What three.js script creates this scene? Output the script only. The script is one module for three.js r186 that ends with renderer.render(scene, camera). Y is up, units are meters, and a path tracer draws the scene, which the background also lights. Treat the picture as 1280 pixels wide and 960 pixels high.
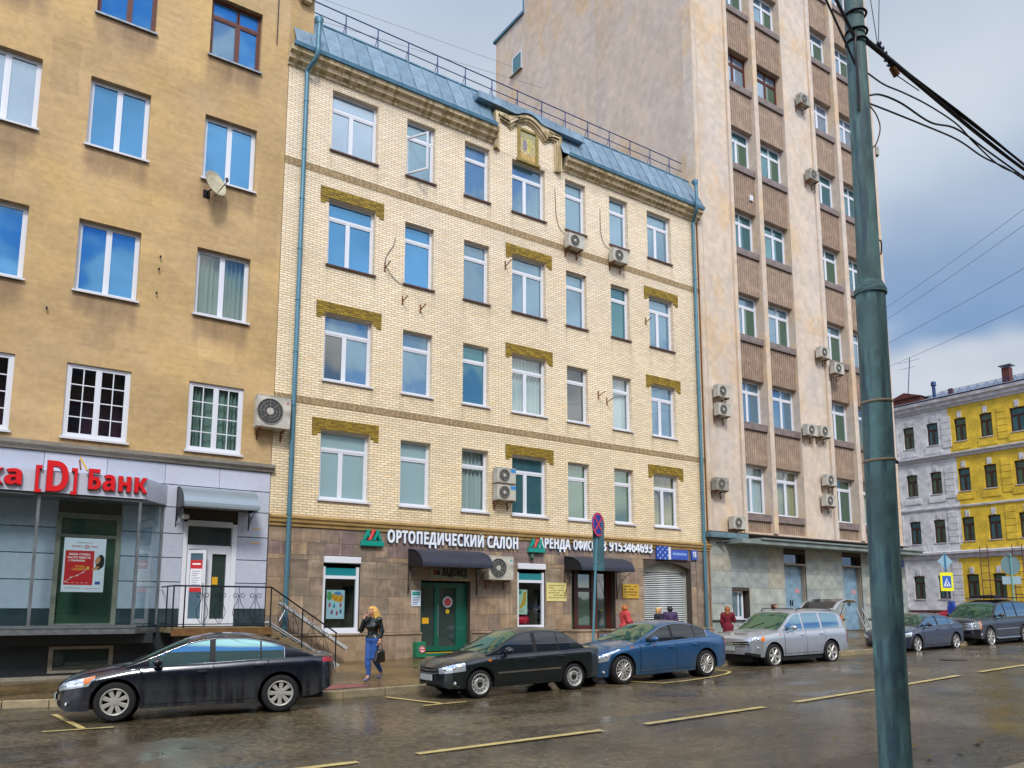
import * as THREE from 'three';
import { RoundedBoxGeometry } from 'three/addons/geometries/RoundedBoxGeometry.js';
import { mergeGeometries, toCreasedNormals } from 'three/addons/utils/BufferGeometryUtils.js';
import { FontLoader } from 'three/addons/loaders/FontLoader.js';
import { TextGeometry } from 'three/addons/geometries/TextGeometry.js';
import { MarchingCubes } from 'three/addons/objects/MarchingCubes.js';

// ---------------------------------------------------------------- noise
function rng(seed) { let s = seed >>> 0; return () => { s = (s + 0x6d2b79f5) | 0; let t = Math.imul(s ^ (s >>> 15), 1 | s); t = (t + Math.imul(t ^ (t >>> 7), 61 | t)) ^ t; return ((t ^ (t >>> 14)) >>> 0) / 4294967296; }; }
const hash = (x, y, z) => { let h = Math.imul(x, 374761393) + Math.imul(y, 668265263) + Math.imul(z, 2147483647 ^ 0x5bd1e995); h = Math.imul(h ^ (h >>> 13), 1274126177); return ((h ^ (h >>> 16)) >>> 0) / 4294967296; };
const mod = (a, n) => ((a % n) + n) % n, lerp = (a, b, t) => a + (b - a) * t, clamp = (x, a = 0, b = 1) => Math.min(b, Math.max(a, x));
const sstep = (a, b, x) => { const t = clamp((x - a) / (b - a)); return t * t * (3 - 2 * t); };
function vnoise(x, y, z = 0, px = 4096, py = 4096) {           // value noise, periodic in x and y
  const xi = Math.floor(x), yi = Math.floor(y), zi = Math.floor(z); let fx = x - xi, fy = y - yi, fz = z - zi;
  fx = fx * fx * (3 - 2 * fx); fy = fy * fy * (3 - 2 * fy); fz = fz * fz * (3 - 2 * fz);
  const X0 = mod(xi, px), X1 = mod(xi + 1, px), Y0 = mod(yi, py), Y1 = mod(yi + 1, py);
  const L = (Z) => lerp(lerp(hash(X0, Y0, Z), hash(X1, Y0, Z), fx), lerp(hash(X0, Y1, Z), hash(X1, Y1, Z), fx), fy);
  return fz ? lerp(L(zi), L(zi + 1), fz) : L(zi);
}
function fbm(x, y, z = 0, oct = 4, p = 4096) { let a = 0.5, s = 0, n = 0; for (let i = 0; i < oct; i++) { s += a * vnoise(x, y, z + i * 17, p, p); n += a; a *= 0.5; x *= 2; y *= 2; p *= 2; if (z % 1) z *= 2; } return s / n; }

// ---------------------------------------------------------------- camera, sky, sun, exposure
const scene = new THREE.Scene();
const renderer = new THREE.WebGLRenderer({ antialias: true });
renderer.toneMapping = THREE.LinearToneMapping;
renderer.toneMappingExposure = 1.7;
renderer.outputColorSpace = THREE.SRGBColorSpace;
renderer.shadowMap.enabled = true;
renderer.setSize(1024, 768);

const EYE = new THREE.Vector3(0, 1.85, 24), YAW = 0.9694674, PITCH = 0.1467751;
const FWD = new THREE.Vector3(Math.cos(YAW) * Math.cos(PITCH), Math.sin(PITCH), -Math.sin(YAW) * Math.cos(PITCH));
const camera = new THREE.PerspectiveCamera(2 * Math.atan(0.48) * 180 / Math.PI, 4 / 3, 0.1, 3000);
camera.position.copy(EYE); camera.lookAt(EYE.clone().add(FWD));
camera.setViewOffset(1280, 960, 0, -135.66, 1280, 960);       // the photograph's optical centre lies low in the frame
scene.add(camera);

const SUN = new THREE.Vector3(-0.30, 0.72, 0.63).normalize();
{
  const W = 1024, H = 512, data = new Float32Array(W * H * 4), f2 = new THREE.Vector2(FWD.x, FWD.z).normalize();
  for (let j = 0; j < H; j++) for (let i = 0; i < W; i++) {
    const el = ((j + 0.5) / H - 0.5) * Math.PI, az = ((i + 0.5) / W - 0.5) * 2 * Math.PI;
    const x = Math.cos(el) * Math.cos(az), y = Math.sin(el), z = Math.cos(el) * Math.sin(az), o = (j * W + i) * 4;
    const k = (x * f2.x + z * f2.y) / Math.max(1e-4, Math.cos(el)), front = sstep(-0.35, 0.45, k);
    const yy = Math.max(y, 0.0), px = x / (yy + 0.22) * 1.5, pz = z / (yy + 0.22) * 1.5;
    const n = fbm(px * 1.7 + 30.3, pz * 1.7 + 12.7, 0, 7), n2 = fbm(px * 0.6 + 71.1, pz * 0.6 + 3.3, 0, 5);
    // over the street: a grey rain cloud thinning to blue low down, one white bank near the horizon
    const t = sstep(0.22, 0.58, y + (n - 0.5) * 0.22);
    let a = [lerp(0.135, 0.375, t), lerp(0.225, 0.415, t), lerp(0.375, 0.465, t)];
    const dull = sstep(0.5, 0.75, y) * 0.8; a = [lerp(a[0], 0.225, dull), lerp(a[1], 0.29, dull), lerp(a[2], 0.41, dull)];
    const bank = sstep(0.42, 0.60, n2 + (n - 0.5) * 0.6 + 0.03 - Math.abs(y - 0.22) * 2.0);
    a = [lerp(a[0], 0.43, bank * 0.8), lerp(a[1], 0.46, bank * 0.8), lerp(a[2], 0.50, bank * 0.8)];
    const low = sstep(0.30, 0.62, Math.exp(-Math.pow((az + 0.42) / 0.22, 2) - Math.pow((y - 0.235) / 0.065, 2)) + 0.9 * (n - 0.5) + 0.5 * (n2 - 0.5)); a = [lerp(a[0], 0.40, low * 0.85), lerp(a[1], 0.43, low * 0.85), lerp(a[2], 0.475, low * 0.85)];
    const m = 0.90 + 0.28 * (n - 0.3); a = a.map((v) => v * m);
    // behind the camera: blue with broken bright cloud
    const nf = fbm(px * 5 + 3.1, pz * 5 + 9.4, 2, 5), c = sstep(0.43, 0.57, 0.5 * n + 0.5 * nf + (n2 - 0.5) * 0.5), hz = Math.exp(-yy * 4);
    const blue = [lerp(0.09, 0.42, hz), lerp(0.29, 0.60, hz), lerp(0.86, 0.92, hz)], white = 1.05 + 1.5 * (nf - 0.5);
    const b = [lerp(blue[0], white * 1.0, c), lerp(blue[1], white * 1.0, c), lerp(blue[2], white * 1.02, c)];
    for (let q = 0; q < 3; q++) data[o + q] = el < 0 ? lerp(0.25, 0.16, clamp(-el * 3)) : lerp(b[q], a[q], front);
    data[o + 3] = 1;
  }
  const sky = new THREE.DataTexture(data, W, H, THREE.RGBAFormat, THREE.FloatType);
  sky.mapping = THREE.EquirectangularReflectionMapping; sky.magFilter = THREE.LinearFilter; sky.wrapS = THREE.RepeatWrapping; sky.needsUpdate = true;
  scene.background = sky; scene.environment = sky; scene.backgroundIntensity = 1.0; scene.environmentIntensity = 1.0;
}
const sun = new THREE.DirectionalLight(new THREE.Color(1.0, 0.96, 0.90), 1.5);
sun.position.copy(SUN).multiplyScalar(90).add(new THREE.Vector3(22, 0, 0)); sun.target.position.set(22, 0, 0);
sun.castShadow = true; sun.shadow.radius = 22; sun.shadow.mapSize.set(2048, 2048);
Object.assign(sun.shadow.camera, { left: -70, right: 70, top: 70, bottom: -70, near: 1, far: 260 });
scene.add(sun, sun.target);

// ---------------------------------------------------------------- geometry helpers
const V3 = (x, y, z) => new THREE.Vector3(x, y, z);
function clean(g) {
  if (g.index) g = g.toNonIndexed();
  for (const k of Object.keys(g.attributes)) if (!['position', 'normal', 'uv', 'color'].includes(k)) g.deleteAttribute(k);
  if (!g.attributes.normal) g.computeVertexNormals();
  if (!g.attributes.uv) g.setAttribute('uv', new THREE.BufferAttribute(new Float32Array(g.attributes.position.count * 2), 2));
  g.groups = []; return g;
}
const mg = (list) => { list = list.flat(9).map(clean); if (list.length === 1) return list[0]; const col = list.some((g) => g.attributes.color); if (col) list.forEach((g) => { if (!g.attributes.color) g.setAttribute('color', new THREE.BufferAttribute(new Float32Array(g.attributes.position.count * 3).fill(1), 3)); }); return mergeGeometries(list); };
function boxUV(g) {                                             // uv in metres, by the face's main axis
  g = clean(g); const p = g.attributes.position, n = g.attributes.normal, uv = g.attributes.uv;
  for (let i = 0; i < p.count; i++) { const ax = Math.abs(n.getX(i)), ay = Math.abs(n.getY(i)), az = Math.abs(n.getZ(i)); if (az >= ax && az >= ay) uv.setXY(i, p.getX(i), p.getY(i)); else if (ax >= ay) uv.setXY(i, p.getZ(i), p.getY(i)); else uv.setXY(i, p.getX(i), p.getZ(i)); }
  return g;
}
const bx = (x0, x1, y0, y1, z0, z1) => { const g = new THREE.BoxGeometry(x1 - x0, y1 - y0, z1 - z0); g.translate((x0 + x1) / 2, (y0 + y1) / 2, (z0 + z1) / 2); return boxUV(g); };
const rb = (x0, x1, y0, y1, z0, z1, r = 0.01, s = 1) => { const g = new RoundedBoxGeometry(x1 - x0, y1 - y0, z1 - z0, s, Math.min(r, (x1 - x0) / 2.05, (y1 - y0) / 2.05, (z1 - z0) / 2.05)); g.translate((x0 + x1) / 2, (y0 + y1) / 2, (z0 + z1) / 2); return boxUV(g); };
const cyl = (a, b, r0, r1 = r0, n = 12, caps = true) => { const d = b.clone().sub(a), g = new THREE.CylinderGeometry(r1, r0, d.length(), n, 1, !caps); g.applyQuaternion(new THREE.Quaternion().setFromUnitVectors(V3(0, 1, 0), d.clone().normalize())); g.translate((a.x + b.x) / 2, (a.y + b.y) / 2, (a.z + b.z) / 2); return g; };
const tube = (pts, r, seg = 0, n = 6, closed = false, tension = 0.5) => new THREE.TubeGeometry(new THREE.CatmullRomCurve3(pts, closed, 'catmullrom', tension), seg || pts.length * 5, r, n, closed);
const poly = (pts, r, n = 8) => pts.slice(1).map((p, i) => cyl(pts[i], p, r, r, n));
const shapeOf = (pts) => { const s = new THREE.Shape(); pts.forEach(([x, y], i) => (i ? s.lineTo(x, y) : s.moveTo(x, y))); s.closePath(); return s; };
const ext = (shape, z0, z1, bevel = 0, seg = 12) => { const g = new THREE.ExtrudeGeometry(shape, { depth: z1 - z0 - 2 * bevel, bevelEnabled: bevel > 0, bevelThickness: bevel, bevelSize: bevel, bevelOffset: -bevel, bevelSegments: 1, curveSegments: seg }); g.translate(0, 0, z0 + bevel); return g; };
function wallGeo(x0, x1, y0, y1, holes, z0, z1) {
  const s = shapeOf([[x0, y0], [x1, y0], [x1, y1], [x0, y1]]);
  for (const h of holes) {
    const p = new THREE.Path();
    if (h.arch) { p.moveTo(h.x0, h.y0); p.lineTo(h.x1, h.y0); p.lineTo(h.x1, h.y1); p.quadraticCurveTo((h.x0 + h.x1) / 2, h.y1 + h.arch * 2, h.x0, h.y1); p.lineTo(h.x0, h.y0); }
    else { p.moveTo(h.x0, h.y0); p.lineTo(h.x1, h.y0); p.lineTo(h.x1, h.y1); p.lineTo(h.x0, h.y1); p.closePath(); }
    s.holes.push(p);
  }
  return boxUV(ext(s, z0, z1));
}
// profile (z, y points) swept along x between x0 and x1
const sweepX = (prof, x0, x1) => { const g = new THREE.ExtrudeGeometry(shapeOf(prof), { depth: x1 - x0, bevelEnabled: false }); g.applyMatrix4(new THREE.Matrix4().makeBasis(V3(0, 0, 1), V3(0, 1, 0), V3(1, 0, 0))); const p = g.attributes.position; g.translate(x0, 0, 0); const c = clean(g), a = c.attributes.position.array, nn = c.attributes.normal.array; for (let i = 0; i < a.length; i += 9) { for (let k = 0; k < 3; k++) { let t = a[i + 3 + k]; a[i + 3 + k] = a[i + 6 + k]; a[i + 6 + k] = t; } } c.computeVertexNormals(); return boxUV(c); };

// ---------------------------------------------------------------- things and parts
const names = new Map(), baseOf = new WeakMap();
const numbered = (n) => { const k = names.get(n) ?? 0; names.set(n, k + 1); return k ? `${n}_${String(k).padStart(3, '0')}` : n; };
function shade(o) { o.traverse((m) => { if (m.isMesh) { m.castShadow = true; m.receiveShadow = true; } }); return o; }
function tag(o, label, category, group, kind) { if (label) o.userData.label = label; if (category) o.userData.category = category; if (group) o.userData.group = group; if (kind) o.userData.kind = kind; return o; }
function thing(name, label, category, at = [0, 0, 0], turn = 0, group) {
  const o = new THREE.Group(); o.name = numbered(name); o.position.set(...at); o.rotation.y = turn; baseOf.set(o, at); scene.add(o); return tag(o, label, category, group);
}
// a part drawn in the place's own coordinates
function part(name, geos, mat, parent, label) {
  let p = parent; while (p && !baseOf.has(p)) p = p.parent;
  const b = baseOf.get(p), g = mg([geos]); g.translate(-b[0], -b[1], -b[2]);
  const m = new THREE.Mesh(g, mat); m.name = name; m.castShadow = m.receiveShadow = true; if (label) m.userData.label = label; parent.add(m); return m;
}
// a part drawn in its parent's coordinates
function sub(name, geos, mat, parent, label) { const m = new THREE.Mesh(Array.isArray(geos) ? mg(geos) : geos, mat); m.name = name; m.castShadow = m.receiveShadow = true; if (label) m.userData.label = label; parent.add(m); return m; }
function solo(name, geos, mat, label, category, at = [0, 0, 0], group) { const g = mg([geos]); g.translate(-at[0], -at[1], -at[2]); const m = new THREE.Mesh(g, mat); m.name = numbered(name); m.position.set(...at); m.castShadow = m.receiveShadow = true; scene.add(m); return tag(m, label, category, group); }
function struct(name, geos, mat) { const m = solo(name, geos, mat); m.userData.kind = 'structure'; return m; }
function copyOf(root, at, turn = 0, label, group) { const c = root.clone(); c.name = numbered(root.name.replace(/_\d{3}$/, '')); c.position.set(...at); c.rotation.y = turn; scene.add(c); if (label) c.userData.label = label; if (group) c.userData.group = group; return c; }

// ---------------------------------------------------------------- textures and materials
const hexL = (h) => new THREE.Color(h);
function dataTex(w, h, f, srgb = true, rep = [1, 1]) {
  const d = new Uint8Array(w * h * 4);
  for (let j = 0; j < h; j++) for (let i = 0; i < w; i++) { const c = f((i + 0.5) / w, (j + 0.5) / h, i, j), o = (j * w + i) * 4; if (typeof c === 'number') d[o] = d[o + 1] = d[o + 2] = clamp(c) * 255; else { d[o] = clamp(c[0]) * 255; d[o + 1] = clamp(c[1]) * 255; d[o + 2] = clamp(c[2]) * 255; } d[o + 3] = 255; }
  const t = new THREE.DataTexture(d, w, h); t.magFilter = THREE.LinearFilter; t.wrapS = t.wrapT = THREE.RepeatWrapping; if (srgb) t.colorSpace = THREE.SRGBColorSpace; t.repeat.set(...rep); t.needsUpdate = true; return t;
}
function canvasTex(w, h, draw, srgb = true, rep) { const c = document.createElement('canvas'); c.width = w; c.height = h; draw(c.getContext('2d'), w, h); const t = new THREE.CanvasTexture(c); if (srgb) t.colorSpace = THREE.SRGBColorSpace; if (rep) { t.wrapS = t.wrapT = THREE.RepeatWrapping; t.repeat.set(...rep); } return t; }
const std = (color, roughness = 0.8, extra = {}) => new THREE.MeshStandardMaterial({ color: Array.isArray(color) ? new THREE.Color().setRGB(...color) : new THREE.Color(color), roughness, ...extra });
const phy = (color, roughness = 0.5, extra = {}) => new THREE.MeshPhysicalMaterial({ color: Array.isArray(color) ? new THREE.Color().setRGB(...color) : new THREE.Color(color), roughness, ...extra });
const withRep = (t, x, y) => { const c = t.clone(); c.repeat.set(x, y); c.needsUpdate = true; return c; };
// neutral grain textures shared by many materials
const grainBump = dataTex(512, 512, (u, v) => 0.55 * fbm(u * 32, v * 32, 3, 4, 32) + 0.45 * fbm(u * 128, v * 128, 9, 2, 128), false);
const mottle = dataTex(512, 512, (u, v) => { const a = fbm(u * 6, v * 6, 1, 5, 6), b = fbm(u * 40, v * 40, 5, 3, 40); const c = 0.72 + 0.30 * (a - 0.5) + 0.14 * (b - 0.5) + 0.14; return [c, c, c]; });
const wornRough = dataTex(256, 256, (u, v) => 0.55 + 0.6 * (fbm(u * 8, v * 8, 2, 5, 8) - 0.5), false);
const mottled = (color, rough, size = 3, bump = 0.003, extra = {}) => std(color, rough, { map: withRep(mottle, 1 / size, 1 / size), bumpMap: withRep(grainBump, 1 / (size * 0.4), 1 / (size * 0.4)), bumpScale: bump, ...extra });
// ---------------------------------------------------------------- materials of the place
const M = {};
// cream glazed brick, 32 bricks by 96 courses
{
  const r = rng(11), S = 2048, bw = S / 32, bh = S / 96, cells = [];
  for (let j = 0; j < 96; j++) for (let i = 0; i < 32; i++) cells.push([i, j, r(), r(), r()]);
  const draw = (bump) => (g) => {
    g.fillStyle = bump ? '#303030' : '#ab9a7e'; g.fillRect(0, 0, S, S);
    for (const [i, j, a, b, c] of cells) {
      const x = (i + (j % 2) * 0.5) * bw, y = j * bh, big = fbm(i / 4, j / 8, 4, 3, 8);
      if (bump) g.fillStyle = `rgb(${180 + a * 60},${180 + a * 60},${180 + a * 60})`;
      else { const k = 0.91 + 0.09 * a + 0.06 * (big - 0.5), warm = (b > 0.93 ? 0.22 : b * 0.10) + 0.10 * (fbm(i / 8, j / 24, 8, 2, 4) - 0.5); g.fillStyle = `rgb(${Math.min(255, 256 * k) | 0},${((240 - 34 * warm) * k) | 0},${((214 - 86 * warm) * k) | 0})`; }
      for (const xx of [x, x - S]) g.fillRect(xx + 2.2, y + 2.6, bw - 4.4, bh - 5.2);
    }
  };
  const map = canvasTex(S, S, draw(false), true, [1 / (32 * 0.26), 1 / (96 * 0.08)]), bump = canvasTex(S, S, draw(true), false, [1 / (32 * 0.26), 1 / (96 * 0.08)]);
  M.brick = std('#ffffff', 0.55, { map, bumpMap: bump, bumpScale: 0.008 }); M.brick.color.setRGB(0.98, 0.96, 0.92);
}
// ochre render with damp below the sills of the windows, uv in metres over x -6..7.6, y 6..25
{
  const cols = [[-0.9, 0.7], [1.9, 3.5], [5.05, 6.62]], rows = [6.42, 10.54, 14.85, 18.98], PATCH = [[3.7, 4.5, 12.8, 13.9, 1.04], [0.9, 1.6, 16.2, 17.8, 0.95], [5.2, 6.3, 9.2, 9.9, 1.05], [-0.5, 0.3, 13.1, 14.3, 0.95], [6.75, 7.4, 12.9, 16.4, 0.96], [3.9, 4.8, 17.5, 18.6, 1.035], [2.2, 3.0, 9.0, 9.7, 0.95]];
  const map = dataTex(1024, 1536, (u, v) => {
    const x = -6 + u * 13.6, y = 6 + v * 19;
    let k = 0.90 + 0.20 * (fbm(x * 0.5, y * 0.9, 3, 4) - 0.5) + 0.10 * (fbm(x * 9, y * 9, 6, 3) - 0.5) + 0.07 * (fbm(x * 2.2, y * 14, 21, 2) - 0.5);
    let wet = 0;
    for (const [a, b] of cols) for (const s of rows) { const d = s - y; if (d > -0.05 && d < 2.1 && x > a - 0.2 && x < b + 0.2) { const e = sstep(a - 0.15, a + 0.12, x) * (1 - sstep(b - 0.12, b + 0.12, x)); const len = 0.5 + 1.1 * fbm(x * 1.7 + s, 0.3, 5, 3); wet = Math.max(wet, e * (1 - sstep(len * 0.3, len, d)) * (0.25 + 0.6 * fbm(x * 6, y * 0.8 + s, 2, 3))); } }
    k *= 1 - 0.32 * wet; for (const [a, b, c, d, e] of PATCH) if (x > a + 0.05 * (vnoise(y * 7, 1) - 0.5) && x < b + 0.05 * (vnoise(y * 7, 9) - 0.5) && y > c + 0.05 * (vnoise(x * 7, 3) - 0.5) && y < d) k *= e; const p = fbm(x * 0.8 + 9, y * 0.8, 12, 4);
    return [(206 + 10 * p) * k / 255, (176 + 4 * p - 3 * wet) * k / 255, (134 - 16 * p + 8 * wet) * k / 255];
  });
  map.repeat.set(1 / 13.6, 1 / 19); map.offset.set(6 / 13.6, -6 / 19);
  M.ochre = std('#ffffff', 0.92, { map, bumpMap: withRep(grainBump, 1 / 0.7, 1 / 0.7), bumpScale: 0.006 });
}
// pale render of the tower: uv in metres, rusty and bleached patches
{
  const map = dataTex(1024, 1024, (u, v) => {
    const a = fbm(u * 9, v * 7, 2, 6, 63), b = fbm(u * 30, v * 16, 7, 4, 480), c = fbm(u * 60, v * 60, 13, 3, 60);
    const patch = 0.65 * sstep(0.48, 0.75, a + 0.45 * (b - 0.5)), grey = 0.6 * sstep(0.45, 0.8, fbm(u * 8, v * 6, 31, 5, 48));
    const k = 0.93 + 0.14 * (c - 0.5) + 0.08 * (b - 0.5);
    return [lerp(lerp(222, 220, patch), 208, grey) * k / 255, lerp(lerp(204, 186, patch), 198, grey) * k / 255, lerp(lerp(184, 142, patch), 190, grey) * k / 255];
  });
  map.repeat.set(1 / 16, 1 / 16);
  M.towerRender = std('#ffffff', 0.9, { map, bumpMap: withRep(grainBump, 1 / 0.8, 1 / 0.8), bumpScale: 0.008 });
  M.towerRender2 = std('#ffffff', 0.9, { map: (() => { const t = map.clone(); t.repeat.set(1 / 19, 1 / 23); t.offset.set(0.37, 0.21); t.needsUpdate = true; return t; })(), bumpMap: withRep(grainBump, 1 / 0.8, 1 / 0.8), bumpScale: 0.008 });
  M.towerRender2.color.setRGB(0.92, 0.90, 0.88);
}
// wet asphalt: brown-grey aggregate, puddled where it lies low
{
  const S = 1024;
  const grainA = (u, v) => fbm(u * 128, v * 128, 3, 3, 128);
  const map = dataTex(S, S, (u, v) => { const a = fbm(u * 6, v * 6, 2, 5, 6), g = grainA(u, v), s = hash((u * 341) | 0, (v * 341) | 0, 7); const k = 0.62 + 0.45 * (a - 0.5) + 0.62 * (g - 0.5) + 0.30 * (s - 0.5); return [136 * k / 255, 120 * k / 255, 92 * k / 255]; });
  const rough = dataTex(S, S, (u, v) => { const a = fbm(u * 5, v * 8, 14, 5, 40), g = fbm(u * 128, v * 128, 3, 2, 128); return clamp(0.20 + 0.20 * sstep(0.36, 0.66, a) * (0.7 + 0.6 * g), 0.05, 1); }, false);
  const bump = dataTex(S, S, (u, v) => { const a = fbm(u * 5, v * 8, 14, 5, 40); return 0.5 + (grainA(u, v) - 0.5) * 0.9 * sstep(0.34, 0.56, a) + 0.05 * (a - 0.5); }, false);
  for (const t of [map, rough, bump]) t.repeat.set(1 / 7, 1 / 7);
  M.asphalt = phy('#ffffff', 1, { map, roughnessMap: rough, bumpMap: bump, bumpScale: 0.0035, ior: 1.45 }); M.asphalt.color.setRGB(0.95, 0.95, 0.95);
  const m2 = withRep(map, 1 / 5, 1 / 5), r2 = withRep(rough, 1 / 6, 1 / 6), b2 = withRep(bump, 1 / 5, 1 / 5);
  M.pavement = phy('#ffffff', 1, { map: m2, roughnessMap: r2, bumpMap: b2, bumpScale: 0.006 }); M.pavement.color.setRGB(1.35, 1.15, 0.72);
}
M.kerb = mottled('#b3a27c', 0.6, 1.2, 0.006); M.kerb2 = mottled('#a39676', 0.55, 1.1, 0.006);
M.line = std('#efd88c', 0.6, { map: withRep(mottle, 0.7, 0.7), roughnessMap: wornRough, bumpMap: withRep(grainBump, 3, 3), bumpScale: 0.004 });
M.ground = mottled('#6f675a', 0.9, 6, 0.01);
// brown and purple stone slabs of the shop floor
M.slab = ['#a08872', '#a8927a', '#92806f', '#aa9174', '#9b8b76', '#8f7a74'].map((c, i) => {
  const map = dataTex(256, 256, (u, v) => { const a = fbm(u * 4, v * 10, 40 + i, 5, 40), s = sstep(0.5, 0.9, fbm(u * 22, v * 2, 60 + i, 3, 22)), g = fbm(u * 90, v * 90, 4, 2, 90); const k = 0.88 + 0.35 * (a - 0.5) + 0.16 * (g - 0.5); const h = hexL(c), o = h.clone().convertLinearToSRGB(); return [o.r * k + 0.10 * s, o.g * k + 0.09 * s, o.b * k + 0.07 * s]; });
  map.repeat.set(1 / 1.9, 1 / 1.9); map.offset.set(i * 0.17, i * 0.31);
  return std('#ffffff', 0.42, { map, bumpMap: withRep(grainBump, 1.4, 1.4), bumpScale: 0.002 });
});
M.joint = std('#4a4038', 0.95);
M.greyPanel = [0, 1, 2].map((i) => std(['#b9bfcc', '#c0c4d2', '#b3bac8'][i], 0.5, { roughnessMap: wornRough, bumpMap: withRep(grainBump, 1, 1), bumpScale: 0.001 }));
M.palePanel = ['#b6bdb4', '#bcc2b8', '#acb6b2', '#bfbba8', '#a6b2ae'].map((c) => mottled(c, 0.6, 1.6, 0.002));
M.darkTeal = mottled('#33454c', 0.45, 1.1, 0.002);
M.basement = mottled('#2a3236', 0.6, 1.3, 0.004);
M.ledge = mottled('#a8a090', 0.8, 1.6, 0.004);
M.cornice = std('#ffffff', 0.9, { map: (() => { const t = dataTex(1024, 256, (u, v) => { const a = fbm(u * 40, v * 6, 3, 5, 240), b = fbm(u * 160, v * 3, 5, 3, 480), st = sstep(0.52, 0.70, b * 0.7 + a * 0.4); const k = 0.95 + 0.22 * (a - 0.5); return [lerp(212, 160, st) * k / 255, lerp(192, 142, st) * k / 255, lerp(154, 100, st) * k / 255]; }); t.repeat.set(1 / 19.4, 1 / 3); return t; })(), bumpMap: withRep(grainBump, 1.2, 1.2), bumpScale: 0.008 });
M.mould = mottled('#bf9c60', 0.8, 1.5, 0.006);
M.belt = std('#ffffff', 0.85, { map: (() => { const t = canvasTex(1024, 128, (g) => { const r = rng(5); g.fillStyle = '#7d6a4c'; g.fillRect(0, 0, 1024, 128); for (let j = 0; j < 4; j++) for (let i = 0; i < 32; i++) { const k = 0.8 + 0.35 * r(); g.fillStyle = `rgb(${176 * k | 0},${152 * k | 0},${112 * k | 0})`; g.fillRect(i * 32 + (j % 2) * 16 + 3, j * 32 + 4, 26, 24); } }, true, [1 / 2.1, 1 / 0.25]); return t; })(), bumpMap: withRep(grainBump, 2, 2), bumpScale: 0.007 });
M.mustard = [0, 1, 2].map((i) => mottled(['#a88a1e', '#997c1a', '#b59628'][i], 0.65, 0.7, 0.006));
M.steelRoof = ['#8fabbd', '#97b2c4', '#88a5b8'].map((c) => phy(c, 0.42, { metalness: 0.2, map: withRep(mottle, 0.5, 0.5) }));
M.steelTrim = phy('#5788a0', 0.45, { metalness: 0.2, map: withRep(mottle, 0.7, 0.7) });
M.pipe = phy('#5f8fa0', 0.45, { metalness: 0.25, map: withRep(mottle, 0.9, 0.9) });
M.rail = std('#27406f', 0.5, { metalness: 0.3 });
M.white = phy('#d9dce2', 0.35, { clearcoat: 0.3, clearcoatRoughness: 0.3 });
M.offWhite = std('#cfcfd4', 0.55);
M.brownWood = mottled('#6b3323', 0.55, 0.6, 0.002);
M.maroonWood = mottled('#5a2a22', 0.4, 0.8, 0.002);
M.green = phy('#0f5a48', 0.35, { clearcoat: 0.4 });
M.black = std('#131417', 0.5); M.iron = std('#14171c', 0.45, { metalness: 0.4 }); M.darkIn = std('#0c0d0e', 0.9);
M.rust = mottled('#8a5a30', 0.85, 0.3, 0.004);
M.galv = phy('#9fa6aa', 0.4, { metalness: 0.7, map: withRep(mottle, 1.3, 1.3) });
M.acBody = mottled('#d3cfc0', 0.5, 1.4, 0.0005); M.acGrey = mottled('#a9a697', 0.5, 1.1, 0.0005); M.acDark = std('#3a3c3e', 0.6);
M.curtain = ['#dfe2e4', '#cfd6d4', '#cbb98e', '#8fa59a'].map((c) => phy(c, 0.95, { transmission: 0.12, thickness: 0, side: THREE.DoubleSide }));
M.roomDark = std('#2b2a28', 0.95); M.roomWarm = mottled('#7d7666', 0.9, 2, 0); M.purple = mottled('#552a44', 0.9, 0.7, 0);
// glazing: coated double panes give back the sky; plain ones let one see in
const gl = (c, rough, metal, ior = 1.9) => phy(c, rough, { metalness: metal, ior });
const wavy = dataTex(256, 256, (u, v) => vnoise(u * 3, v * 3, 5, 3, 3) * 0.8 + 0.2 * vnoise(u * 6, v * 6, 8, 6, 6), false); wavy.repeat.set(0.53, 0.47);
M.glass = {
  blue: phy([0.09, 0.38, 0.68], 0.0, { metalness: 0.48, transmission: 1, thickness: 0, bumpMap: wavy, bumpScale: 0.007 }), pale: phy([0.52, 0.66, 0.78], 0.0, { metalness: 0.4, transmission: 1, thickness: 0, bumpMap: wavy, bumpScale: 0.007 }),
  teal: phy([0.14, 0.36, 0.42], 0.0, { metalness: 0.5, transmission: 1, thickness: 0, bumpMap: wavy, bumpScale: 0.007 }), mid: phy([0.34, 0.54, 0.66], 0.0, { metalness: 0.4, transmission: 1, thickness: 0, bumpMap: wavy, bumpScale: 0.007 }),
  dark: phy([0.03, 0.05, 0.045], 0.03, { ior: 2.0, bumpMap: wavy, bumpScale: 0.002 }), green: phy([0.05, 0.12, 0.08], 0.03, { ior: 2.1, metalness: 0.2, bumpMap: wavy, bumpScale: 0.002 }),
  clear: phy([0.86, 0.92, 0.92], 0.0, { transmission: 1, thickness: 0, ior: 1.6 }),
  frost: phy([0.30, 0.44, 0.46], 0.45, { metalness: 0.35 }),
};

const fonts = {}; { const L = new FontLoader(); fonts.bold = await L.loadAsync('fonts/droid/droid_sans_bold.typeface.json'); fonts.sans = await L.loadAsync('fonts/droid/droid_sans_regular.typeface.json'); }
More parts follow.
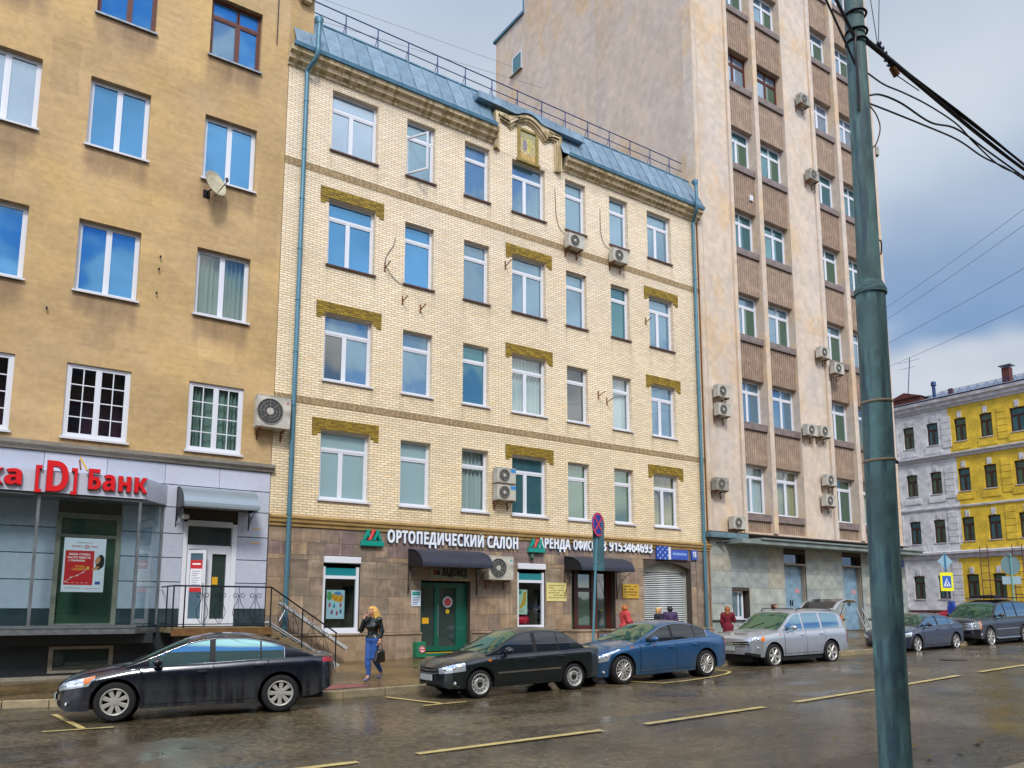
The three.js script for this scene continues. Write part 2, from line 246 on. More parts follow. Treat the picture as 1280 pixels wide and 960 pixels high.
// raised lettering: every letter a mesh, the line fitted to x0..x1 on baseline y, cap height h, face at z
function letters(str, x0, x1, y, h, z, depth, mat, parent, side, font = 'bold') {
  const f = fonts[font], size = h / 0.714, adv = (c) => (f.data.glyphs[c]?.ha ?? 600) / f.data.resolution * size;
  let total = 0; for (const c of str) total += adv(c); const s = (x1 - x0) / total; let x = x0;
  for (const c of str) {
    if (c !== ' ') { const g = new TextGeometry(c, { font: f, size, depth, curveSegments: 5, bevelEnabled: true, bevelThickness: 0.006, bevelSize: 0.004, bevelSegments: 1 }); g.scale(s, 1, 1); g.translate(x, y, z); const m = part('letter', g, mat, parent); if (side) { const g2 = new TextGeometry(c, { font: f, size, depth: depth * 0.8, curveSegments: 4, bevelEnabled: true, bevelThickness: 0.002, bevelSize: 0.012, bevelSegments: 1 }); g2.scale(s, 1, 1); g2.translate(x, y, z - depth * 0.4); sub('letter_return', (() => { const b = baseOf.get(parent); g2.translate(-b[0], -b[1], -b[2]); return clean(g2); })(), side, m); } }
    x += adv(c) * s;
  }
}

// ---------------------------------------------------------------- windows
// A window is its frame; panes, sill and curtain are its sub-parts. Origin: middle of the bottom edge, glazing at z = 0, facing +z.
function makeWindow({ w, h, cols = [0.5], transom = 0, frame = M.white, glass = 'mid', ft = 0.06, sill = 0.24, sillMat = M.offWhite, grid = 0, split = false, curtain = -1, room = null, tr = 0.0 }) {
  const F = [], panes = [], hw = w / 2, yT = transom ? h - transom : h;
  F.push(bx(-hw, -hw + ft, 0, h, -0.06, 0.02), bx(hw - ft, hw, 0, h, -0.06, 0.02), bx(-hw + ft, hw - ft, 0, ft, -0.06, 0.02), bx(-hw + ft, hw - ft, h - ft, h, -0.06, 0.02));
  const cell = (x0, x1, y0, y1, k, sash = 0.05) => {
    F.push(bx(x0, x0 + sash, y0, y1, -0.05, 0.008), bx(x1 - sash, x1, y0, y1, -0.05, 0.008), bx(x0 + sash, x1 - sash, y0, y0 + sash, -0.05, 0.008), bx(x0 + sash, x1 - sash, y1 - sash, y1, -0.05, 0.008));
    panes.push([x0 + sash, x1 - sash, y0 + sash, y1 - sash, k]);
    if (grid) { const n = 2, m = grid; for (let i = 1; i < n; i++) { const x = lerp(x0 + sash, x1 - sash, i / n); F.push(bx(x - 0.014, x + 0.014, y0 + sash, y1 - sash, -0.02, 0.004)); } for (let j = 1; j < m; j++) { const y = lerp(y0 + sash, y1 - sash, j / m); F.push(bx(x0 + sash, x1 - sash, y - 0.014, y + 0.014, -0.021, 0.0035)); } }
  };
  const xs = [0, ...cols, 1].map((t) => lerp(-hw + ft, hw - ft, t)), yb = ft;
  if (transom) { F.push(bx(-hw + ft, hw - ft, yT - 0.035, yT + 0.035, -0.055, 0.018)); if (split) for (let i = 1; i < xs.length; i++) cell(xs[i - 1] + (i > 1 ? 0.02 : 0), xs[i] - (i < xs.length - 1 ? 0.02 : 0), yT + 0.035, h - ft, 9, 0.03); else cell(xs[0], xs[xs.length - 1], yT + 0.035, h - ft, 9, 0.03); }
  for (let i = 1; i < xs.length; i++) { if (i > 1) F.push(bx(xs[i - 1] - 0.025, xs[i - 1] + 0.025, yb, (transom ? yT - 0.035 : h - ft), -0.055, 0.016)); cell(xs[i - 1] + (i > 1 ? 0.025 : 0), xs[i] - (i < xs.length - 1 ? 0.025 : 0), yb, transom ? yT - 0.035 : h - ft, i - 1); }
  const o = new THREE.Mesh(mg(F), frame); o.name = 'window'; o.castShadow = o.receiveShadow = true;
  for (const [x0, x1, y0, y1, k] of panes) { const gk = Array.isArray(glass) ? glass[Math.min(k, glass.length - 1)] : glass; sub('pane', bx(x0 - 0.004, x1 + 0.004, y0 - 0.004, y1 + 0.004, -0.034, -0.024), M.glass[gk], o); }
  if (sill) sub('sill', [bx(-hw - 0.05, hw + 0.05, -0.03, -0.004, -0.02, sill + 0.05), bx(-hw - 0.05, hw + 0.05, -0.06, -0.03, sill + 0.035, sill + 0.05)], sillMat, o);
  if (!room && [glass].flat().some((q) => ['blue', 'pale', 'mid', 'teal'].includes(q))) { room = M.roomDark; if (curtain < 0) { curtain = (w * 10 | 0) % 3 === 1 ? 1 : 0; tr = [0, 0.5, 0.3, 0.7][(Math.round(h * 100) + cols.length + (glass === 'blue' ? 2 : 0)) % 4]; } }
  if (curtain >= 0) sub('curtain', foldGeo(-hw + 0.07, hw - 0.07, 0.05, h - 0.06, -0.16, 0.035, tr), M.curtain[curtain], o);
  if (room) sub('room_back', [bx(-hw, hw, 0, h, -0.9, -0.86), bx(-hw - 0.02, -hw, 0, h, -0.86, -0.07), bx(hw, hw + 0.02, 0, h, -0.86, -0.07), bx(-hw, hw, -0.03, -0.005, -0.86, -0.07), bx(-hw, hw, h, h + 0.02, -0.86, -0.07)], room, o);
  return o;
}
function foldGeo(x0, x1, y0, y1, z, amp, gap = 0) {
  amp *= 1.5; const n = 48, g = new THREE.PlaneGeometry(x1 - x0, y1 - y0, n, 1); g.translate((x0 + x1) / 2, (y0 + y1) / 2, z); const p = g.attributes.position;
  for (let i = 0; i < p.count; i++) { const x = p.getX(i); p.setZ(i, z + amp * Math.sin(x * 38) + amp * 0.5 * Math.sin(x * 67 + 1)); if (gap) { const t = (x - x0) / (x1 - x0); p.setX(i, lerp(x, x < (x0 + x1) / 2 ? x0 : x1, gap * 0.6)); void t; } }
  g.computeVertexNormals(); return g;
}
const winCache = new Map();
function addWindow(parent, spec, at, turn = 0) {
  const key = JSON.stringify({ ...spec, frame: spec.frame?.uuid, sillMat: spec.sillMat?.uuid, room: spec.room?.uuid });
  let o; if (winCache.has(key)) o = winCache.get(key).clone(); else { o = makeWindow(spec); winCache.set(key, o); }
  const b = baseOf.get(parent); o.position.set(at[0] - b[0], at[1] - b[1], at[2] - b[2]); o.rotation.y = turn; parent.add(o); return o;
}
// ---------------------------------------------------------------- ground: the street climbs gently to the right
const roadY = (x, z) => 0.018368 * x + 0.006957 * (z - 24);
const baseY = (x) => 0.08 + 0.0205 * x;                          // pavement where it meets the walls
const KERB = [[-40, 3.6], [-1.5, 3.8], [0.9, 4.35], [1.7, 4.75], [6.0, 7.2], [6.9, 7.6], [41.5, 7.6], [43.6, 7.0], [44.8, 5.4], [45.2, 3.2], [45.2, -45]];
const kerbZ = (x) => { for (let i = 1; i < 7; i++) if (x <= KERB[i][0]) return lerp(KERB[i - 1][1], KERB[i][1], (x - KERB[i - 1][0]) / (KERB[i][0] - KERB[i - 1][0])); return 7.6; };
function sheet(xs, zsOf, yOf) {
  const pos = [], uv = [], idx = [], n = zsOf(xs[0]).length;
  xs.forEach((x) => zsOf(x).forEach((z) => { pos.push(x, yOf(x, z), z); uv.push(x, z); }));
  for (let i = 0; i < xs.length - 1; i++) for (let j = 0; j < n - 1; j++) { const a = i * n + j, b = a + 1, c = a + n, d = c + 1; idx.push(a, b, c, b, d, c); }
  const g = new THREE.BufferGeometry(); g.setAttribute('position', new THREE.Float32BufferAttribute(pos, 3)); g.setAttribute('uv', new THREE.Float32BufferAttribute(uv, 2)); g.setIndex(idx); g.computeVertexNormals(); return g;
}
const range = (a, b, n) => Array.from({ length: n + 1 }, (_, i) => lerp(a, b, i / n));
struct('ground', sheet(range(-900, 900, 2), () => [-900, 900], (x, z) => roadY(x, z) - 0.06), M.ground);
struct('road', sheet(range(-60, 140, 50), () => range(-60, 20, 20), (x, z) => roadY(x, z) + 0.012 * Math.sin(x * 0.9 + z * 0.7) * Math.sin(z * 0.5)), M.asphalt);
const paveXs = [...range(-40, -1.5, 8), ...range(-1, 7, 24), ...range(7.6, 41.5, 34), 42.6, 43.6, 44.4, 45.1];
const paveEdge = (x) => (x <= 41.5 ? kerbZ(x) : x < 42.7 ? 7.4 : x < 43.7 ? 6.95 : x < 44.5 ? 6.1 : 4.9) - 0.13;
struct('pavement', sheet(paveXs, (x) => range(-0.5, paveEdge(x), 8), (x, z) => lerp(baseY(x), roadY(x, paveEdge(x)) + 0.15, clamp(z / paveEdge(x)))), M.pavement);
struct('pavement', sheet(range(42.4, 45.1, 4), () => range(-45, -0.5, 8), (x) => baseY(42.5) + 0.012 * (x - 42.5)), M.pavement);
struct('pavement', sheet(range(-60, 140, 40), () => range(20.0, 34, 4), (x, z) => roadY(x, 20) + 0.14 + 0.01 * (z - 20)), M.pavement);
struct('pavement', sheet(range(56, 59, 2), () => range(-45, 18, 12), (x, z) => roadY(x, z) + 0.15), M.pavement);
{
  const k = new THREE.Group(); k.name = 'kerb'; k.userData.kind = 'structure'; baseOf.set(k, [0, 0, 0]); scene.add(k);
  const r = rng(4), variants = [0, 1, 2].map((i) => rb(-0.497, 0.497, -0.32, 0.002 * i, -0.15, 0, 0.018));
  let c = 0;
  for (let i = 2; i < KERB.length - 1; i++) {
    const [x0, z0] = KERB[i - 1], [x1, z1] = KERB[i], L = Math.hypot(x1 - x0, z1 - z0), n = Math.max(1, Math.round(L)), a = Math.atan2(-(z1 - z0), x1 - x0);
    for (let j = 0; j < n; j++) {
      const t = (j + 0.5) / n, x = lerp(x0, x1, t), z = lerp(z0, z1, t); if (x < -4) continue;
      const m = sub('kerb_stone', variants[c++ % 3], r() < 0.5 ? M.kerb : M.kerb2, k); m.position.set(x, roadY(x, z) + 0.152 + 0.008 * (r() - 0.5), z); m.rotation.y = a; m.scale.x = (L / n) * 0.996; m.rotation.z = 0.018;
    }
  }
  const k2 = struct('kerb', [bx(-30, 60, -0.3, 0.14, 19.85, 20.0)], M.kerb); k2.geometry.rotateZ(0.01837); k2.position.y = -0.03;
}
// painted lines, each a thin sheet on the asphalt
function strip(pts, w, lift = 0.006) {
  const pos = [], uv = [], idx = [];
  pts.forEach(([x, z], i) => { const [a, b] = [pts[Math.max(0, i - 1)], pts[Math.min(pts.length - 1, i + 1)]], d = Math.hypot(b[0] - a[0], b[1] - a[1]), nx = -(b[1] - a[1]) / d, nz = (b[0] - a[0]) / d; for (const s of [-1, 1]) { const X = x + s * nx * w / 2, Z = z + s * nz * w / 2; pos.push(X, roadY(X, Z) + 0.013 + lift, Z); uv.push(X, Z); } if (i) idx.push(2 * i - 2, 2 * i - 1, 2 * i, 2 * i - 1, 2 * i + 1, 2 * i); });
  const g = new THREE.BufferGeometry(); g.setAttribute('position', new THREE.Float32BufferAttribute(pos, 3)); g.setAttribute('uv', new THREE.Float32BufferAttribute(uv, 2)); g.setIndex(idx); g.computeVertexNormals(); return g;
}
for (const [a, b, z0, z1] of [[-3, 0.1, 14.3, 14.36], [1.1, 4.18, 14.4, 14.58], [5.0, 8.05, 14.57, 14.64], [8.95, 11.9, 14.62, 14.52], [12.9, 15.8, 14.45, 14.25], [16.9, 20.0, 14.15, 13.85], [21.3, 24.6, 13.72, 13.5], [25.9, 29, 13.4, 13.2]])
  struct('lane_marking', strip([[a, z0], [(a + b) / 2, (z0 + z1) / 2], [b, z1]], 0.15), M.line);
struct('parking_marking', [strip([[1.28, 8.84], [2.29, 9.05]], 0.1), strip([[1.66, 6.4], [1.85, 8.88]], 0.1, 0.010)], M.line);
struct('parking_marking', [strip([[7.5, 10.07], [8.45, 10.09]], 0.1), strip([[7.62, 8.2], [7.9, 10.02]], 0.1, 0.010)], M.line);
struct('parking_marking', [strip([[13.7, 10.16], [14.4, 10.14], [15.0, 10.06], [15.9, 9.86], [16.7, 9.56], [17.2, 9.25], [17.42, 8.95], [17.5, 8.5]], 0.1), strip([[13.2, 8.6], [13.75, 10.1]], 0.1, 0.010)], M.line);
struct('tactile_patch', sheet(range(5.9, 7.75, 2), () => range(6.35, 7.1, 2), (x, z) => lerp(baseY(x), roadY(x, paveEdge(x)) + 0.15, z / paveEdge(x)) + 0.006), mottled('#a0605a', 0.5, 0.5, 0.006));
for (const [x, z] of [[25, 11.2]]) struct('manhole_cover', [new THREE.CylinderGeometry(0.34, 0.34, 0.012, 28).translate(x, roadY(x, z) + 0.018, z), new THREE.TorusGeometry(0.36, 0.03, 4, 28).rotateX(Math.PI / 2).scale(1, 0.4, 1).translate(x, roadY(x, z) + 0.015, z)], mottled('#4a463f', 0.4, 0.4, 0.01));
{
  const r = rng(77), g = [], lf = new THREE.PlaneGeometry(0.07, 0.045); lf.rotateX(-Math.PI / 2);
  for (let i = 0; i < 90; i++) { const x = 9 + r() * 9, z = 18.6 + r() * 1.2 - (r() < 0.2 ? r() * 6 : 0), s = 0.5 + r(); const q = lf.clone(); q.rotateZ((r() - 0.5) * 0.5); q.rotateY(r() * 6); q.scale(s, s, s); q.translate(x, roadY(x, z) + 0.03, z); g.push(q); }
  const m = solo('fallen_leaves', g, std('#6d5a1e', 0.7, { side: THREE.DoubleSide }), 'scattered dead leaves and litter lying in the near gutter', 'leaves'); m.userData.kind = 'stuff';
}
// ---------------------------------------------------------------- the cream brick house, middle of the row (x 7.55 .. 26.95, facade at z = 0)
const BX0 = 7.55, BX1 = 26.95;
const brickHouse = thing('brick_house', 'cream glazed brick house of five floors with blue metal mansard roof and stone shop floor', 'building', [17.25, 0.4, 0]);
{
  const B = brickHouse, C = [[9.08, 10.77], [11.9, 13.06], [14.32, 15.43], [16.47, 18.08], [19.1, 20.18], [21.49, 22.54], [23.69, 25.15]];
  const R = [[17.18, 19.4], [13.12, 15.45], [9.2, 11.48], [5.32, 7.58]];
  const holes = []; for (const [y0, y1] of R) for (const [x0, x1] of C) holes.push({ x0, x1, y0, y1 });
  part('wall', [wallGeo(BX0, BX1, 4.6, 19.74, holes, -0.45, -0.004)], M.brick, B);
  {                                                             // the brick face itself, with soot below cornice and sills and a yellower foot
    const cuts = (lo, hi, e, st) => { const c = [...new Set([lo, hi, ...e.map((v) => +v.toFixed(3))])].sort((a, b) => a - b), o = []; for (let i = 0; i < c.length - 1; i++) { const n = Math.ceil((c[i + 1] - c[i]) / st); for (let k = 0; k < n; k++) o.push(lerp(c[i], c[i + 1], k / n)); } o.push(hi); return o; };
    const xs = cuts(BX0, BX1, C.flat(), 0.14), ys = cuts(4.6, 19.74, R.flat(), 0.22), pos = [], uv = [], col = [], idx = [];
    for (const y of ys) for (const x of xs) {
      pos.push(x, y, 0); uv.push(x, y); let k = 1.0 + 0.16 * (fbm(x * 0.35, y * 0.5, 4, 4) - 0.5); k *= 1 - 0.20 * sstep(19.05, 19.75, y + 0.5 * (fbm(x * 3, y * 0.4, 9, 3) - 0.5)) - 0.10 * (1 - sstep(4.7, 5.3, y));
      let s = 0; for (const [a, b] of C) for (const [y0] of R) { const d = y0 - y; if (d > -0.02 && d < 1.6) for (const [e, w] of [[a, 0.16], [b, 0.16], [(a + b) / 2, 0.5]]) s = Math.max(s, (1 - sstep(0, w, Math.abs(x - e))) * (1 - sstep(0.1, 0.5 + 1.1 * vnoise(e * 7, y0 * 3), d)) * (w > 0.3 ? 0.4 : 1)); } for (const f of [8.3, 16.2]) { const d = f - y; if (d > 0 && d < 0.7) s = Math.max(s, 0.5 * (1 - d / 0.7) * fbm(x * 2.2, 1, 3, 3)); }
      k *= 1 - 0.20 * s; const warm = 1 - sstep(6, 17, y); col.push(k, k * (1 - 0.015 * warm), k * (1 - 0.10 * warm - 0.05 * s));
    }
    const W = xs.length; for (let j = 0; j < ys.length - 1; j++) for (let i = 0; i < W - 1; i++) { const mx = (xs[i] + xs[i + 1]) / 2, my = (ys[j] + ys[j + 1]) / 2; if (C.some(([a, b]) => mx > a && mx < b) && R.some(([a, b]) => my > a && my < b)) continue; const a = j * W + i; idx.push(a, a + 1, a + W, a + 1, a + W + 1, a + W); }
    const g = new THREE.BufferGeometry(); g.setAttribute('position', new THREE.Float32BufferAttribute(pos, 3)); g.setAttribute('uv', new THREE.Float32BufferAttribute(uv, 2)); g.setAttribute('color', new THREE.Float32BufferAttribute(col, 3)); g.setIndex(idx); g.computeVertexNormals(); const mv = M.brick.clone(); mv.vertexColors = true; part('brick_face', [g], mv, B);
  }
  part('wall', [bx(BX0, BX1, 0, 20.3, -12, -1.5), bx(BX0, BX1, 4.5, 4.6, -1.5, -0.45), bx(BX0, BX1, 19.74, 20.2, -1.5, -0.4)], M.roomDark, B);
  // windows, row by row from the top
  const gla = [['pale', 'dark', 'mid', 'mid', 'mid', 'mid', 'mid'], ['blue', 'blue', 'mid', 'mid', 'mid', 'teal', 'mid'], ['x', 'mid', 'teal', 'clear', 'dark', 'clear', 'mid'], ['frost', 'frost', 'clear', 'teal', 'green', 'green', 'clear']];
  R.forEach(([y0, y1], r) => C.forEach(([x0, x1], c) => {
    const wide = c === 0 || c === 3 || c === 6, w = x1 - x0, h = y1 - y0; let g = gla[r][c]; const spec = { w, h, cols: wide ? [c === 0 ? 0.45 : 0.44] : [], transom: 0.62, sill: 0.22, sillMat: r < 2 ? M.maroonWood : M.offWhite };
    if (g === 'x') spec.glass = ['dark', 'mid', 'mid']; else spec.glass = g;
    if (g === 'clear') Object.assign(spec, { curtain: r === 2 ? (c === 3 ? 1 : 0) : c === 2 ? 1 : 2, room: M.roomDark, tr: c === 5 ? 0.8 : c === 6 ? 0.3 : 0 });
    const win = addWindow(B, spec, [(x0 + x1) / 2, y0 + 0.02, -0.2]);
    if (r === 0 && c === 1) {                                   // a casement standing open
      for (const k of win.children.filter((k) => k.name === 'pane')) k.material = M.glass.mid;
      const s = new THREE.Group(); s.name = 'open_sash'; s.position.set(-0.5, 0.12, 0.02); s.rotation.y = -1.05; win.add(s);
      s.add(new THREE.Mesh(mg([bx(0, 0.06, 0, 1.42, -0.03, 0.03), bx(0.86, 0.92, 0, 1.42, -0.03, 0.03), bx(0.06, 0.86, 0, 0.06, -0.03, 0.03), bx(0.06, 0.86, 1.36, 1.42, -0.03, 0.03)]), M.white)); s.children[0].name = 'open_sash'; win.remove(s); const m = s.children[0]; m.position.copy(s.position); m.rotation.copy(s.rotation); win.add(m);
    }
    if (wide && r > 0 && !(c === 3 && r > 3)) {                 // keyed mustard brick lintel with ears
      const a = x0 - 0.3, b = x1 + 0.31, yb = y1 + 0.01, L = [], r8 = rng(r * 10 + c);
      for (let k = 0; k < 5; k++) { const y = yb + k * 0.072; if (k < 5) { let x = a; while (x < b - 0.04) { const l = Math.min(b - x, 0.17 + 0.10 * r8()); L.push(rb(x + 0.005, x + l - 0.005, y + 0.004, y + 0.068, -0.02, 0.022 + 0.012 * r8(), 0.006)); x += l; } } }
      for (let k = 1; k < 4; k++) { const y = yb - k * 0.072; L.push(rb(a + 0.004, a + 0.29 - (k > 2 ? 0.12 : 0), y + 0.004, y + 0.068, -0.02, 0.026, 0.006), rb(b - 0.30 + (k > 2 ? 0.12 : 0), b - 0.004, y + 0.004, y + 0.068, -0.02, 0.026, 0.006)); }
      const lint = part('lintel', [bx(a, b, yb, yb + 0.36, -0.02, 0.012)], M.joint, B); L.forEach((g, i) => { g.translate(-17.25, -0.4, 0); sub('brick', g, M.mustard[(i * 7 + r) % 3], lint); });
    }
  }));
  // belts, shop cornice, crown cornice
  part('belt_course', [bx(BX0, BX1, 16.22, 16.47, -0.02, 0.014)], M.belt, B); part('belt_course', [bx(BX0, BX1, 8.34, 8.56, -0.02, 0.014)], M.belt, B);
  part('shop_cornice', [sweepX([[-0.02, 4.40], [0.06, 4.42], [0.07, 4.50], [0.12, 4.54], [0.13, 4.62], [0.17, 4.66], [0.17, 4.72], [-0.02, 4.78]], BX0, BX1)], M.mould, B);
  const prof = [[-0.03, 19.66], [0.05, 19.68], [0.07, 19.78], [0.22, 19.84], [0.24, 19.98], [0.38, 20.04], [0.41, 20.20], [-0.03, 20.22]];
  part('cornice', [sweepX(prof, BX0 - 0.06, 15.62), sweepX(prof, 18.98, BX1)], M.cornice, B);
  // mansard of standing-seam sheets
  const A = V3(0, 20.24, 0.42), Z = V3(0, 22.02, -0.5), mid = A.clone().add(Z).multiplyScalar(0.5), len = A.distanceTo(Z), tilt = -Math.atan2(0.42 + 0.5, 22.02 - 20.24);
  const panelGeo = [0.0, 0.006].map((lift) => { const g = mg([bx(-0.276, 0.276, -len / 2, len / 2, -0.02, 0.0), bx(0.262, 0.286, -len / 2, len / 2, 0, 0.032)]); g.rotateX(tilt); g.translate(0, 0, lift); return g; });
  for (let i = 0; i < 35; i++) { const x = BX0 + 0.4 + i * 0.5525; if (x > BX1 - 0.2) break; if (x > 15.66 && x < 18.9) continue; const m = sub('roof_sheet', panelGeo[i % 2], M.steelRoof[(i * 5) % 3], B); m.position.set(x - 17.25, mid.y - 0.4, mid.z); }
  part('gutter', [sweepX([[0.40, 20.17], [0.47, 20.18], [0.50, 20.30], [0.46, 20.30], [0.44, 20.23], [0.40, 20.23]], BX0, 15.5), sweepX([[0.40, 20.17], [0.47, 20.18], [0.50, 20.30], [0.46, 20.30], [0.44, 20.23], [0.40, 20.23]], 19.0, BX1)], M.steelTrim, B);
  part('roof_flashing', [sweepX([[-0.44, 21.98], [-0.50, 22.08], [-0.62, 22.08], [-0.62, 21.98]], BX0, BX1)], M.steelTrim, B);
  part('flat_roof', [bx(BX0, BX1, 21.9, 22.0, -12, -0.55), bx(BX0, BX1, 20.3, 21.9, -12, -0.75)], M.ground, B);
  // gable over the middle window: brick field, moulded shoulders and arch, metal cap
  const sc = (x, y, k = 0.9875) => [x * k, 1.85 + (y - 1.85) * k], arcTop = (off) => { const p = []; for (let i = 0; i <= 14; i++) { const t = i / 14, x = lerp(16.42 + off * 0.5, 18.38 - off * 0.5, t); p.push(sc(x, 21.06 - off + (0.56) * Math.sin(Math.PI * t))); } return p; };
  const outline = (off) => [sc(15.78 + off, 19.72), sc(15.78 + off, 21.28 - off), sc(16.42 + off * 0.2, 21.28 - off), ...arcTop(off), sc(18.38 - off * 0.2, 21.28 - off), sc(19.05 - off, 21.28 - off), sc(19.05 - off, 19.72)];
  const field = shapeOf(outline(0.1)); part('gable', [boxUV(ext(field, -0.4, 0.004)), bx(15.5, 19.05, 19.6, 21.9, -0.75, -0.42)], M.brick, B);
  const band = (o0, o1) => { const a = outline(o0), b = outline(o1).reverse(); return shapeOf([...a, ...b]); };
  part('gable_moulding', [boxUV(ext(band(0, 0.12), -0.3, 0.19)), boxUV(ext(band(0.10, 0.22), -0.3, 0.12)), boxUV(ext(band(0.20, 0.29), -0.3, 0.06))], M.cornice, B);
  const cap = shapeOf([sc(14.95, 21.48), ...[sc(16.1, 21.46)], ...arcTop(-0.05).map(([x, y]) => [x, Math.max(y, sc(0, 21.42)[1])]), sc(18.7, 21.42), sc(20.2, 21.40), sc(20.2, 21.70), sc(18.6, 21.75), sc(17.4, 21.80), sc(16.2, 21.78), sc(14.95, 21.74)]);
  const capM = part('gable_cap', [ext(cap, -0.6, 0.25)], M.steelRoof[2], B); for (const x of [15.6, 16.25, 17.1, 17.95, 18.7, 19.4]) { const [X, Y] = sc(x, 21.62); sub('seam', bx(X - 0.01 - 17.25, X + 0.01 - 17.25, Y - 0.4 - 0.02, Y - 0.4 + 0.17, 0.25, 0.265), M.steelTrim, capM); }
  // mosaic panel in its mustard frame
  const mos = part('mosaic_frame', [rb(16.72, 16.84, 19.46, 20.86, -0.05, 0.07), rb(17.60, 17.72, 19.46, 20.80, -0.05, 0.07), rb(16.66, 17.78, 19.36, 19.48, -0.05, 0.12), rb(16.84, 17.60, 20.74, 20.84, -0.05, 0.06)], mottled('#a8934a', 0.7, 0.7, 0.006), B);
  sub('mosaic', (() => { const g = bx(16.84, 17.6, 19.48, 20.74, -0.03, 0.01), uv = g.attributes.uv; for (let i = 0; i < uv.count; i++) uv.setXY(i, (uv.getX(i) - 16.84) / 0.76, (uv.getY(i) - 19.48) / 1.26); g.translate(-17.25, -0.4, 0); return g; })(), std('#ffffff', 0.6, { map: canvasTex(128, 192, (g, w, h) => { const r = rng(8); g.fillStyle = '#b8a878'; g.fillRect(0, 0, w, h); for (let j = 0; j < 32; j++) for (let i = 0; i < 22; i++) { const x = i / 22, y = j / 32, k = 0.8 + 0.4 * r(); let c = [190, 176, 120]; if (Math.hypot((x - 0.3) * 1.2, (y - 0.45) * 0.8) < 0.16) c = [110, 104, 130]; else if (Math.hypot((x - 0.62) * 1.2, (y - 0.42) * 0.7) < 0.17) c = [176, 172, 84]; else if (y > 0.72) c = [190, 150, 78]; else if (y < 0.2) c = [150, 150, 110]; else if (r() < 0.25) c = [130, 120, 110]; g.fillStyle = `rgb(${c.map((v) => Math.min(255, v * k) | 0)})`; g.fillRect(i * 5.82, j * 6, 5, 5.2); } }) }), mos);
  // roof railing
  const rl = part('roof_railing', [poly([V3(8.3, 22.98, -0.7), V3(26.75, 22.98, -0.7)], 0.022), poly([V3(8.3, 22.55, -0.7), V3(26.75, 22.55, -0.7)], 0.018)], M.rail, B);
  for (let i = 0; i < 15; i++) { const x = 8.5 + i * 1.245 - 17.25, z = -0.7; sub('post', [cyl(V3(x, 21.6, z), V3(x, 22.6, z), 0.022, 0.022, 6), cyl(V3(x, 22.35, z), V3(x - 0.05, 21.5, z - 0.4), 0.012, 0.012, 5)], M.rail, rl); }
  part('vent', [cyl(V3(16.9, 22, -2.5), V3(16.9, 23.35, -2.5), 0.12), new THREE.ConeGeometry(0.22, 0.25, 10).translate(16.9, 23.45, -2.5)], M.galv, B);

  // shop floor: carrying wall, stone slabs, plinth
  const H = [{ x0: 9.32, x1: 10.56, y0: 1.2, y1: 3.55 }, { x0: 12.76, x1: 14.7, y0: 0.3, y1: 2.86 }, { x0: 16.7, x1: 17.96, y0: 1.22, y1: 3.57 }, { x0: 19.2, x1: 21.42, y0: 0.3, y1: 3.4 }, { x0: 22.97, x1: 25.75, y0: 0.3, y1: 3.58, arch: 0.27 }];
  part('shop_wall', [wallGeo(BX0, BX1, -0.2, 4.5, H, -0.5, -0.012)], M.joint, B);
  const r = rng(21), free = (y0, y1) => { let iv = [[BX0 + 0.01, BX1]]; for (const h of H) if (h.y1 + (h.arch ? 0.28 : 0) > y0 + 0.06 && h.y0 < y1 - 0.06) iv = iv.flatMap(([a, b]) => (h.x1 <= a || h.x0 >= b ? [[a, b]] : [[a, h.x0], [h.x1, b]].filter(([p, q]) => q - p > 0.04))); return iv; };
  const cuts = [1.16, 1.72, 2.30, 2.86, 3.42, 3.57, 3.95, 4.4];
  for (let j = 0; j < cuts.length - 1; j++) for (const [a, b] of free(cuts[j], cuts[j + 1])) {
    let x = a; while (x < b - 0.01) { let l = 0.36 + 0.5 * r(); if (b - x - l < 0.28) l = b - x; const k = j > 4 && r() < 0.55 ? 5 : (r() * 5.4) | 0; let y0 = cuts[j], y1 = cuts[j + 1]; const pr = 0.006 * r();
      if (y1 > 3.4) for (const h of H) if (h.arch && x + l > h.x0 && x < h.x1) y0 = Math.max(y0, 3.86);
      if (y1 - y0 > 0.05) part('stone_slab', [rb(x + 0.003, x + l - 0.003, y0 + 0.003, y1 - 0.003, -0.013, 0.012 + pr, 0.004)], M.slab[k], B); x += l; }
  }
  for (const [a, b] of free(0.5, 0.9)) { let x = a; while (x < b - 0.01) { let l = 0.7 + 0.5 * r(); if (b - x - l < 0.5) l = b - x; part('plinth_slab', [rb(x + 0.003, x + l - 0.003, -0.2, 1.08, -0.012, 0.11, 0.006)], M.slab[(r() * 6) | 0], B); x += l; } part('plinth_ledge', [rb(a, b, 1.082, 1.15, -0.01, 0.15, 0.012)], M.slab[1], B); }
  for (const [a, b] of [[19.05, 20.0], [20.72, 21.6]]) part('entrance_parapet', [rb(a - 0.3, b - 0.3, -0.1, 1.09, 0.112, 0.9, 0.01), rb(a - 0.33, b - 0.27, 1.092, 1.16, 0.152, 0.94, 0.012)], M.slab[1], B);
  // display windows
  const shopWin = (x0, x1, y0, y1) => {
    const f = part('shop_window', [bx(x0, x0 + 0.09, y0, y1 - 0.32, -0.14, -0.04), bx(x1 - 0.12, x1 - 0.02, y0, y1 - 0.32, -0.14, -0.04), bx(x0 + 0.09, x1 - 0.12, y0, y0 + 0.12, -0.14, -0.04), bx(x0 + 0.09, x1 - 0.12, y1 - 0.70, y1 - 0.60, -0.14, -0.04)], M.white, B);
    const L = (g) => { g.translate(-17.25, -0.4, 0); return g; };
    sub('fascia', L(bx(x0 + 0.09, x1 - 0.12, y1 - 0.6, y1 - 0.36, -0.12, -0.07)), phy('#1d7f86', 0.3), f); sub('shutter_box', L(rb(x0, x1, y1 - 0.21, y1, -0.3, 0.07, 0.02)), M.white, f);
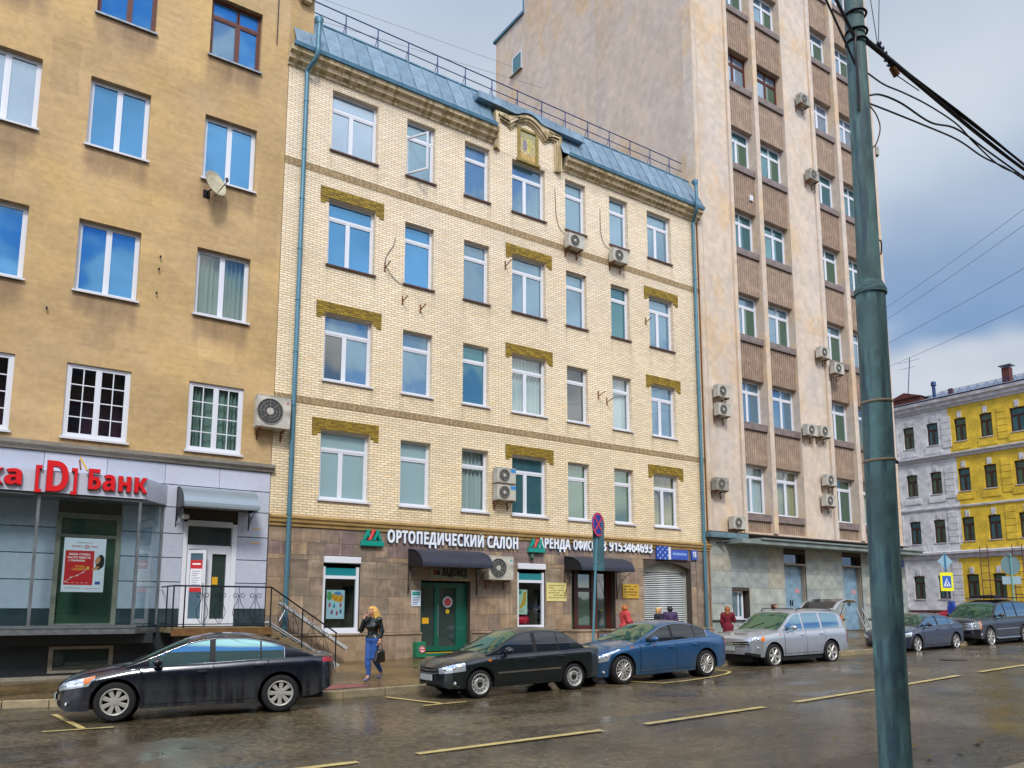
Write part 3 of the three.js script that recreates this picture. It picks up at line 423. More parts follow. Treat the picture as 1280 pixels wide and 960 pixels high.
    sub('pane', L(bx(x0 + 0.085, x1 - 0.115, y0 + 0.115, y1 - 0.695, -0.10, -0.09)), M.glass.clear, f); sub('sill', L(rb(x0 - 0.02, x1 + 0.02, y0 - 0.08, y0, -0.2, 0.06, 0.01)), M.white, f);
    sub('interior', L(mg([bx(x0, x1, y0, y1 - 0.3, -1.4, -1.38), bx(x0, x1, y0 - 0.1, y0, -1.4, -0.15), bx(x0, x1, y1 - 0.6, y1 - 0.58, -1.4, -0.15), bx(x0 - 0.02, x0, y0, y1 - 0.6, -1.38, -0.15), bx(x1, x1 + 0.02, y0, y1 - 0.6, -1.38, -0.15)])), M.roomWarm, f);
  };
  shopWin(9.32, 10.56, 1.2, 3.55); shopWin(16.7, 17.96, 1.22, 3.57);
  // green glazed shop door and its step
  {
    const x0 = 12.8, x1 = 14.68, z = -0.22, d = part('shop_door', [bx(x0, x0 + 0.09, 0.5, 2.8, z - 0.06, z + 0.03), bx(x1 - 0.3, x1, 0.5, 2.8, z - 0.06, z + 0.03), bx(x0 + 0.09, x1 - 0.3, 2.64, 2.8, z - 0.06, z + 0.03), bx(x0 + 0.09, x1 - 0.3, 0.5, 0.66, z - 0.06, z + 0.03), bx(13.40, 13.58, 0.66, 2.64, z - 0.06, z + 0.03), bx(14.24, 14.38, 0.66, 2.64, z - 0.06, z + 0.03)], M.green, B);
    const L = (g) => { g.translate(-17.25, -0.4, 0); return g; };
    sub('pane', L(bx(12.89, 13.40, 0.66, 2.64, z - 0.03, z - 0.02)), M.glass.dark, d); sub('pane', L(bx(13.58, 14.24, 0.66, 2.64, z - 0.03, z - 0.02)), M.glass.dark, d);
    sub('handle', L(mg([cyl(V3(13.50, 1.0, z + 0.09), V3(13.50, 2.05, z + 0.09), 0.016), cyl(V3(13.44, 1.1, z), V3(13.50, 1.1, z + 0.09), 0.012), cyl(V3(13.44, 1.95, z), V3(13.50, 1.95, z + 0.09), 0.012)])), M.galv, d);
    sub('sticker', L(new THREE.CylinderGeometry(0.19, 0.19, 0.004, 24).rotateX(Math.PI / 2).translate(13.93, 2.15, z - 0.015)), std('#bcd3da', 0.5), d); sub('sticker', L(new THREE.CylinderGeometry(0.14, 0.14, 0.004, 20).rotateX(Math.PI / 2).translate(13.93, 2.15, z - 0.011)), std('#c64a4e', 0.5), d);
    sub('sticker', L(new THREE.CylinderGeometry(0.08, 0.08, 0.004, 18).rotateX(Math.PI / 2).translate(13.93, 1.83, z - 0.015)), std('#e0b21e', 0.5), d); sub('sticker', L(bx(12.95, 13.2, 1.42, 1.62, z - 0.018, z - 0.014)), std('#e0a91e', 0.5), d);
    part('door_step', [rb(12.7, 14.75, -0.1, 0.46, -0.3, 0.16, 0.01)], mottled('#1c7a62', 0.4, 1, 0.002), B); part('step_edge', [rb(12.7, 14.75, 0.455, 0.48, 0.10, 0.168, 0.006)], std('#c9a51e', 0.5), B); part('door_step', [rb(12.6, 15.1, -0.1, 0.36, 0.16, 0.5, 0.01)], mottled('#8d8468', 0.6, 1, 0.004), B);
  }
  // brown double door of the office entrance, set back
  {
    const z = -0.32, L = (g) => { g.translate(-17.25, -0.4, 0); return g; }, d = part('entrance_door', [bx(19.2, 19.32, 0.4, 3.36, z - 0.06, z + 0.04), bx(19.55, 19.75, 0.4, 3.36, z - 0.06, z + 0.05), bx(20.42, 20.72, 0.4, 3.36, z - 0.06, z + 0.05), bx(21.22, 21.42, 0.4, 3.36, z - 0.06, z + 0.04), bx(19.75, 20.42, 0.4, 1.3, z - 0.05, z + 0.03), bx(20.72, 21.22, 0.4, 0.8, z - 0.05, z + 0.03), bx(19.75, 20.42, 2.58, 2.74, z - 0.05, z + 0.03)], M.maroonWood, B);
    for (const [a, b, c, e] of [[19.32, 19.55, 0.5, 3.3], [19.75, 20.42, 1.3, 2.58], [19.75, 20.42, 2.74, 3.3], [20.72, 21.22, 0.8, 3.3]]) sub('pane', L(bx(a, b, c, e, z - 0.03, z - 0.02)), a > 20.5 ? M.glass.dark : M.glass.green, d);
    sub('handle', L(new THREE.SphereGeometry(0.045, 12, 8).translate(20.92, 1.85, z + 0.06)), phy('#b99a3a', 0.3, { metalness: 0.8 }), d);
  }
  // roller shutter in its arch
  { const sl = []; for (let i = 0; i < 45; i++) { const y = 0.42 + i * 0.078; sl.push(y); } const s = part('roller_shutter', [bx(22.9, 23.03, 0.3, 3.9, -0.42, -0.30), bx(25.7, 25.82, 0.3, 3.9, -0.42, -0.30), bx(22.9, 25.8, 3.45, 4.0, -0.44, -0.31)], mottled('#b9bcae', 0.5, 1.2, 0.001), B); const slat = (() => { const g = new THREE.CylinderGeometry(0.046, 0.046, 2.68, 8, 1, false, -Math.PI / 2, Math.PI); g.rotateZ(Math.PI / 2); g.rotateX(-Math.PI / 2); g.scale(1, 0.82, 0.5); return clean(g); })(), mt = [mottled('#f2f8f4', 0.4, 1, 0.001), mottled('#e6eeea', 0.4, 1, 0.001)]; sl.forEach((y, i) => { const m = sub('slat', slat, mt[i % 2], s); m.position.set(24.365 - 17.25, y - 0.4, -0.37); }); }
  part('pier', [rb(26.05, 26.93, 1.16, 4.38, -0.013, 0.05, 0.01)], M.slab[2], B);
  // rainwater pipes
  const pipe = (x, top, n) => { const p = part('drainpipe', [cyl(V3(x, 0.6, 0.13), V3(x, 19.45, 0.13), 0.075, 0.075, 12), tube([V3(x, 19.42, 0.13), V3(x, 19.62, 0.15), V3(x + top * 0.14, 19.9, 0.45), V3(x + top * 0.18, 20.15, 0.56), V3(x + top * 0.18, 20.4, 0.56)], 0.075, 24, 10), cyl(V3(x + top * 0.18, 20.35, 0.56), V3(x + top * 0.2, 21.15, 0.56), 0.075, 0.08, 10), cyl(V3(x + top * 0.2, 21.15, 0.56), V3(x + top * 0.2, 21.35, 0.5), 0.09, 0.16, 12), tube([V3(x, 0.62, 0.13), V3(x, 0.5, 0.15), V3(x, 0.4, 0.3)], 0.075, 10, 10)], M.pipe, B); const b = baseOf.get(B); for (let i = 0; i < n; i++) { const y = 1.3 + i * 1.72; sub('pipe_collar', cyl(V3(x - b[0], y - b[1], 0.13), V3(x - b[0], y - b[1] + 0.05, 0.13), 0.088, 0.088, 12), M.pipe, p); } };
  pipe(8.12, 1, 11); pipe(26.5, -1, 11);
  part('conduit', [poly([V3(26.84, 0.6, 0.04), V3(26.84, 20, 0.04)], 0.035, 6)], M.rust, B);
  // cables and rusty stubs left on the wall
  const cable = (pts, rr = 0.011) => part('wall_cable', [tube(pts.map(([x, y]) => V3(x, y, 0.03)), rr, pts.length * 6, 5)], M.black, B);
  cable([[11.52, 14.72], [11.45, 14.4], [11.22, 14.0], [11.15, 13.66], [11.25, 13.5], [11.5, 13.22], [11.78, 13.08], [11.9, 13.1]]); cable([[18.55, 18.75], [18.58, 18.2], [18.62, 17.6], [18.78, 17.15], [19.1, 16.92]]); cable([[20.95, 18.6], [20.95, 18.0], [21.0, 17.4], [21.2, 17.05], [21.5, 16.95]]);
  const stub = (x, y, s = 1) => part('rusty_bracket', [rb(x - 0.02, x + 0.02, y - 0.22 * s, y + 0.12 * s, -0.01, 0.035, 0.004), cyl(V3(x, y - 0.1 * s, 0.02), V3(x + 0.02, y + 0.02, 0.42 * s), 0.02, 0.02, 6)], M.rust, B);
  stub(11.15, 13.6); stub(11.85, 12.55, 0.9); stub(12.55, 12.4, 0.9); stub(16.15, 14.95); stub(20.7, 10.55); stub(21.15, 10.35, 0.9); stub(23.45, 14.25, 0.9);
}

// ---------------------------------------------------------------- outdoor units of air conditioners
function makeAC(w = 0.82, h = 0.56, d = 0.3, mat = M.acBody) {
  const g = new THREE.Group(); baseOf.set(g, [0, 0, 0]); const cx = -w * 0.12, R = h * 0.40;
  sub('casing', [rb(-w / 2, w / 2, 0, h, 0.12, 0.12 + d, 0.02), rb(-w / 2 + 0.005, w / 2 - 0.005, h - 0.012, h + 0.008, 0.11, 0.13 + d, 0.006)], mat, g);
  const gr = sub('fan_grille', (() => { const L = [new THREE.CircleGeometry(R, 24).translate(cx, h / 2, 0.122 + d)]; return mg(L); })(), M.acDark, g);
  const rings = [new THREE.TorusGeometry(R, 0.012, 5, 26).translate(cx, h / 2, 0.13 + d)]; for (const k of [0.25, 0.5, 0.75]) rings.push(new THREE.TorusGeometry(R * k, 0.007, 4, 22).translate(cx, h / 2, 0.13 + d)); for (let i = 0; i < 8; i++) { const a = i * Math.PI / 4; rings.push(cyl(V3(cx, h / 2, 0.13 + d), V3(cx + R * Math.cos(a), h / 2 + R * Math.sin(a), 0.13 + d), 0.006, 0.006, 4)); }
  sub('grille_wire', rings, M.acGrey, gr); sub('fan_hub', new THREE.CylinderGeometry(R * 0.28, R * 0.28, 0.03, 14).rotateX(Math.PI / 2).translate(cx, h / 2, 0.128 + d), mat, gr);
  const br = []; for (const s of [-0.36, 0.36]) br.push(bx(s * w - 0.02, s * w + 0.02, -0.05, -0.005, 0, 0.14 + d), bx(s * w - 0.02, s * w + 0.02, -0.32, -0.05, 0, 0.03), cyl(V3(s * w, -0.3, 0.02), V3(s * w, -0.05, d), 0.014, 0.014, 5));
  for (const q of [br.slice(0, 3), br.slice(3)]) sub('wall_bracket', q, M.rust, g); sub('valve_cover', rb(w / 2, w / 2 + 0.035, 0.06, 0.24, 0.18, 0.34, 0.01), M.acGrey, g);
  return g;
}
const acGroup = 'air conditioner outdoor units on the facades'; let acProto = {};
function placeAC(x, y, z, label, kind = 'small', turn = 0) {
  const dims = { small: [0.82, 0.56, 0.3, M.acBody], big: [1.02, 0.98, 0.34, M.acBody], shop: [1.05, 0.84, 0.34, M.acBody], grey: [0.8, 0.56, 0.32, M.acGrey] }[kind];
  if (!acProto[kind]) acProto[kind] = makeAC(...dims); const o = acProto[kind].clone(); o.name = numbered('air_conditioner'); o.position.set(x, y, z); o.rotation.y = turn; shade(o); scene.add(o); baseOf.set(o, [x, y, z]); return tag(o, label, 'air conditioner', acGroup);
}
placeAC(19.35, 16.30, 0, 'white air conditioner under the fifth window of the top brick floor, left of a pair');
placeAC(21.72, 16.30, 0, 'white air conditioner under the sixth window of the top brick floor, right of a pair');
{ const a = placeAC(15.95, 6.40, 0, 'upper of two white air conditioners stacked left of the first-floor middle window'), b = placeAC(15.95, 5.78, 0, 'lower of two white air conditioners stacked left of the first-floor middle window'); for (const o of [a, b]) sub('maker_badge', rb(0.18, 0.4, 0.40, 0.53, 0.418, 0.424, 0.002), std('#2f86c4', 0.4), o); }
{ const a = placeAC(15.7, 2.92, 0, 'large cream air conditioner on the stone wall beside the black shop awning', 'shop'); sub('badge', new THREE.CircleGeometry(0.06, 12).scale(1, 0.7, 1).translate(0.42, 0.7, 0.462), std('#4aa3a0', 0.5), a); }
{ const a = placeAC(7.42, 7.32, 0, 'big cream air conditioner on the ochre wall at its corner with the brick house', 'big'); sub('maker_badge', [0, 1, 2].map((i) => { const t = i * 2.094 + Math.PI / 2; return ext(shapeOf([[0, 0], [0.035 * Math.cos(t - 0.5), 0.035 * Math.sin(t - 0.5)], [0.065 * Math.cos(t), 0.065 * Math.sin(t)], [0.035 * Math.cos(t + 0.5), 0.035 * Math.sin(t + 0.5)]]), 0.462, 0.466).translate(0.41, 0.80, 0); }), std('#b3262e', 0.4), a); }
// ---------------------------------------------------------------- the ochre house on the left (facade at z = 0 up to x 7.55)
const ochre = thing('ochre_house', 'ochre rendered house on the left with white windows and a grey panelled bank floor', 'building', [1.5, 0.2, 0]);
{
  const B = ochre, L = (g) => { g.translate(-1.5, -0.2, 0); return g; };
  const C = [[-7.3, -5.75], [-4.1, -2.55], [-0.87, 0.7], [1.9, 3.49], [5.04, 6.62]], R = [[18.97, 21.08], [14.86, 16.98], [10.55, 12.65], [6.44, 8.5]];
  const holes = []; for (const [y0, y1] of [...R, [23.2, 25.2]]) for (const [x0, x1] of C) holes.push({ x0, x1, y0, y1 });
  part('wall', [wallGeo(-9, 7.53, 6.2, 26, holes, -0.45, 0)], M.ochre, B);
  part('wall', [bx(-9, 7.5, 5.9, 26, -12, -1.6), bx(-9, 7.5, 6.0, 6.2, -1.6, -0.45), bx(-9, -8.6, 0, 26, -1.6, -0.45), bx(-9, 7.5, 26, 26.3, -12, 0.3)], M.roomDark, B);
  part('gable_strip', [bx(7.53, 8.35, 20.1, 24.5, -0.9, -0.06)], M.ochre, B); part('wall_pipe', [poly([V3(7.1, 20.2, 0.04), V3(7.1, 25, 0.04)], 0.018, 5)], M.black, B);
  part('eaves_bracket', [rb(7.75, 8.3, 22.3, 22.5, -0.1, 0.25, 0.02), rb(7.85, 8.2, 22.15, 22.3, -0.1, 0.15, 0.02)], M.cornice, B);
  const gl = { 0: ['blue', 'blue', 'dark', 'blue', 'mid'], 1: ['pale', 'pale', 'pale', 'blue', 'blue'], 2: ['blue', 'blue', 'blue', 'blue', 'clear'], 3: ['clear', 'clear', 'clear', 'clear', 'clear'] };
  R.forEach(([y0, y1], r) => C.forEach(([x0, x1], c) => {
    const spec = { w: x1 - x0, h: y1 - y0, cols: [0.5], sill: 0.24, glass: gl[r][c], ft: 0.07 };
    if (r === 0) Object.assign(spec, { frame: M.brownWood, transom: 0.62, split: true, glass: c === 4 ? ['mid', 'blue'] : gl[r][c], sillMat: M.galv, cols: [0.55] });
    if (r === 3) Object.assign(spec, { grid: 4, ft: 0.085, room: c < 4 ? M.purple : M.roomWarm, sill: 0.1, curtain: c === 4 ? 3 : -1, tr: 0.55 });
    if (spec.glass === 'clear' && r < 3) Object.assign(spec, { room: M.roomDark, curtain: 3, tr: 0.35 });
    addWindow(B, spec, [(x0 + x1) / 2, y0 + 0.02, r === 3 ? -0.08 : -0.2]);
  }));
  part('ledge', [sweepX([[-0.02, 6.0], [0.10, 6.02], [0.12, 6.10], [0.20, 6.14], [0.22, 6.24], [-0.02, 6.28]], -9, 7.62)], M.ledge, B);
  // ground floor: grey panels with thin joints round the bank door
  const doorH = { x0: 5.12, x1: 6.62, y0: 1.42, y1: 4.42 }, winH = [{ x0: -2.9, x1: -1.3, y0: 1.4, y1: 4.35 }, { x0: 1.98, x1: 3.5, y0: 1.4, y1: 4.42 }];
  part('shop_wall', [wallGeo(-9, 7.53, -0.3, 6.0, [doorH, ...winH], -0.5, -0.012)], M.joint, B);
  const rows = [1.9, 2.65, 3.33, 4.01, 4.76, 5.40, 6.0], r = rng(31);
  for (let j = 0; j < rows.length - 1; j++) {
    let iv = [[-8.9, 7.53]]; for (const h of [doorH, ...winH]) if (h.y1 > rows[j] + 0.1) iv = iv.flatMap(([a, b]) => (h.x1 <= a || h.x0 >= b ? [[a, b]] : [[a, h.x0], [h.x1, b]]));
    for (const [a, b] of iv) { const n = Math.max(1, Math.round((b - a) / 1.5)); for (let i = 0; i < n; i++) part('wall_panel', [rb(lerp(a, b, i / n) + 0.005, lerp(a, b, (i + 1) / n) - 0.005, rows[j] + 0.012, rows[j + 1] - 0.012, -0.013, 0.03, 0.004)], M.greyPanel[(r() * 3) | 0], B); }
  }
  for (const [a, b] of [[-8.9, -2.9], [-1.3, 1.98], [3.5, 5.12], [6.62, 7.53]]) part('base_panel', [rb(a, b, 1.42, 1.89, -0.013, 0.034, 0.004)], M.darkTeal, B);
  part('basement_wall', [bx(-9, 7.53, -0.3, 1.40, -0.013, 0.04)], M.basement, B);
  part('base_course', [rb(-9, 4.4, -0.3, 0.2, 0.042, 0.12, 0.01)], M.ledge, B);
  // basement window frame
  const bw = part('basement_window', [bx(2.02, 2.12, 0.26, 0.94, 0.04, 0.07), bx(3.42, 3.52, 0.26, 0.94, 0.04, 0.07), bx(2.12, 3.42, 0.86, 0.94, 0.04, 0.07), bx(2.12, 3.42, 0.26, 0.33, 0.04, 0.07)], M.ledge, B); sub('pane', L(bx(2.12, 3.42, 0.33, 0.86, 0.042, 0.05)), M.glass.dark, bw);
  // bank windows behind the glazed bay
  for (const h of winH) { const x0 = h.x0, x1 = h.x1, f = part('shop_window', [bx(x0 - 0.02, x0 + 0.1, 1.4, 4.42, -0.12, 0.06), bx(x1 - 0.1, x1 + 0.02, 1.4, 4.42, -0.12, 0.06), bx(x0 + 0.1, x1 - 0.1, 4.28, 4.42, -0.12, 0.06), bx(x0 + 0.1, x1 - 0.1, 3.78, 3.86, -0.12, 0.02), bx(x0 + 0.1, x1 - 0.1, 1.4, 1.52, -0.12, 0.05)], M.ledge, B); sub('pane', L(bx(x0 + 0.1, x1 - 0.1, 1.52, 4.28, -0.06, -0.05)), M.glass.green, f); }
  // glazed bay on a steel tray
  const z1 = 0.9, y0 = 1.44, y1 = 4.72, xr = 3.84, bay = part('glazed_bay', [bx(-9, xr + 0.06, y0 - 0.03, y0 + 0.04, 0.04, z1 + 0.05), bx(-9, xr + 0.06, y1, y1 + 0.06, 0.04, z1 + 0.02), ...[-3.1, -0.9, 1.46, 3.80].map((x) => bx(x - 0.035, x + 0.035, y0 + 0.04, y1, z1 - 0.05, z1 + 0.05)), bx(4.5, 4.56, y0 + 0.04, y1, 0.03, 0.08)], M.galv, B);
  for (const [a, b] of [[-3.06, -0.935], [-0.865, 1.425], [1.495, 3.765]]) sub('pane', L(bx(a, b, y0 + 0.04, y1, z1 - 0.01, z1)), M.glass.clear, bay);
  const ret = (x, z, q, w) => { const g = new THREE.BoxGeometry(w, y1 - y0 - 0.04, 0.01); g.rotateY(Math.atan2(0.82, 0.68)); g.translate((3.84 + 4.53) / 2, (y0 + y1) / 2, 0.47); return g; };
  sub('pane', L(boxUV(ret(0, 0, 0, 1.04))), M.glass.clear, bay);
  part('bay_tray', [ext(shapeOf([[-9, -0.93], [3.88, -0.93], [4.58, -0.04], [-9, -0.04]]), 0, 0.15).rotateX(-Math.PI / 2).scale(1, 1, 1).translate(0, 1.26, 0)], M.galv, B);
  part('bay_back_base', [bx(-9, 4.4, 1.0, 1.26, 0.04, 0.5)], M.basement, B);
  const fas = part('sign_fascia', [ext(shapeOf([[-9, -0.99], [3.9, -0.99], [4.62, -0.04], [-9, -0.04]]), 0, 0.56).rotateX(-Math.PI / 2).translate(0, 4.80, 0)], M.greyPanel[1], B); void fas;
  part('soffit_lamp', [rb(2.55, 2.75, 4.74, 4.79, 0.5, 0.65, 0.01)], M.white, B);
  // bank door
  {
    const d = part('bank_door', [bx(5.12, 5.24, 1.42, 4.36, -0.2, 0.05), bx(6.48, 6.62, 1.42, 4.36, -0.2, 0.05), bx(5.24, 6.48, 4.26, 4.42, -0.2, 0.05), bx(5.24, 6.48, 3.6, 3.72, -0.16, -0.02), bx(5.82, 5.96, 1.42, 3.6, -0.16, -0.02), bx(6.36, 6.48, 1.42, 3.6, -0.16, -0.02), bx(5.96, 6.36, 1.42, 1.62, -0.16, -0.02), bx(5.96, 6.36, 3.48, 3.6, -0.16, -0.02), bx(5.24, 5.30, 1.42, 3.6, -0.16, -0.02)], M.white, B);
    sub('pane', L(bx(5.24, 6.48, 3.72, 4.26, -0.1, -0.09)), M.glass.dark, d); sub('pane', L(bx(5.96, 6.36, 1.62, 3.48, -0.1, -0.09)), M.glass.dark, d); sub('pane', L(bx(5.30, 5.82, 1.42, 3.6, -0.13, -0.12)), M.glass.dark, d);
    const leaf = mg([bx(0, 0.09, 0, 2.14, -0.03, 0.03), bx(0.43, 0.52, 0, 2.14, -0.03, 0.03), bx(0.09, 0.43, 0, 0.2, -0.03, 0.03), bx(0.09, 0.43, 2.04, 2.14, -0.03, 0.03)]); const lf = sub('door_leaf', leaf, M.white, d); lf.position.set(5.28 - 1.5, 1.43 - 0.2, 0.0); lf.rotation.y = -0.5;
    d.remove(lf); B.add(lf); sub('pane', bx(0.09, 0.43, 0.2, 2.04, -0.006, 0.006), M.glass.mid, lf); sub('handle', [cyl(V3(0.47, 0.85, 0.06), V3(0.47, 1.2, 0.06), 0.012), cyl(V3(0.47, 0.9, 0), V3(0.47, 0.9, 0.06), 0.01), cyl(V3(0.47, 1.15, 0), V3(0.47, 1.15, 0.06), 0.01)], M.galv, lf);
    sub('notice', bx(0.10, 0.42, 0.95, 1.85, 0.008, 0.012), std('#ffffff', 0.6, { map: canvasTex(96, 256, (g, w, h) => { g.fillStyle = '#e9e9ec'; g.fillRect(0, 0, w, h); g.fillStyle = '#c8242a'; g.fillRect(0, 0, w, 70); g.fillRect(0, 220, w, 36); g.fillStyle = '#fff'; g.fillRect(14, 26, 68, 12); g.fillStyle = '#8d8fb0'; for (let i = 0; i < 7; i++) g.fillRect(12, 88 + i * 18, 70 - (i % 3) * 12, 6); }) }), lf);
    { const m = lf.children[lf.children.length - 1], g = m.geometry, uv = g.attributes.uv, p = g.attributes.position; for (let i = 0; i < uv.count; i++) uv.setXY(i, (p.getX(i) - 0.1) / 0.32, (p.getY(i) - 0.95) / 0.9); }
    sub('sticker', L(bx(6.0, 6.16, 2.6, 2.82, -0.088, -0.084)), std('#d9a51c', 0.5), d); sub('curtain', L(bx(5.97, 6.35, 1.63, 2.5, -0.2, -0.19)), std('#6c2d2d', 0.9), d);
  }
  part('number_plate', [rb(7.08, 7.32, 4.26, 4.30, 0.03, 0.036, 0.002), rb(7.0, 7.3, 3.82, 3.87, 0.03, 0.036, 0.002)], std('#d8b47a', 0.6), B);
  for (const [x, y] of [[4.02, 12.06], [4.0, 11.68], [3.98, 10.95], [1.3, 9.9]]) part('iron_hook', [cyl(V3(x, y, 0), V3(x, y, 0.07), 0.012), rb(x - 0.02, x + 0.03, y - 0.07, y + 0.01, 0.06, 0.09, 0.008)], M.iron, B);
}
// bank lettering on the fascia
{
  const s = thing('bank_sign', 'red raised letters of the bank sign over the glazed bay on the left', 'sign', [2.4, 4.8, 1]); const red = phy('#d81820', 0.35, { clearcoat: 0.5 }), dk = std('#5e0d12', 0.5), z = 1.0;
  letters('Тройка', -1.7, 1.1, 4.93, 0.36, z, 0.09, red, s, dk); letters('[', 1.30, 1.48, 4.90, 0.40, z, 0.08, red, s, dk); letters('D', 1.50, 2.10, 4.82, 0.56, z, 0.1, red, s, dk); letters(']', 2.12, 2.29, 4.90, 0.40, z, 0.08, red, s, dk); letters('Банк', 2.46, 3.92, 4.95, 0.38, z, 0.09, red, s, dk);
}
{
  const x0 = 2.13, x1 = 3.10, y0 = 2.33, y1 = 3.72, P = (x, y) => [(x - x0) / (x1 - x0), (y - y0) / (y1 - y0)];
  const g = bx(x0, x1, y0, y1, 0.55, 0.56), uv = g.attributes.uv; for (let i = 0; i < uv.count; i++) uv.setXY(i, ...P(uv.getX(i), uv.getY(i)));
  const m = solo('poster', g, std('#ffffff', 0.5, { map: canvasTex(512, 736, (c, w, h) => {
    c.fillStyle = '#e4e4ee'; c.fillRect(0, 0, w, h); c.fillStyle = '#b02030'; c.font = 'bold 36px sans-serif'; c.fillText('Тройка', 90, 124); c.fillText('Банк', 330, 124); c.font = 'bold 70px sans-serif'; c.fillText('D', 254, 142); c.font = '50px sans-serif'; c.fillText('[', 236, 132); c.fillText(']', 304, 132);
    c.fillStyle = '#555'; c.fillRect(150, 60, 190, 7); c.fillStyle = '#cf1a22'; c.fillRect(24, 172, 350, 470); c.fillStyle = '#fff'; c.font = 'bold 37px sans-serif'; c.fillText('ВАША СТАВКА', 66, 236); c.fillText('РАСТЕТ ВМЕСТЕ', 50, 280); c.fillText('С РЫНКОМ', 64, 322); c.fillStyle = '#f0c030'; c.font = 'bold 34px sans-serif'; c.fillText('ВКЛАД', 150, 400); c.fillText('«ИНДЕКС»', 110, 438);
    c.strokeStyle = '#fff'; c.lineWidth = 4; c.beginPath(); c.moveTo(46, 600); c.lineTo(110, 540); c.lineTo(180, 512); c.lineTo(250, 468); c.lineTo(300, 410); c.stroke(); c.fillStyle = '#fff'; for (const [x, y] of [[46, 600], [110, 540], [180, 512], [250, 468]]) { c.beginPath(); c.arc(x, y, 9, 0, 7); c.fill(); } c.fillStyle = '#f0c030'; c.beginPath(); c.arc(305, 408, 20, 0, 7); c.fill(); c.fillStyle = '#e8a0a0'; for (let i = 0; i < 5; i++) c.fillRect(60 + i * 56, 606, 34, 10);
    c.fillStyle = '#17161a'; c.beginPath(); c.ellipse(452, 330, 52, 110, 0.1, 0, 7); c.fill(); c.fillStyle = '#c98a62'; c.beginPath(); c.ellipse(420, 300, 30, 54, 0.25, 0, 7); c.fill(); c.beginPath(); c.ellipse(400, 410, 50, 20, -0.5, 0, 7); c.fill(); c.fillStyle = '#dfe0e6'; c.beginPath(); c.moveTo(390, 470); c.lineTo(505, 380); c.lineTo(505, 500); c.lineTo(400, 520); c.fill();
    c.fillStyle = '#2a4f9e'; c.fillRect(404, 590, 64, 42); c.fillStyle = '#777'; c.fillRect(40, 680, 200, 8); c.fillStyle = '#c05050'; c.fillRect(270, 684, 210, 6);
  }) }), 'red and white bank advertising poster hung inside the glazed bay', 'poster', [2.6, 2.33, 0.55]); void m;
}
// ---------------------------------------------------------------- awnings
function awning(x0, x1, z1, yTop, yLip, yLow, mat, label, glass) {
  const a = thing('door_awning', label, 'awning', [(x0 + x1) / 2, yLow, 0]), N = 12, pos = [], prof = [];
  for (let i = 0; i <= N; i++) { const t = i / N * Math.PI / 2; prof.push([z1 * Math.sin(t) ** 1.0 + 0.02, yLip + (yTop - yLip) * Math.cos(t)]); }
  const outer = prof, inner = prof.map(([z, y]) => [z - 0.012, y - 0.02]).reverse(); part('hood', [sweepX([...outer, [z1 + 0.02, yLip - 0.06], [z1 + 0.005, yLip - 0.06], ...inner], x0, x1)], mat, a);
  for (const x of [x0 + 0.015, x1 - 0.015]) { part('side_bracket', [tube(prof.map(([z, y]) => V3(x, y - 0.03, z - 0.01)), 0.016, 16, 5), poly([V3(x, yTop - 0.02, 0.03), V3(x, yLow, 0.03)], 0.016, 5), poly([V3(x, yLip - 0.04, 0.03), V3(x, yLip - 0.04, z1)], 0.014, 5), tube(range(0, 30, 30).map((k) => { const t = k / 30 * Math.PI * 3.4, rr = 0.20 * (1 - k / 36); return V3(x, yLip - 0.24 + rr * Math.sin(t), 0.26 + rr * Math.cos(t)); }), 0.009, 60, 4), tube([V3(x, yLow + 0.05, 0.04), V3(x, lerp(yLow, yLip, 0.5), z1 * 0.2), V3(x, lerp(yLow, yLip, 0.8), z1 * 0.55), V3(x, yLip - 0.05, z1 * 0.95)], 0.011, 14, 5)], M.iron, a); if (glass) part('side_plate', [(() => { const s = shapeOf([[0.03, yLip - 0.02], ...prof.slice().reverse().map(([z, y]) => [Math.max(0.03, z - 0.02), y - 0.03]), ]); const g = new THREE.ShapeGeometry(s); g.rotateY(-Math.PI / 2); g.translate(x, 0, 0); return g; })()], glass, a); }
  return a;
}
awning(4.88, 6.95, 1.0, 5.36, 4.76, 4.2, phy('#8f9ba2', 0.35, { metalness: 0.4, side: THREE.DoubleSide }), 'light grey curved metal awning over the white bank door', phy('#262b2e', 0.4, { side: THREE.DoubleSide }));
{ const dark = mottled('#2b3040', 0.5, 0.8, 0.002, { side: THREE.DoubleSide }); const net = std('#15161a', 0.7, { side: THREE.DoubleSide }); awning(12.25, 14.95, 1.05, 3.9, 3.34, 2.38, dark, 'black curved awning over the green glazed shop door', net); awning(18.85, 21.5, 1.05, 3.9, 3.40, 2.3, dark, 'black curved awning over the brown office door behind the street sign', net); }
{ const c = thing('security_camera', 'small beige lamp box hanging under the grey bank awning', 'lamp', [5.05, 4.5, 0.4]); part('body', [rb(4.98, 5.14, 4.40, 4.52, 0.3, 0.55, 0.02)], M.acBody, c); part('arm', [cyl(V3(5.06, 4.5, 0.4), V3(5.06, 4.72, 0.2), 0.015)], M.iron, c); }
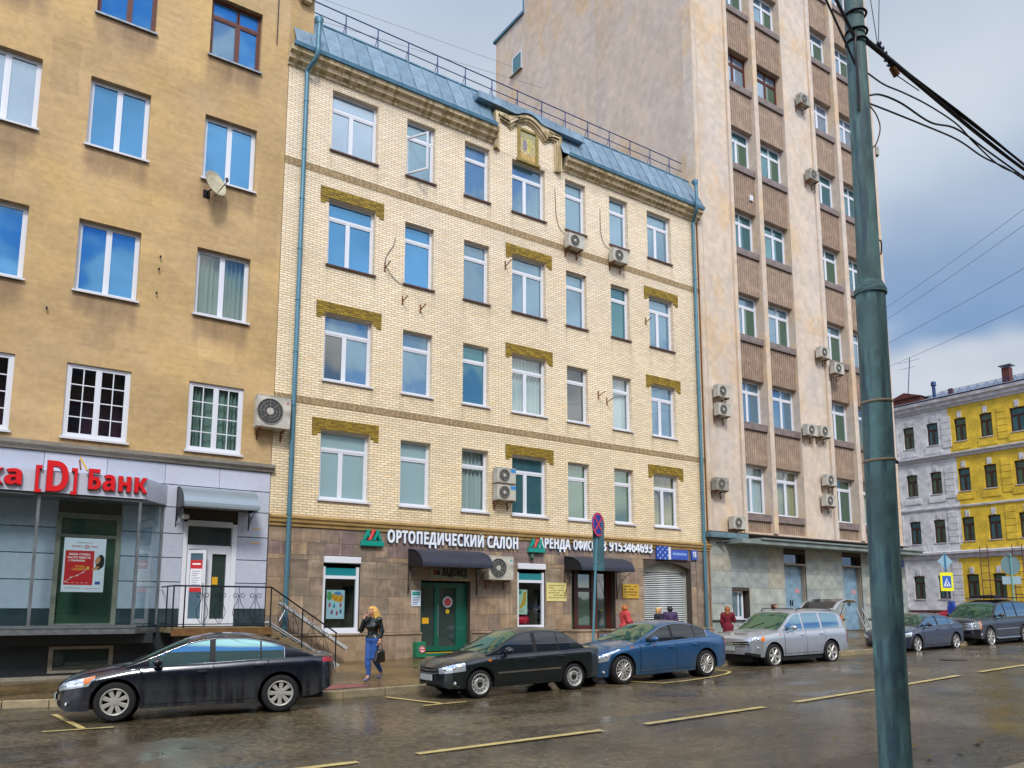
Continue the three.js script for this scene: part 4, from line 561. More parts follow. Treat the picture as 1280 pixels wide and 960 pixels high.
// ---------------------------------------------------------------- steps to the bank door
{
  const s = thing('entrance_steps', 'concrete landing and flight of steps at the white bank door', 'steps', [6.5, 0.2, 0.9]), con = mottled('#8d7b55', 0.8, 1.1, 0.008), rustEdge = mottled('#7e5a2c', 0.8, 0.5, 0.006);
  part('landing', [rb(4.62, 7.2, 1.27, 1.40, 0.13, 1.72, 0.012)], con, s); part('landing_edge', [rb(4.6, 7.22, 1.20, 1.40, 1.722, 1.75, 0.006)], rustEdge, s); part('landing_pillar', [rb(4.9, 5.3, -0.2, 1.2, 0.5, 1.4, 0.01), rb(6.6, 7.1, -0.2, 1.2, 0.3, 1.6, 0.01)], M.basement, s);
  for (let i = 0; i < 8; i++) { const x = 7.2 + i * 0.25, y = 1.40 - (i + 1) * 0.145; part('step', [rb(x, x + 0.28, y - 0.16, y, 0.3, 1.7, 0.01)], con, s); }
  const rail = thing('stair_railing', 'black wrought iron railing with scrolls along the bank steps', 'railing', [6.5, 0.2, 1.7]), z = 1.68, bars = [], scroll = (cx, cy, h, tilt = 0) => { const o = []; for (const sgn of [-1, 1]) { const p = []; for (let k = 0; k <= 26; k++) { const t = k / 26; let x, y; if (t < 0.5) { const q = t / 0.5; x = sgn * (0.02 + 0.13 * Math.sin(q * Math.PI)); y = lerp(-h / 2, h * 0.12, q); } else { const q = (t - 0.5) / 0.5 * Math.PI * 2.2, r = 0.075 * (1 - 0.6 * (t - 0.5) / 0.5); x = sgn * (0.095 - r * Math.cos(q)); y = h * 0.16 + r * Math.sin(q) + 0.1; } p.push(V3(cx + x, cy + y + x * tilt, z)); } o.push(tube(p, 0.008, 52, 4)); } o.push(cyl(V3(cx, cy - h / 2, z), V3(cx, cy + h / 2, z), 0.007, 0.007, 4)); return o; };
  part('handrail', [poly([V3(4.62, 2.50, z), V3(7.18, 2.50, z), V3(9.15, 1.2, z)], 0.022, 8), new THREE.SphereGeometry(0.022, 8, 6).translate(7.18, 2.5, z)], M.iron, rail); part('bottom_rail', [poly([V3(4.62, 1.50, z), V3(7.18, 1.50, z), V3(9.12, 0.3, z)], 0.014, 6)], M.iron, rail); part('handrail', [poly([V3(4.62, 2.5, z), V3(4.62, 2.5, 0.1)], 0.02, 6), poly([V3(4.62, 1.5, z), V3(4.62, 1.5, 0.1)], 0.014, 6)], M.iron, rail);
  for (const [x, y0, y1] of [[4.62, 1.36, 2.5], [4.9, 1.36, 2.5], [7.18, 1.3, 2.5], [8.1, 0.8, 1.9], [9.12, 0.2, 1.2]]) part('post', [cyl(V3(x, y0, z), V3(x, y1, z), 0.02, 0.02, 6)], M.iron, rail); part('post', [cyl(V3(4.62, 1.36, 0.9), V3(4.62, 2.5, 0.9), 0.018, 0.018, 6)], M.iron, rail);
  for (const x of [5.35, 5.8, 6.3, 6.75]) part('scroll', scroll(x, 2.0, 0.96), M.iron, rail); for (const x of [7.55, 7.85]) part('scroll', scroll(x, 2.0 - (x - 7.18) * 0.65, 0.85, -0.62), M.iron, rail); for (const x of [8.4, 8.75]) part('scroll', scroll(x, 2.0 - (x - 7.18) * 0.65, 0.85, -0.62), M.iron, rail);
  const ramp = (zr, a, b, label) => { const r = thing('ramp_channel', label, 'ramp', [(a.x + b.x) / 2, 0.2, zr]), d = b.clone().sub(a).normalize(), n = V3(-d.y, d.x, 0), q = (p, u, w) => p.clone().addScaledVector(n, u).setZ(zr + w), cross = (p) => [[0, -0.12], [0, 0.12], [0.09, 0.12], [0.09, 0.105], [0.015, 0.105], [0.015, -0.105], [0.09, -0.105], [0.09, -0.12]].map(([u, w]) => q(p, u, w)); const A = cross(a), Bq = cross(b), pos = [], N = A.length; for (let i = 0; i < N; i++) { const j = (i + 1) % N; pos.push(A[i], Bq[i], Bq[j], A[i], Bq[j], A[j]); } const g = new THREE.BufferGeometry().setFromPoints(pos); g.computeVertexNormals(); part('channel', [g], std('#bdbfbd', 0.55, { metalness: 0.35, side: THREE.DoubleSide, bumpMap: withRep(grainBump, 4, 4), bumpScale: 0.004 }), r); const holes = []; for (let t = 0.08; t < 1.9; t += 0.16) { const p = a.clone().lerp(b, t / 2.05); for (const w of [-0.06, 0.06]) holes.push(cyl(q(p, 0.016, w), q(p, 0.019, w), 0.028, 0.028, 8)); } part('anti_slip_hole', holes, M.black, r).userData.kind = 'stuff'; };
  ramp(1.35, V3(7.15, 1.50, 0), V3(9.3, 0.22, 0), 'white perforated steel wheel channel lying on the bank steps behind the railing'); ramp(0.62, V3(7.75, 2.05, 0), V3(9.85, 0.68, 0), 'white perforated steel wheel channel folded up along the stone wall above the bank steps');
  const stay = thing('channel_stay', 'thin white prop holding up the folded wheel channel at the bank steps', 'prop', [7.9, 1.5, 0.7]); part('rod', [cyl(V3(7.75, 1.55, 0.72), V3(8.0, 1.98, 0.64), 0.016, 0.016, 6), cyl(V3(8.0, 1.98, 0.64), V3(8.05, 1.96, 0.62), 0.022, 0.022, 6)], M.white, stay);
}
// satellite dish on the ochre wall
{
  const d = thing('satellite_dish', 'white satellite dish on the ochre wall under the right window', 'satellite dish', [5.2, 14.3, 0]), dir = V3(0.48, 0.30, 0.82).normalize(), c = V3(5.32, 14.55, 0.42), pts = []; for (let i = 0; i <= 10; i++) { const r = 0.42 * i / 10; pts.push(new THREE.Vector2(r, r * r * 0.42)); } for (let i = 10; i >= 0; i--) { const r = 0.425 * i / 10; pts.push(new THREE.Vector2(r, r * r * 0.42 - 0.012)); }
  const g = new THREE.LatheGeometry(pts, 28); g.scale(0.92, 1, 1.05); g.applyQuaternion(new THREE.Quaternion().setFromUnitVectors(V3(0, 1, 0), dir)); g.translate(c.x, c.y, c.z); part('reflector', [g], mottled('#d9cfae', 0.5, 0.6, 0.001, { side: THREE.DoubleSide }), d);
  const f = c.clone().addScaledVector(dir, 0.45).add(V3(0.06, -0.14, 0)); part('feed_arm', [poly([c.clone().add(V3(0.02, -0.40, 0.05)), f], 0.014, 6), poly([c.clone().add(V3(0.0, -0.1, -0.1)), V3(5.2, 14.38, 0.2), V3(5.2, 14.38, 0)], 0.022, 6)], M.iron, d); part('feed_horn', [cyl(f, f.clone().add(V3(-0.02, 0.1, 0)), 0.045, 0.045, 10)], M.acDark, d); part('wall_plate', [rb(5.1, 5.3, 14.26, 14.5, 0, 0.03, 0.006)], M.iron, d);
}
{ const d = thing('flag_holder', 'short yellow pole stub on the grey fascia above the red letters', 'bracket', [2.5, 5.8, 0.2]); part('socket', [cyl(V3(2.32, 5.45, 1.0), V3(2.32, 5.75, 0.6), 0.022)], M.rust, d); part('tube', [cyl(V3(2.36, 5.85, 0.4), V3(2.45, 5.4, 1.2), 0.022)], std('#c9a02a', 0.5), d); }
// ---------------------------------------------------------------- shop signs, plates and posters on the brick house
{
  const wht = phy('#e6ecf2', 0.35, { clearcoat: 0.4 }), ret = phy('#3f5f86', 0.4), logoG = phy('#0f8f80', 0.35), logoR = phy('#d8504a', 0.35);
  const s = thing('shop_sign', 'white raised letters of the orthopaedic shop sign over the green door', 'sign', [14, 4.05, 0.06]); letters('ОРТОПЕДИЧЕСКИЙ САЛОН', 11.43, 16.70, 4.07, 0.30, 0.06, 0.05, wht, s, ret);
  const t = thing('office_sign', 'white raised letters and phone number of the office rental sign on stone', 'sign', [20.5, 4.15, 0.06]); letters('АРЕНДА', 17.60, 19.10, 4.16, 0.285, 0.06, 0.05, wht, t, ret); letters('ОФИСОВ', 19.24, 20.58, 4.16, 0.285, 0.06, 0.05, wht, t, ret); letters('8', 20.70, 20.92, 4.18, 0.285, 0.06, 0.05, wht, t, ret); letters('9153464693', 21.06, 23.42, 4.20, 0.285, 0.06, 0.05, wht, t, ret);
  const logo = (x, y, k, label) => { const g = thing('logo_box', label, 'sign', [x, y, 0.05]), S = (p) => p.map(([a, b]) => [x + (a - 0.4) * k, y + b * k]); part('tray', [ext(shapeOf(S([[0, 0], [0.8, 0], [0.78, 0.17], [0.02, 0.17]])), 0.02, 0.16, 0.01)], logoG, g); for (const [a, m] of [[0.06, logoG], [0.40, logoG], [0.24, logoR]]) part('stroke', [ext(shapeOf(S([[a, 0.19], [a + 0.10, 0.19], [a + 0.26, 0.53], [a + 0.16, 0.53]])), 0.04, 0.15, 0.008)], m, g); for (const a of [0.24, 0.58]) part('stroke', [ext(shapeOf(S([[a + 0.06, 0.19], [a + 0.16, 0.19], [a + 0.02, 0.53], [a - 0.08, 0.53]])), 0.03, 0.13, 0.008)], logoG, g); };
  logo(10.91, 3.92, 1.0, 'green and red peaked logo box left of the shop letters'); logo(17.5, 3.98, 0.95, 'green and red peaked logo box between the shop and office lettering');
  const lm = thing('door_sign', 'pale name board with dark lettering above the green shop door', 'sign', [13.84, 2.95, 0.1]); part('board', [rb(13.1, 14.58, 2.95, 3.28, -0.1, 0.06, 0.01)], std('#8f9a86', 0.6), lm); letters('ЛАДОМЕД', 13.52, 14.54, 3.03, 0.17, 0.062, 0.012, M.black, lm); part('emblem', [rb(13.2, 13.32, 3.05, 3.22, 0.06, 0.075, 0.004)], std('#8e2a2e', 0.5), lm); part('emblem', [rb(13.34, 13.44, 3.05, 3.22, 0.06, 0.075, 0.004)], M.black, lm);
  const plate = (name, x0, x1, y0, y1, col, label, draw) => { const g = rb(x0, x1, y0, y1, 0.02, 0.045, 0.004), uv = g.attributes.uv; for (let i = 0; i < uv.count; i++) uv.setXY(i, (uv.getX(i) - x0) / (x1 - x0), (uv.getY(i) - y0) / (y1 - y0)); return solo(name, g, phy('#ffffff', 0.35, { map: canvasTex(256, 192, (c, w, h) => { c.fillStyle = col; c.fillRect(0, 0, w, h); draw(c, w, h); }) }), label, 'plaque', [(x0 + x1) / 2, y0, 0.03]); };
  const lines = (c, w, n, k) => { const r = rng(n * 7 + k); c.fillStyle = k ? '#4a3a10' : '#8a7c30'; for (let i = 0; i < n; i++) { let x = 26; while (x < w - 40) { const l = 10 + r() * 26; if (r() > 0.15) c.fillRect(x, 24 + i * (150 / n), l, 150 / n * 0.42); x += l + 7; } } };
  plate('wall_plaque', 18.0, 18.93, 2.2, 2.89, '#d9cf86', 'pale yellow notice plaque left of the brown office door', (c, w) => lines(c, w, 6, 0)); plate('wall_plaque', 21.78, 22.66, 2.34, 2.91, '#c29a22', 'deep yellow plaque with dark lettering right of the brown office door', (c, w) => lines(c, w, 4, 1)); plate('paper_notice', 12.39, 12.74, 2.0, 2.52, '#d3dde6', 'white paper notice on the stone left of the green door', (c, w) => { c.fillStyle = '#3a9a94'; c.fillRect(20, 14, 210, 50); c.fillStyle = '#3c5c94'; for (let i = 0; i < 5; i++) c.fillRect(30, 82 + i * 20, 190 - i * 14, 9); });
  { const st = thing('street_name_sign', 'blue street name sign with patterned end on the stone by the shutter', 'sign', [24.6, 3.97, 0.05]), blue = phy('#1b46a8', 0.35, { clearcoat: 0.4 }); part('pattern_panel', [rb(23.66, 24.35, 3.96, 4.56, 0.03, 0.09, 0.01)], phy('#ffffff', 0.35, { map: canvasTex(128, 128, (c) => { c.fillStyle = '#1b3f9e'; c.fillRect(0, 0, 128, 128); c.fillStyle = '#8fb4e6'; for (let i = 0; i < 5; i++) for (let j = 0; j < 5; j++) if ((i + j) % 2) { c.save(); c.translate(14 + i * 26, 14 + j * 26); c.rotate(0.6); c.fillRect(-6, -9, 12, 18); c.restore(); } }) }), st); { const g = st.children[0].geometry, p = g.attributes.position, uv = g.attributes.uv; for (let i = 0; i < uv.count; i++) uv.setXY(i, (p.getX(i) + 0.94) / 0.69, p.getY(i) / 0.6); } part('white_band', [rb(24.36, 24.5, 3.97, 4.55, 0.03, 0.085, 0.01)], M.white, st); part('name_panel', [rb(24.51, 25.52, 3.98, 4.40, 0.03, 0.085, 0.01)], blue, st); part('text_line', [rb(24.6, 25.42, 4.17, 4.27, 0.085, 0.089, 0.001)], std('#7f9fd6', 0.5), st); const n = thing('house_number_sign', 'blue house number sign at the right end of the stone wall', 'sign', [25.9, 4, 0.05]); part('panel', [rb(25.73, 26.08, 4.0, 4.42, 0.03, 0.09, 0.01)], blue, n); letters('18', 25.79, 26.02, 4.12, 0.17, 0.09, 0.004, M.white, n); }
  { const l = thing('wall_lamp', 'small green lantern hanging under the right logo box', 'lamp', [17.29, 3.7, 0.15]); part('housing', [cyl(V3(17.29, 3.92, 0.12), V3(17.29, 3.78, 0.12), 0.05, 0.09, 10), cyl(V3(17.29, 3.78, 0.12), V3(17.29, 3.68, 0.12), 0.06, 0.05, 10)], std('#1d4a38', 0.5), l); part('arm', [cyl(V3(17.29, 3.94, 0), V3(17.29, 3.94, 0.14), 0.012)], M.iron, l); }
  const pst = (x0, x1, y0, y1, z, label, draw) => { const g = bx(x0, x1, y0, y1, z, z + 0.006), uv = g.attributes.uv; for (let i = 0; i < uv.count; i++) uv.setXY(i, (uv.getX(i) - x0) / (x1 - x0), (uv.getY(i) - y0) / (y1 - y0)); solo('window_poster', g, std('#ffffff', 0.5, { map: canvasTex(192, 288, draw) }), label, 'poster', [(x0 + x1) / 2, y0, z]); };
  pst(9.52, 10.12, 1.6, 2.5, -0.16, 'colourful poster of small pictures in the left shop window', (c, w, h) => { c.fillStyle = '#b9d3dc'; c.fillRect(0, 0, w, h); c.fillStyle = '#e0a51e'; c.beginPath(); c.ellipse(110, 80, 70, 36, 0.3, 0, 7); c.fill(); c.fillStyle = '#58a05a'; c.beginPath(); c.ellipse(30, 60, 26, 46, 0, 0, 7); c.fill(); c.fillStyle = '#4f86c0'; c.beginPath(); c.ellipse(120, 34, 40, 18, 0.1, 0, 7); c.fill(); c.fillStyle = '#d87a1e'; for (const [x, y] of [[66, 56], [96, 84], [150, 96], [164, 60]]) { c.beginPath(); c.arc(x, y, 12, 0, 7); c.fill(); } [['#b04a5a', 34, 150], ['#2f8fa0', 82, 160], ['#c23a6a', 150, 150], ['#8a3a7a', 60, 220], ['#c03060', 112, 232], ['#2a5a9a', 152, 214]].forEach(([k, x, y]) => { c.fillStyle = k; c.beginPath(); c.ellipse(x, y, 11, 24, 0.1, 0, 7); c.fill(); }); });
  pst(16.8, 17.28, 1.72, 2.62, -0.2, 'poster with an orange sock drawing in the right shop window', (c, w, h) => { c.fillStyle = '#bcd6c0'; c.fillRect(0, 0, w, h); c.fillStyle = '#2f8f8a'; c.fillRect(20, 14, 70, 40); c.fillStyle = '#d9a12a'; c.beginPath(); c.moveTo(120, 30); c.lineTo(174, 24); c.quadraticCurveTo(176, 130, 150, 170); c.quadraticCurveTo(100, 220, 50, 226); c.quadraticCurveTo(28, 220, 60, 190); c.quadraticCurveTo(120, 140, 120, 30); c.fill(); c.strokeStyle = '#3d4a40'; c.lineWidth = 3; c.strokeRect(24, 240, 110, 14); });
  const ball = solo('exercise_ball', [new THREE.SphereGeometry(0.34, 28, 20).scale(1.2, 0.8, 1).translate(17.15, 1.5, -0.55)], phy('#cf2238', 0.3), 'red exercise ball on the floor of the right shop window', 'ball', [17.15, 1.22, -0.55]); void ball;
  const bin = thing('litter_bin', 'small green bin with a no entry sticker left of the shop door step', 'bin', [12.4, 0.36, 0.65]); part('body', [rb(12.22, 12.56, 0.36, 0.86, 0.5, 0.8, 0.02)], phy('#14704e', 0.45), bin); part('sticker', [new THREE.CylinderGeometry(0.12, 0.12, 0.004, 20).rotateX(Math.PI / 2).translate(12.42, 0.62, 0.803)], std('#d8d4d4', 0.5), bin); part('sticker_ring', [new THREE.TorusGeometry(0.10, 0.018, 6, 24).translate(12.42, 0.62, 0.806), rb(12.35, 12.49, 0.60, 0.64, 0.805, 0.812, 0.002)], std('#c03040', 0.5), bin);
  const bin2 = thing('litter_bin', 'small green bin at the right side of the shop door step', 'bin', [14.95, 0.36, 0.65]); part('body', [rb(14.85, 15.15, 0.36, 0.86, 0.5, 0.8, 0.02)], phy('#14704e', 0.45), bin2); part('lid', [rb(14.83, 15.17, 0.862, 0.9, 0.48, 0.82, 0.01)], phy('#1a8a60', 0.4), bin2);
  const vent = thing('wall_grille', 'dark narrow metal grille low on the stone wall beside the walking woman', 'grille', [11.15, 0.9, 0]); part('frame', [rb(11.05, 11.22, 1.22, 1.72, 0.02, 0.04, 0.004)], mottled('#3e4a44', 0.5, 0.4, 0.002), vent);
}
// ---------------------------------------------------------------- the office tower right of the brick house (x 26.97 .. 42.5)
const tower = thing('office_tower', 'tall beige rendered office tower with vertical fins and ribbed brown spandrels', 'building', [34.7, 0.7, 0]);
{
  const B = tower, X0 = 26.97, X1 = 42.5, TOP = 46, L = (g) => { g.translate(-34.7, -0.7, 0); return g; };
  const bays = [[29.5, 33.95], [36.5, 41.0]], mids = [[31.4, 31.72], [38.5, 38.86]];
  const rows = []; for (let i = 0; i < 9; i++) rows.push([6.33 + i * 4.36 - (i > 5 ? 0 : 0.02 * i), 8.66 + i * 4.36 - 0.06 * i]);
  const mea = [[6.33, 8.66], [10.66, 12.8], [14.96, 17.1], [19.35, 21.42], [23.76, 25.84], [28.17, 30.1], [32.5, 34.5], [36.9, 38.9], [41.2, 43.2]]; rows.splice(0, 9, ...mea);
  const holes = bays.map(([a, b]) => ({ x0: a, x1: b, y0: 5.44, y1: 44.2 }));
  part('front_wall', [wallGeo(X0, X1, 5.3, TOP, holes, -0.6, 0)], M.towerRender, B);
  part('flank_wall', [bx(X0, X0 + 0.4, 0.5, TOP, -13.93, -0.6), bx(X0, X0 + 0.4, 0.5, 39.95, -17.22, -13.93)], M.towerRender2, B);
  part('far_flank_wall', [bx(X1 - 0.4, X1, 0.5, TOP, -14, -0.6)], M.towerRender, B);
  part('core', [bx(X0 + 0.4, X1 - 0.4, 0.3, TOP - 0.2, -13.9, -1.6)], M.roomDark, B); part('roof_edge', [bx(X0 - 0.12, X1 + 0.1, TOP, TOP + 0.15, -14.1, 0.15), bx(X0 - 0.14, X0 + 3, 39.95, 40.12, -17.4, -13.93), bx(X0 - 0.05, X0 + 0.05, 39.95, TOP, -14.03, -13.93)], M.steelTrim, B); part('rear_wall', [bx(X0 + 0.4, X1, 0.5, 39.9, -17.2, -14)], M.towerRender, B);
  part('pilaster', [bx(29.28, 29.5, 5.3, TOP, -0.02, 0.10), bx(36.2, 36.5, 5.3, TOP, -0.02, 0.10)], M.towerRender, B);
  for (const [a, b] of mids) part('fin', [bx(a, b, 5.44, 44.2, -0.6, 0.08)], M.towerRender, B);
  part('edge_joint', [bx(X0 + 0.28, X0 + 0.33, 5.3, TOP, -0.01, 0.012)], M.towerRender2, B);
  const ribT = mottled('#b89f88', 0.65, 1.4, 0.003), ribT2 = mottled('#af957e', 0.65, 1.2, 0.003), ledgeM = mottled('#897872', 0.5, 1.1, 0.002), frameM = [M.white, M.white, M.offWhite, M.brownWood];
  const subs = []; bays.forEach(([a, b], i) => { subs.push([a, mids[i][0], i * 2], [mids[i][1], b, i * 2 + 1]); });
  const gk = ['clear', 'mid', 'mid', 'teal', 'teal', 'pale', 'mid', 'mid', 'mid'], r = rng(6);
  for (const [a, b, c] of subs) {
    for (let i = 0; i < rows.length; i++) {
      const [y0, y1] = rows[i], w = b - a, kind = i === 0 ? (c === 2 ? 'green' : 'clear') : gk[i];
      const odd = c % 2, spec = { w, h: y1 - y0, cols: odd ? [0.6] : [0.5], transom: 0.56, split: odd === 1 || i % 2 === 1, glass: kind === 'clear' ? 'clear' : [kind, r() < 0.5 ? 'green' : kind, kind], sill: 0.0, frame: (i === 5 && c < 2) ? M.brownWood : M.white, ft: 0.07 };
      if (kind === 'clear') Object.assign(spec, { room: M.roomWarm, curtain: c === 1 ? 2 : 0, tr: 0.3 });
      addWindow(B, spec, [(a + b) / 2, y0 + 0.01, -0.45]);
      // dark sill band and ribbed spandrel below this window
      const yb = i ? rows[i - 1][1] : 5.44; part('sill_band', [rb(a, b, y0 - 0.34, y0, -0.55, -0.03, 0.015)], ledgeM, B);
      const g = []; g.push(bx(a, b, yb, y0 - 0.345, -0.55, -0.15)); const n = Math.round(w / 0.155); for (let k = 0; k < n; k++) { const x = lerp(a, b, (k + 0.5) / n); g.push(bx(x - 0.045, x + 0.045, yb + 0.02, y0 - 0.36, -0.152, -0.125)); }
      part('spandrel', g, i % 2 ? ribT : ribT2, B);
    }
  }
  // small window high in the flank
  { const f = part('flank_window', [bx(X0 - 0.05, X0 + 0.02, 36.24, 36.34, -15.35, -14.15), bx(X0 - 0.01, X0 + 0.02, 36.34, 37.6, -15.3, -15.2), bx(X0 - 0.01, X0 + 0.02, 36.34, 37.6, -14.3, -14.2), bx(X0 - 0.01, X0 + 0.02, 37.52, 37.62, -15.2, -14.3)], M.offWhite, B); sub('pane', L(bx(X0 - 0.004, X0 + 0.01, 36.34, 37.52, -15.2, -14.3)), M.glass.teal, f); sub('sill', L(bx(X0 - 0.18, X0, 36.2, 36.24, -15.4, -14.1)), M.ledge, f); }
  // ground floor: pale slabs, two double doors, a low window, concrete canopy
  const H = [{ x0: 28.31, x1: 29.5, y0: 1.5, y1: 2.75 }, { x0: 32.06, x1: 33.72, y0: 0.9, y1: 4.55 }, { x0: 36.72, x1: 38.36, y0: 0.9, y1: 4.6 }];
  part('base_wall', [wallGeo(X0, X1, -0.3, 5.3, H, -0.55, -0.012)], M.joint, B);
  const cuts = [0.3, 0.85, 1.45, 2.15, 2.88, 3.60, 4.31, 5.02];
  for (let j = 0; j < cuts.length - 1; j++) { let iv = [[X0 + 0.01, X1]]; for (const h of H) if (h.y1 > cuts[j] + 0.08 && h.y0 < cuts[j + 1] - 0.08) iv = iv.flatMap(([a, b]) => (h.x1 <= a || h.x0 >= b ? [[a, b]] : [[a, h.x0], [h.x1, b]].filter(([p, q]) => q - p > 0.05)));
    for (const [a, b] of iv) { const st = X0 + 0.01 + (j % 2) * 0.02; let x = a; while (x < b - 0.01) { let nx = Math.min(b, st + (Math.floor((x - st + 0.02) / 1.3) + 1) * 1.3); if (b - nx < 0.2) nx = b; part('stone_panel', [rb(x + 0.004, nx - 0.004, cuts[j] + 0.004, cuts[j + 1] - 0.004, -0.013, 0.014, 0.004)], M.palePanel[(r() * 5) | 0], B); x = nx; } } }
  part('plinth_cap', [rb(X0, 31.9, 1.40, 1.46, -0.01, 0.08, 0.01), rb(33.85, 36.6, 1.40, 1.46, -0.01, 0.08, 0.01), rb(38.5, X1, 1.40, 1.46, -0.01, 0.08, 0.01)], M.darkTeal, B);
  part('blue_ledge', [rb(26.72, 29.2, 5.03, 5.27, 0.02, 0.35, 0.015)], mottled('#6d8994', 0.6, 0.8, 0.002), B);
  part('canopy', [rb(27.95, 42.6, 4.78, 4.98, 0.03, 1.0, 0.015), rb(29.2, 42.7, 4.982, 5.06, 0.03, 1.08, 0.012)], mottled('#8f9c98', 0.7, 1.3, 0.004), B); part('roof_felt', [rb(26.75, 42.65, 5.272, 5.32, 0.02, 0.3, 0.01)], M.joint, B);
  for (const [x0, x1, y] of [[32.06, 33.72, 4.0], [36.72, 38.36, 4.05]]) {
    const blue = mottled('#8fb2c8', 0.45, 1.3, 0.002), d = part('double_door', [bx(x0, x1, y, y + 0.08, -0.4, 0.06), bx(x0, x0 + 0.06, 0.7, y, -0.4, -0.05), bx(x1 - 0.06, x1, 0.7, y, -0.4, -0.05)], M.ledge, B), xm = x0 + 0.42 * (x1 - x0) + 0.06;
    sub('transom_window', L(bx(x0, x1, y + 0.08, y + 0.56, -0.3, -0.28)), M.glass.dark, d); sub('leaf', L(rb(x0 + 0.065, xm - 0.008, 0.75, y - 0.01, -0.32, -0.26, 0.006)), blue, d); sub('leaf', L(rb(xm + 0.008, x1 - 0.065, 0.75, y - 0.01, -0.32, -0.26, 0.006)), blue, d); sub('handle', L(mg([rb(xm - 0.1, xm - 0.05, 2.1, 2.35, -0.258, -0.22, 0.006), rb(xm + 0.05, xm + 0.1, 2.1, 2.35, -0.258, -0.22, 0.006)])), M.iron, d);
    sub('notice', L(mg([bx(xm + 0.35, xm + 0.65, 2.7, 2.9, -0.258, -0.252)])), std('#c98a8a', 0.6), d); sub('notice', L(bx(x0 + 0.12, x0 + 0.36, 3.2, 3.5, -0.258, -0.252)), std('#d8b04a', 0.6), d); sub('notice', L(bx(x0 + 0.12, x0 + 0.3, 2.4, 2.62, -0.258, -0.252)), std('#a9a0c0', 0.6), d);
  }
  { const f = part('low_window', [bx(28.31, 28.4, 1.5, 2.75, -0.3, -0.22), bx(29.2, 29.3, 1.5, 2.75, -0.3, -0.22), bx(28.4, 29.2, 1.5, 1.6, -0.3, -0.22), bx(28.4, 29.2, 2.66, 2.75, -0.3, -0.22), bx(28.95, 29.02, 1.6, 2.66, -0.3, -0.22)], M.white, B); sub('pane', L(bx(28.4, 29.2, 1.6, 2.66, -0.28, -0.27)), M.glass.teal, f); const bars = []; for (let i = 0; i < 6; i++) { const x = 28.42 + i * 0.1; bars.push(tube([V3(x, 1.58, -0.2), V3(x + 0.05, 1.9, -0.2), V3(x - 0.02, 2.3, -0.2), V3(x + 0.04, 2.7, -0.2)], 0.008, 14, 4)); } sub('window_grille', L(mg(bars)), M.white, f); sub('sill', L(rb(28.25, 29.5, 1.44, 1.5, -0.2, 0.06, 0.01)), M.offWhite, f); }
  for (const [y, x] of [[38.0, 28.2], [33, 28.6]]) part('rust_pin', [cyl(V3(x, y, 0), V3(x, y, 0.1), 0.012)], M.rust, B);
  part('vent_box', [rb(30.9, 31.15, 22.1, 22.4, -0.12, -0.05, 0.01)], M.offWhite, B);
  part('house_number', [rb(42.05, 42.35, 4.2, 4.6, 0.015, 0.05, 0.01)], phy('#1b46a8', 0.35), B);
}
{
  const A = (x, y, label, kind = 'small', z = 0) => placeAC(x, y, z, label, kind);
  A(35.25, 28.7, 'highest beige air conditioner on the tower wall between the two window bays', 'grey'); A(35.7, 24.5, 'second beige air conditioner from the top on the tower wall between the window bays', 'grey');
  A(35.75, 14.72, 'white air conditioner on the tower, upper left of a stepped pair by the right bay'); A(36.75, 14.02, 'white air conditioner on the tower, lower right of a stepped pair by the right bay', 'small', 0.1);
  A(27.85, 11.42, 'upper white air conditioner of two stacked on the tower pilaster beside the drainpipe'); A(27.85, 10.56, 'lower white air conditioner of two stacked on the tower pilaster beside the drainpipe');
  A(34.3, 10.45, 'left of two white air conditioners side by side between the tower bays'); A(35.4, 10.52, 'right of two white air conditioners side by side between the tower bays');
  A(27.5, 7.12, 'grey air conditioner with rust above it on the tower pilaster', 'grey'); A(28.55, 5.46, 'white air conditioner just above the blue ledge of the tower');
  A(35.65, 8.05, 'upper white air conditioner beside the lowest right tower window'); A(35.5, 7.0, 'lower white air conditioner beside the lowest right tower window'); 
  const o = placeAC(42.5, 28.6, -0.4, 'beige air conditioner sticking out of the far right tower edge against the sky', 'grey', Math.PI / 2); void o;
  { const c = thing('security_camera', 'small dark security camera under the blue tower ledge', 'camera', [27.6, 4.85, 0.2]); part('arm', [cyl(V3(27.4, 4.8, 0), V3(27.55, 4.85, 0.2), 0.018)], M.iron, c); part('body', [cyl(V3(27.5, 4.84, 0.15), V3(27.75, 4.9, 0.42), 0.05, 0.055, 10)], M.acDark, c); }
  { const l = thing('step_ladder', 'grey metal step ladder leaning by the tower doors behind the silver car', 'ladder', [37.2, 0.9, 0.9]); const a = [V3(36.9, 0.85, 1.0), V3(36.9, 2.0, 0.5)], b = [V3(37.4, 0.85, 1.0), V3(37.4, 2.0, 0.5)]; part('rail', [cyl(a[0], a[1], 0.03)], M.galv, l); part('rail', [cyl(b[0], b[1], 0.03)], M.galv, l); for (let i = 1; i < 5; i++) part('rung', [cyl(a[0].clone().lerp(a[1], i / 5), b[0].clone().lerp(b[1], i / 5), 0.02)], M.galv, l); }
}
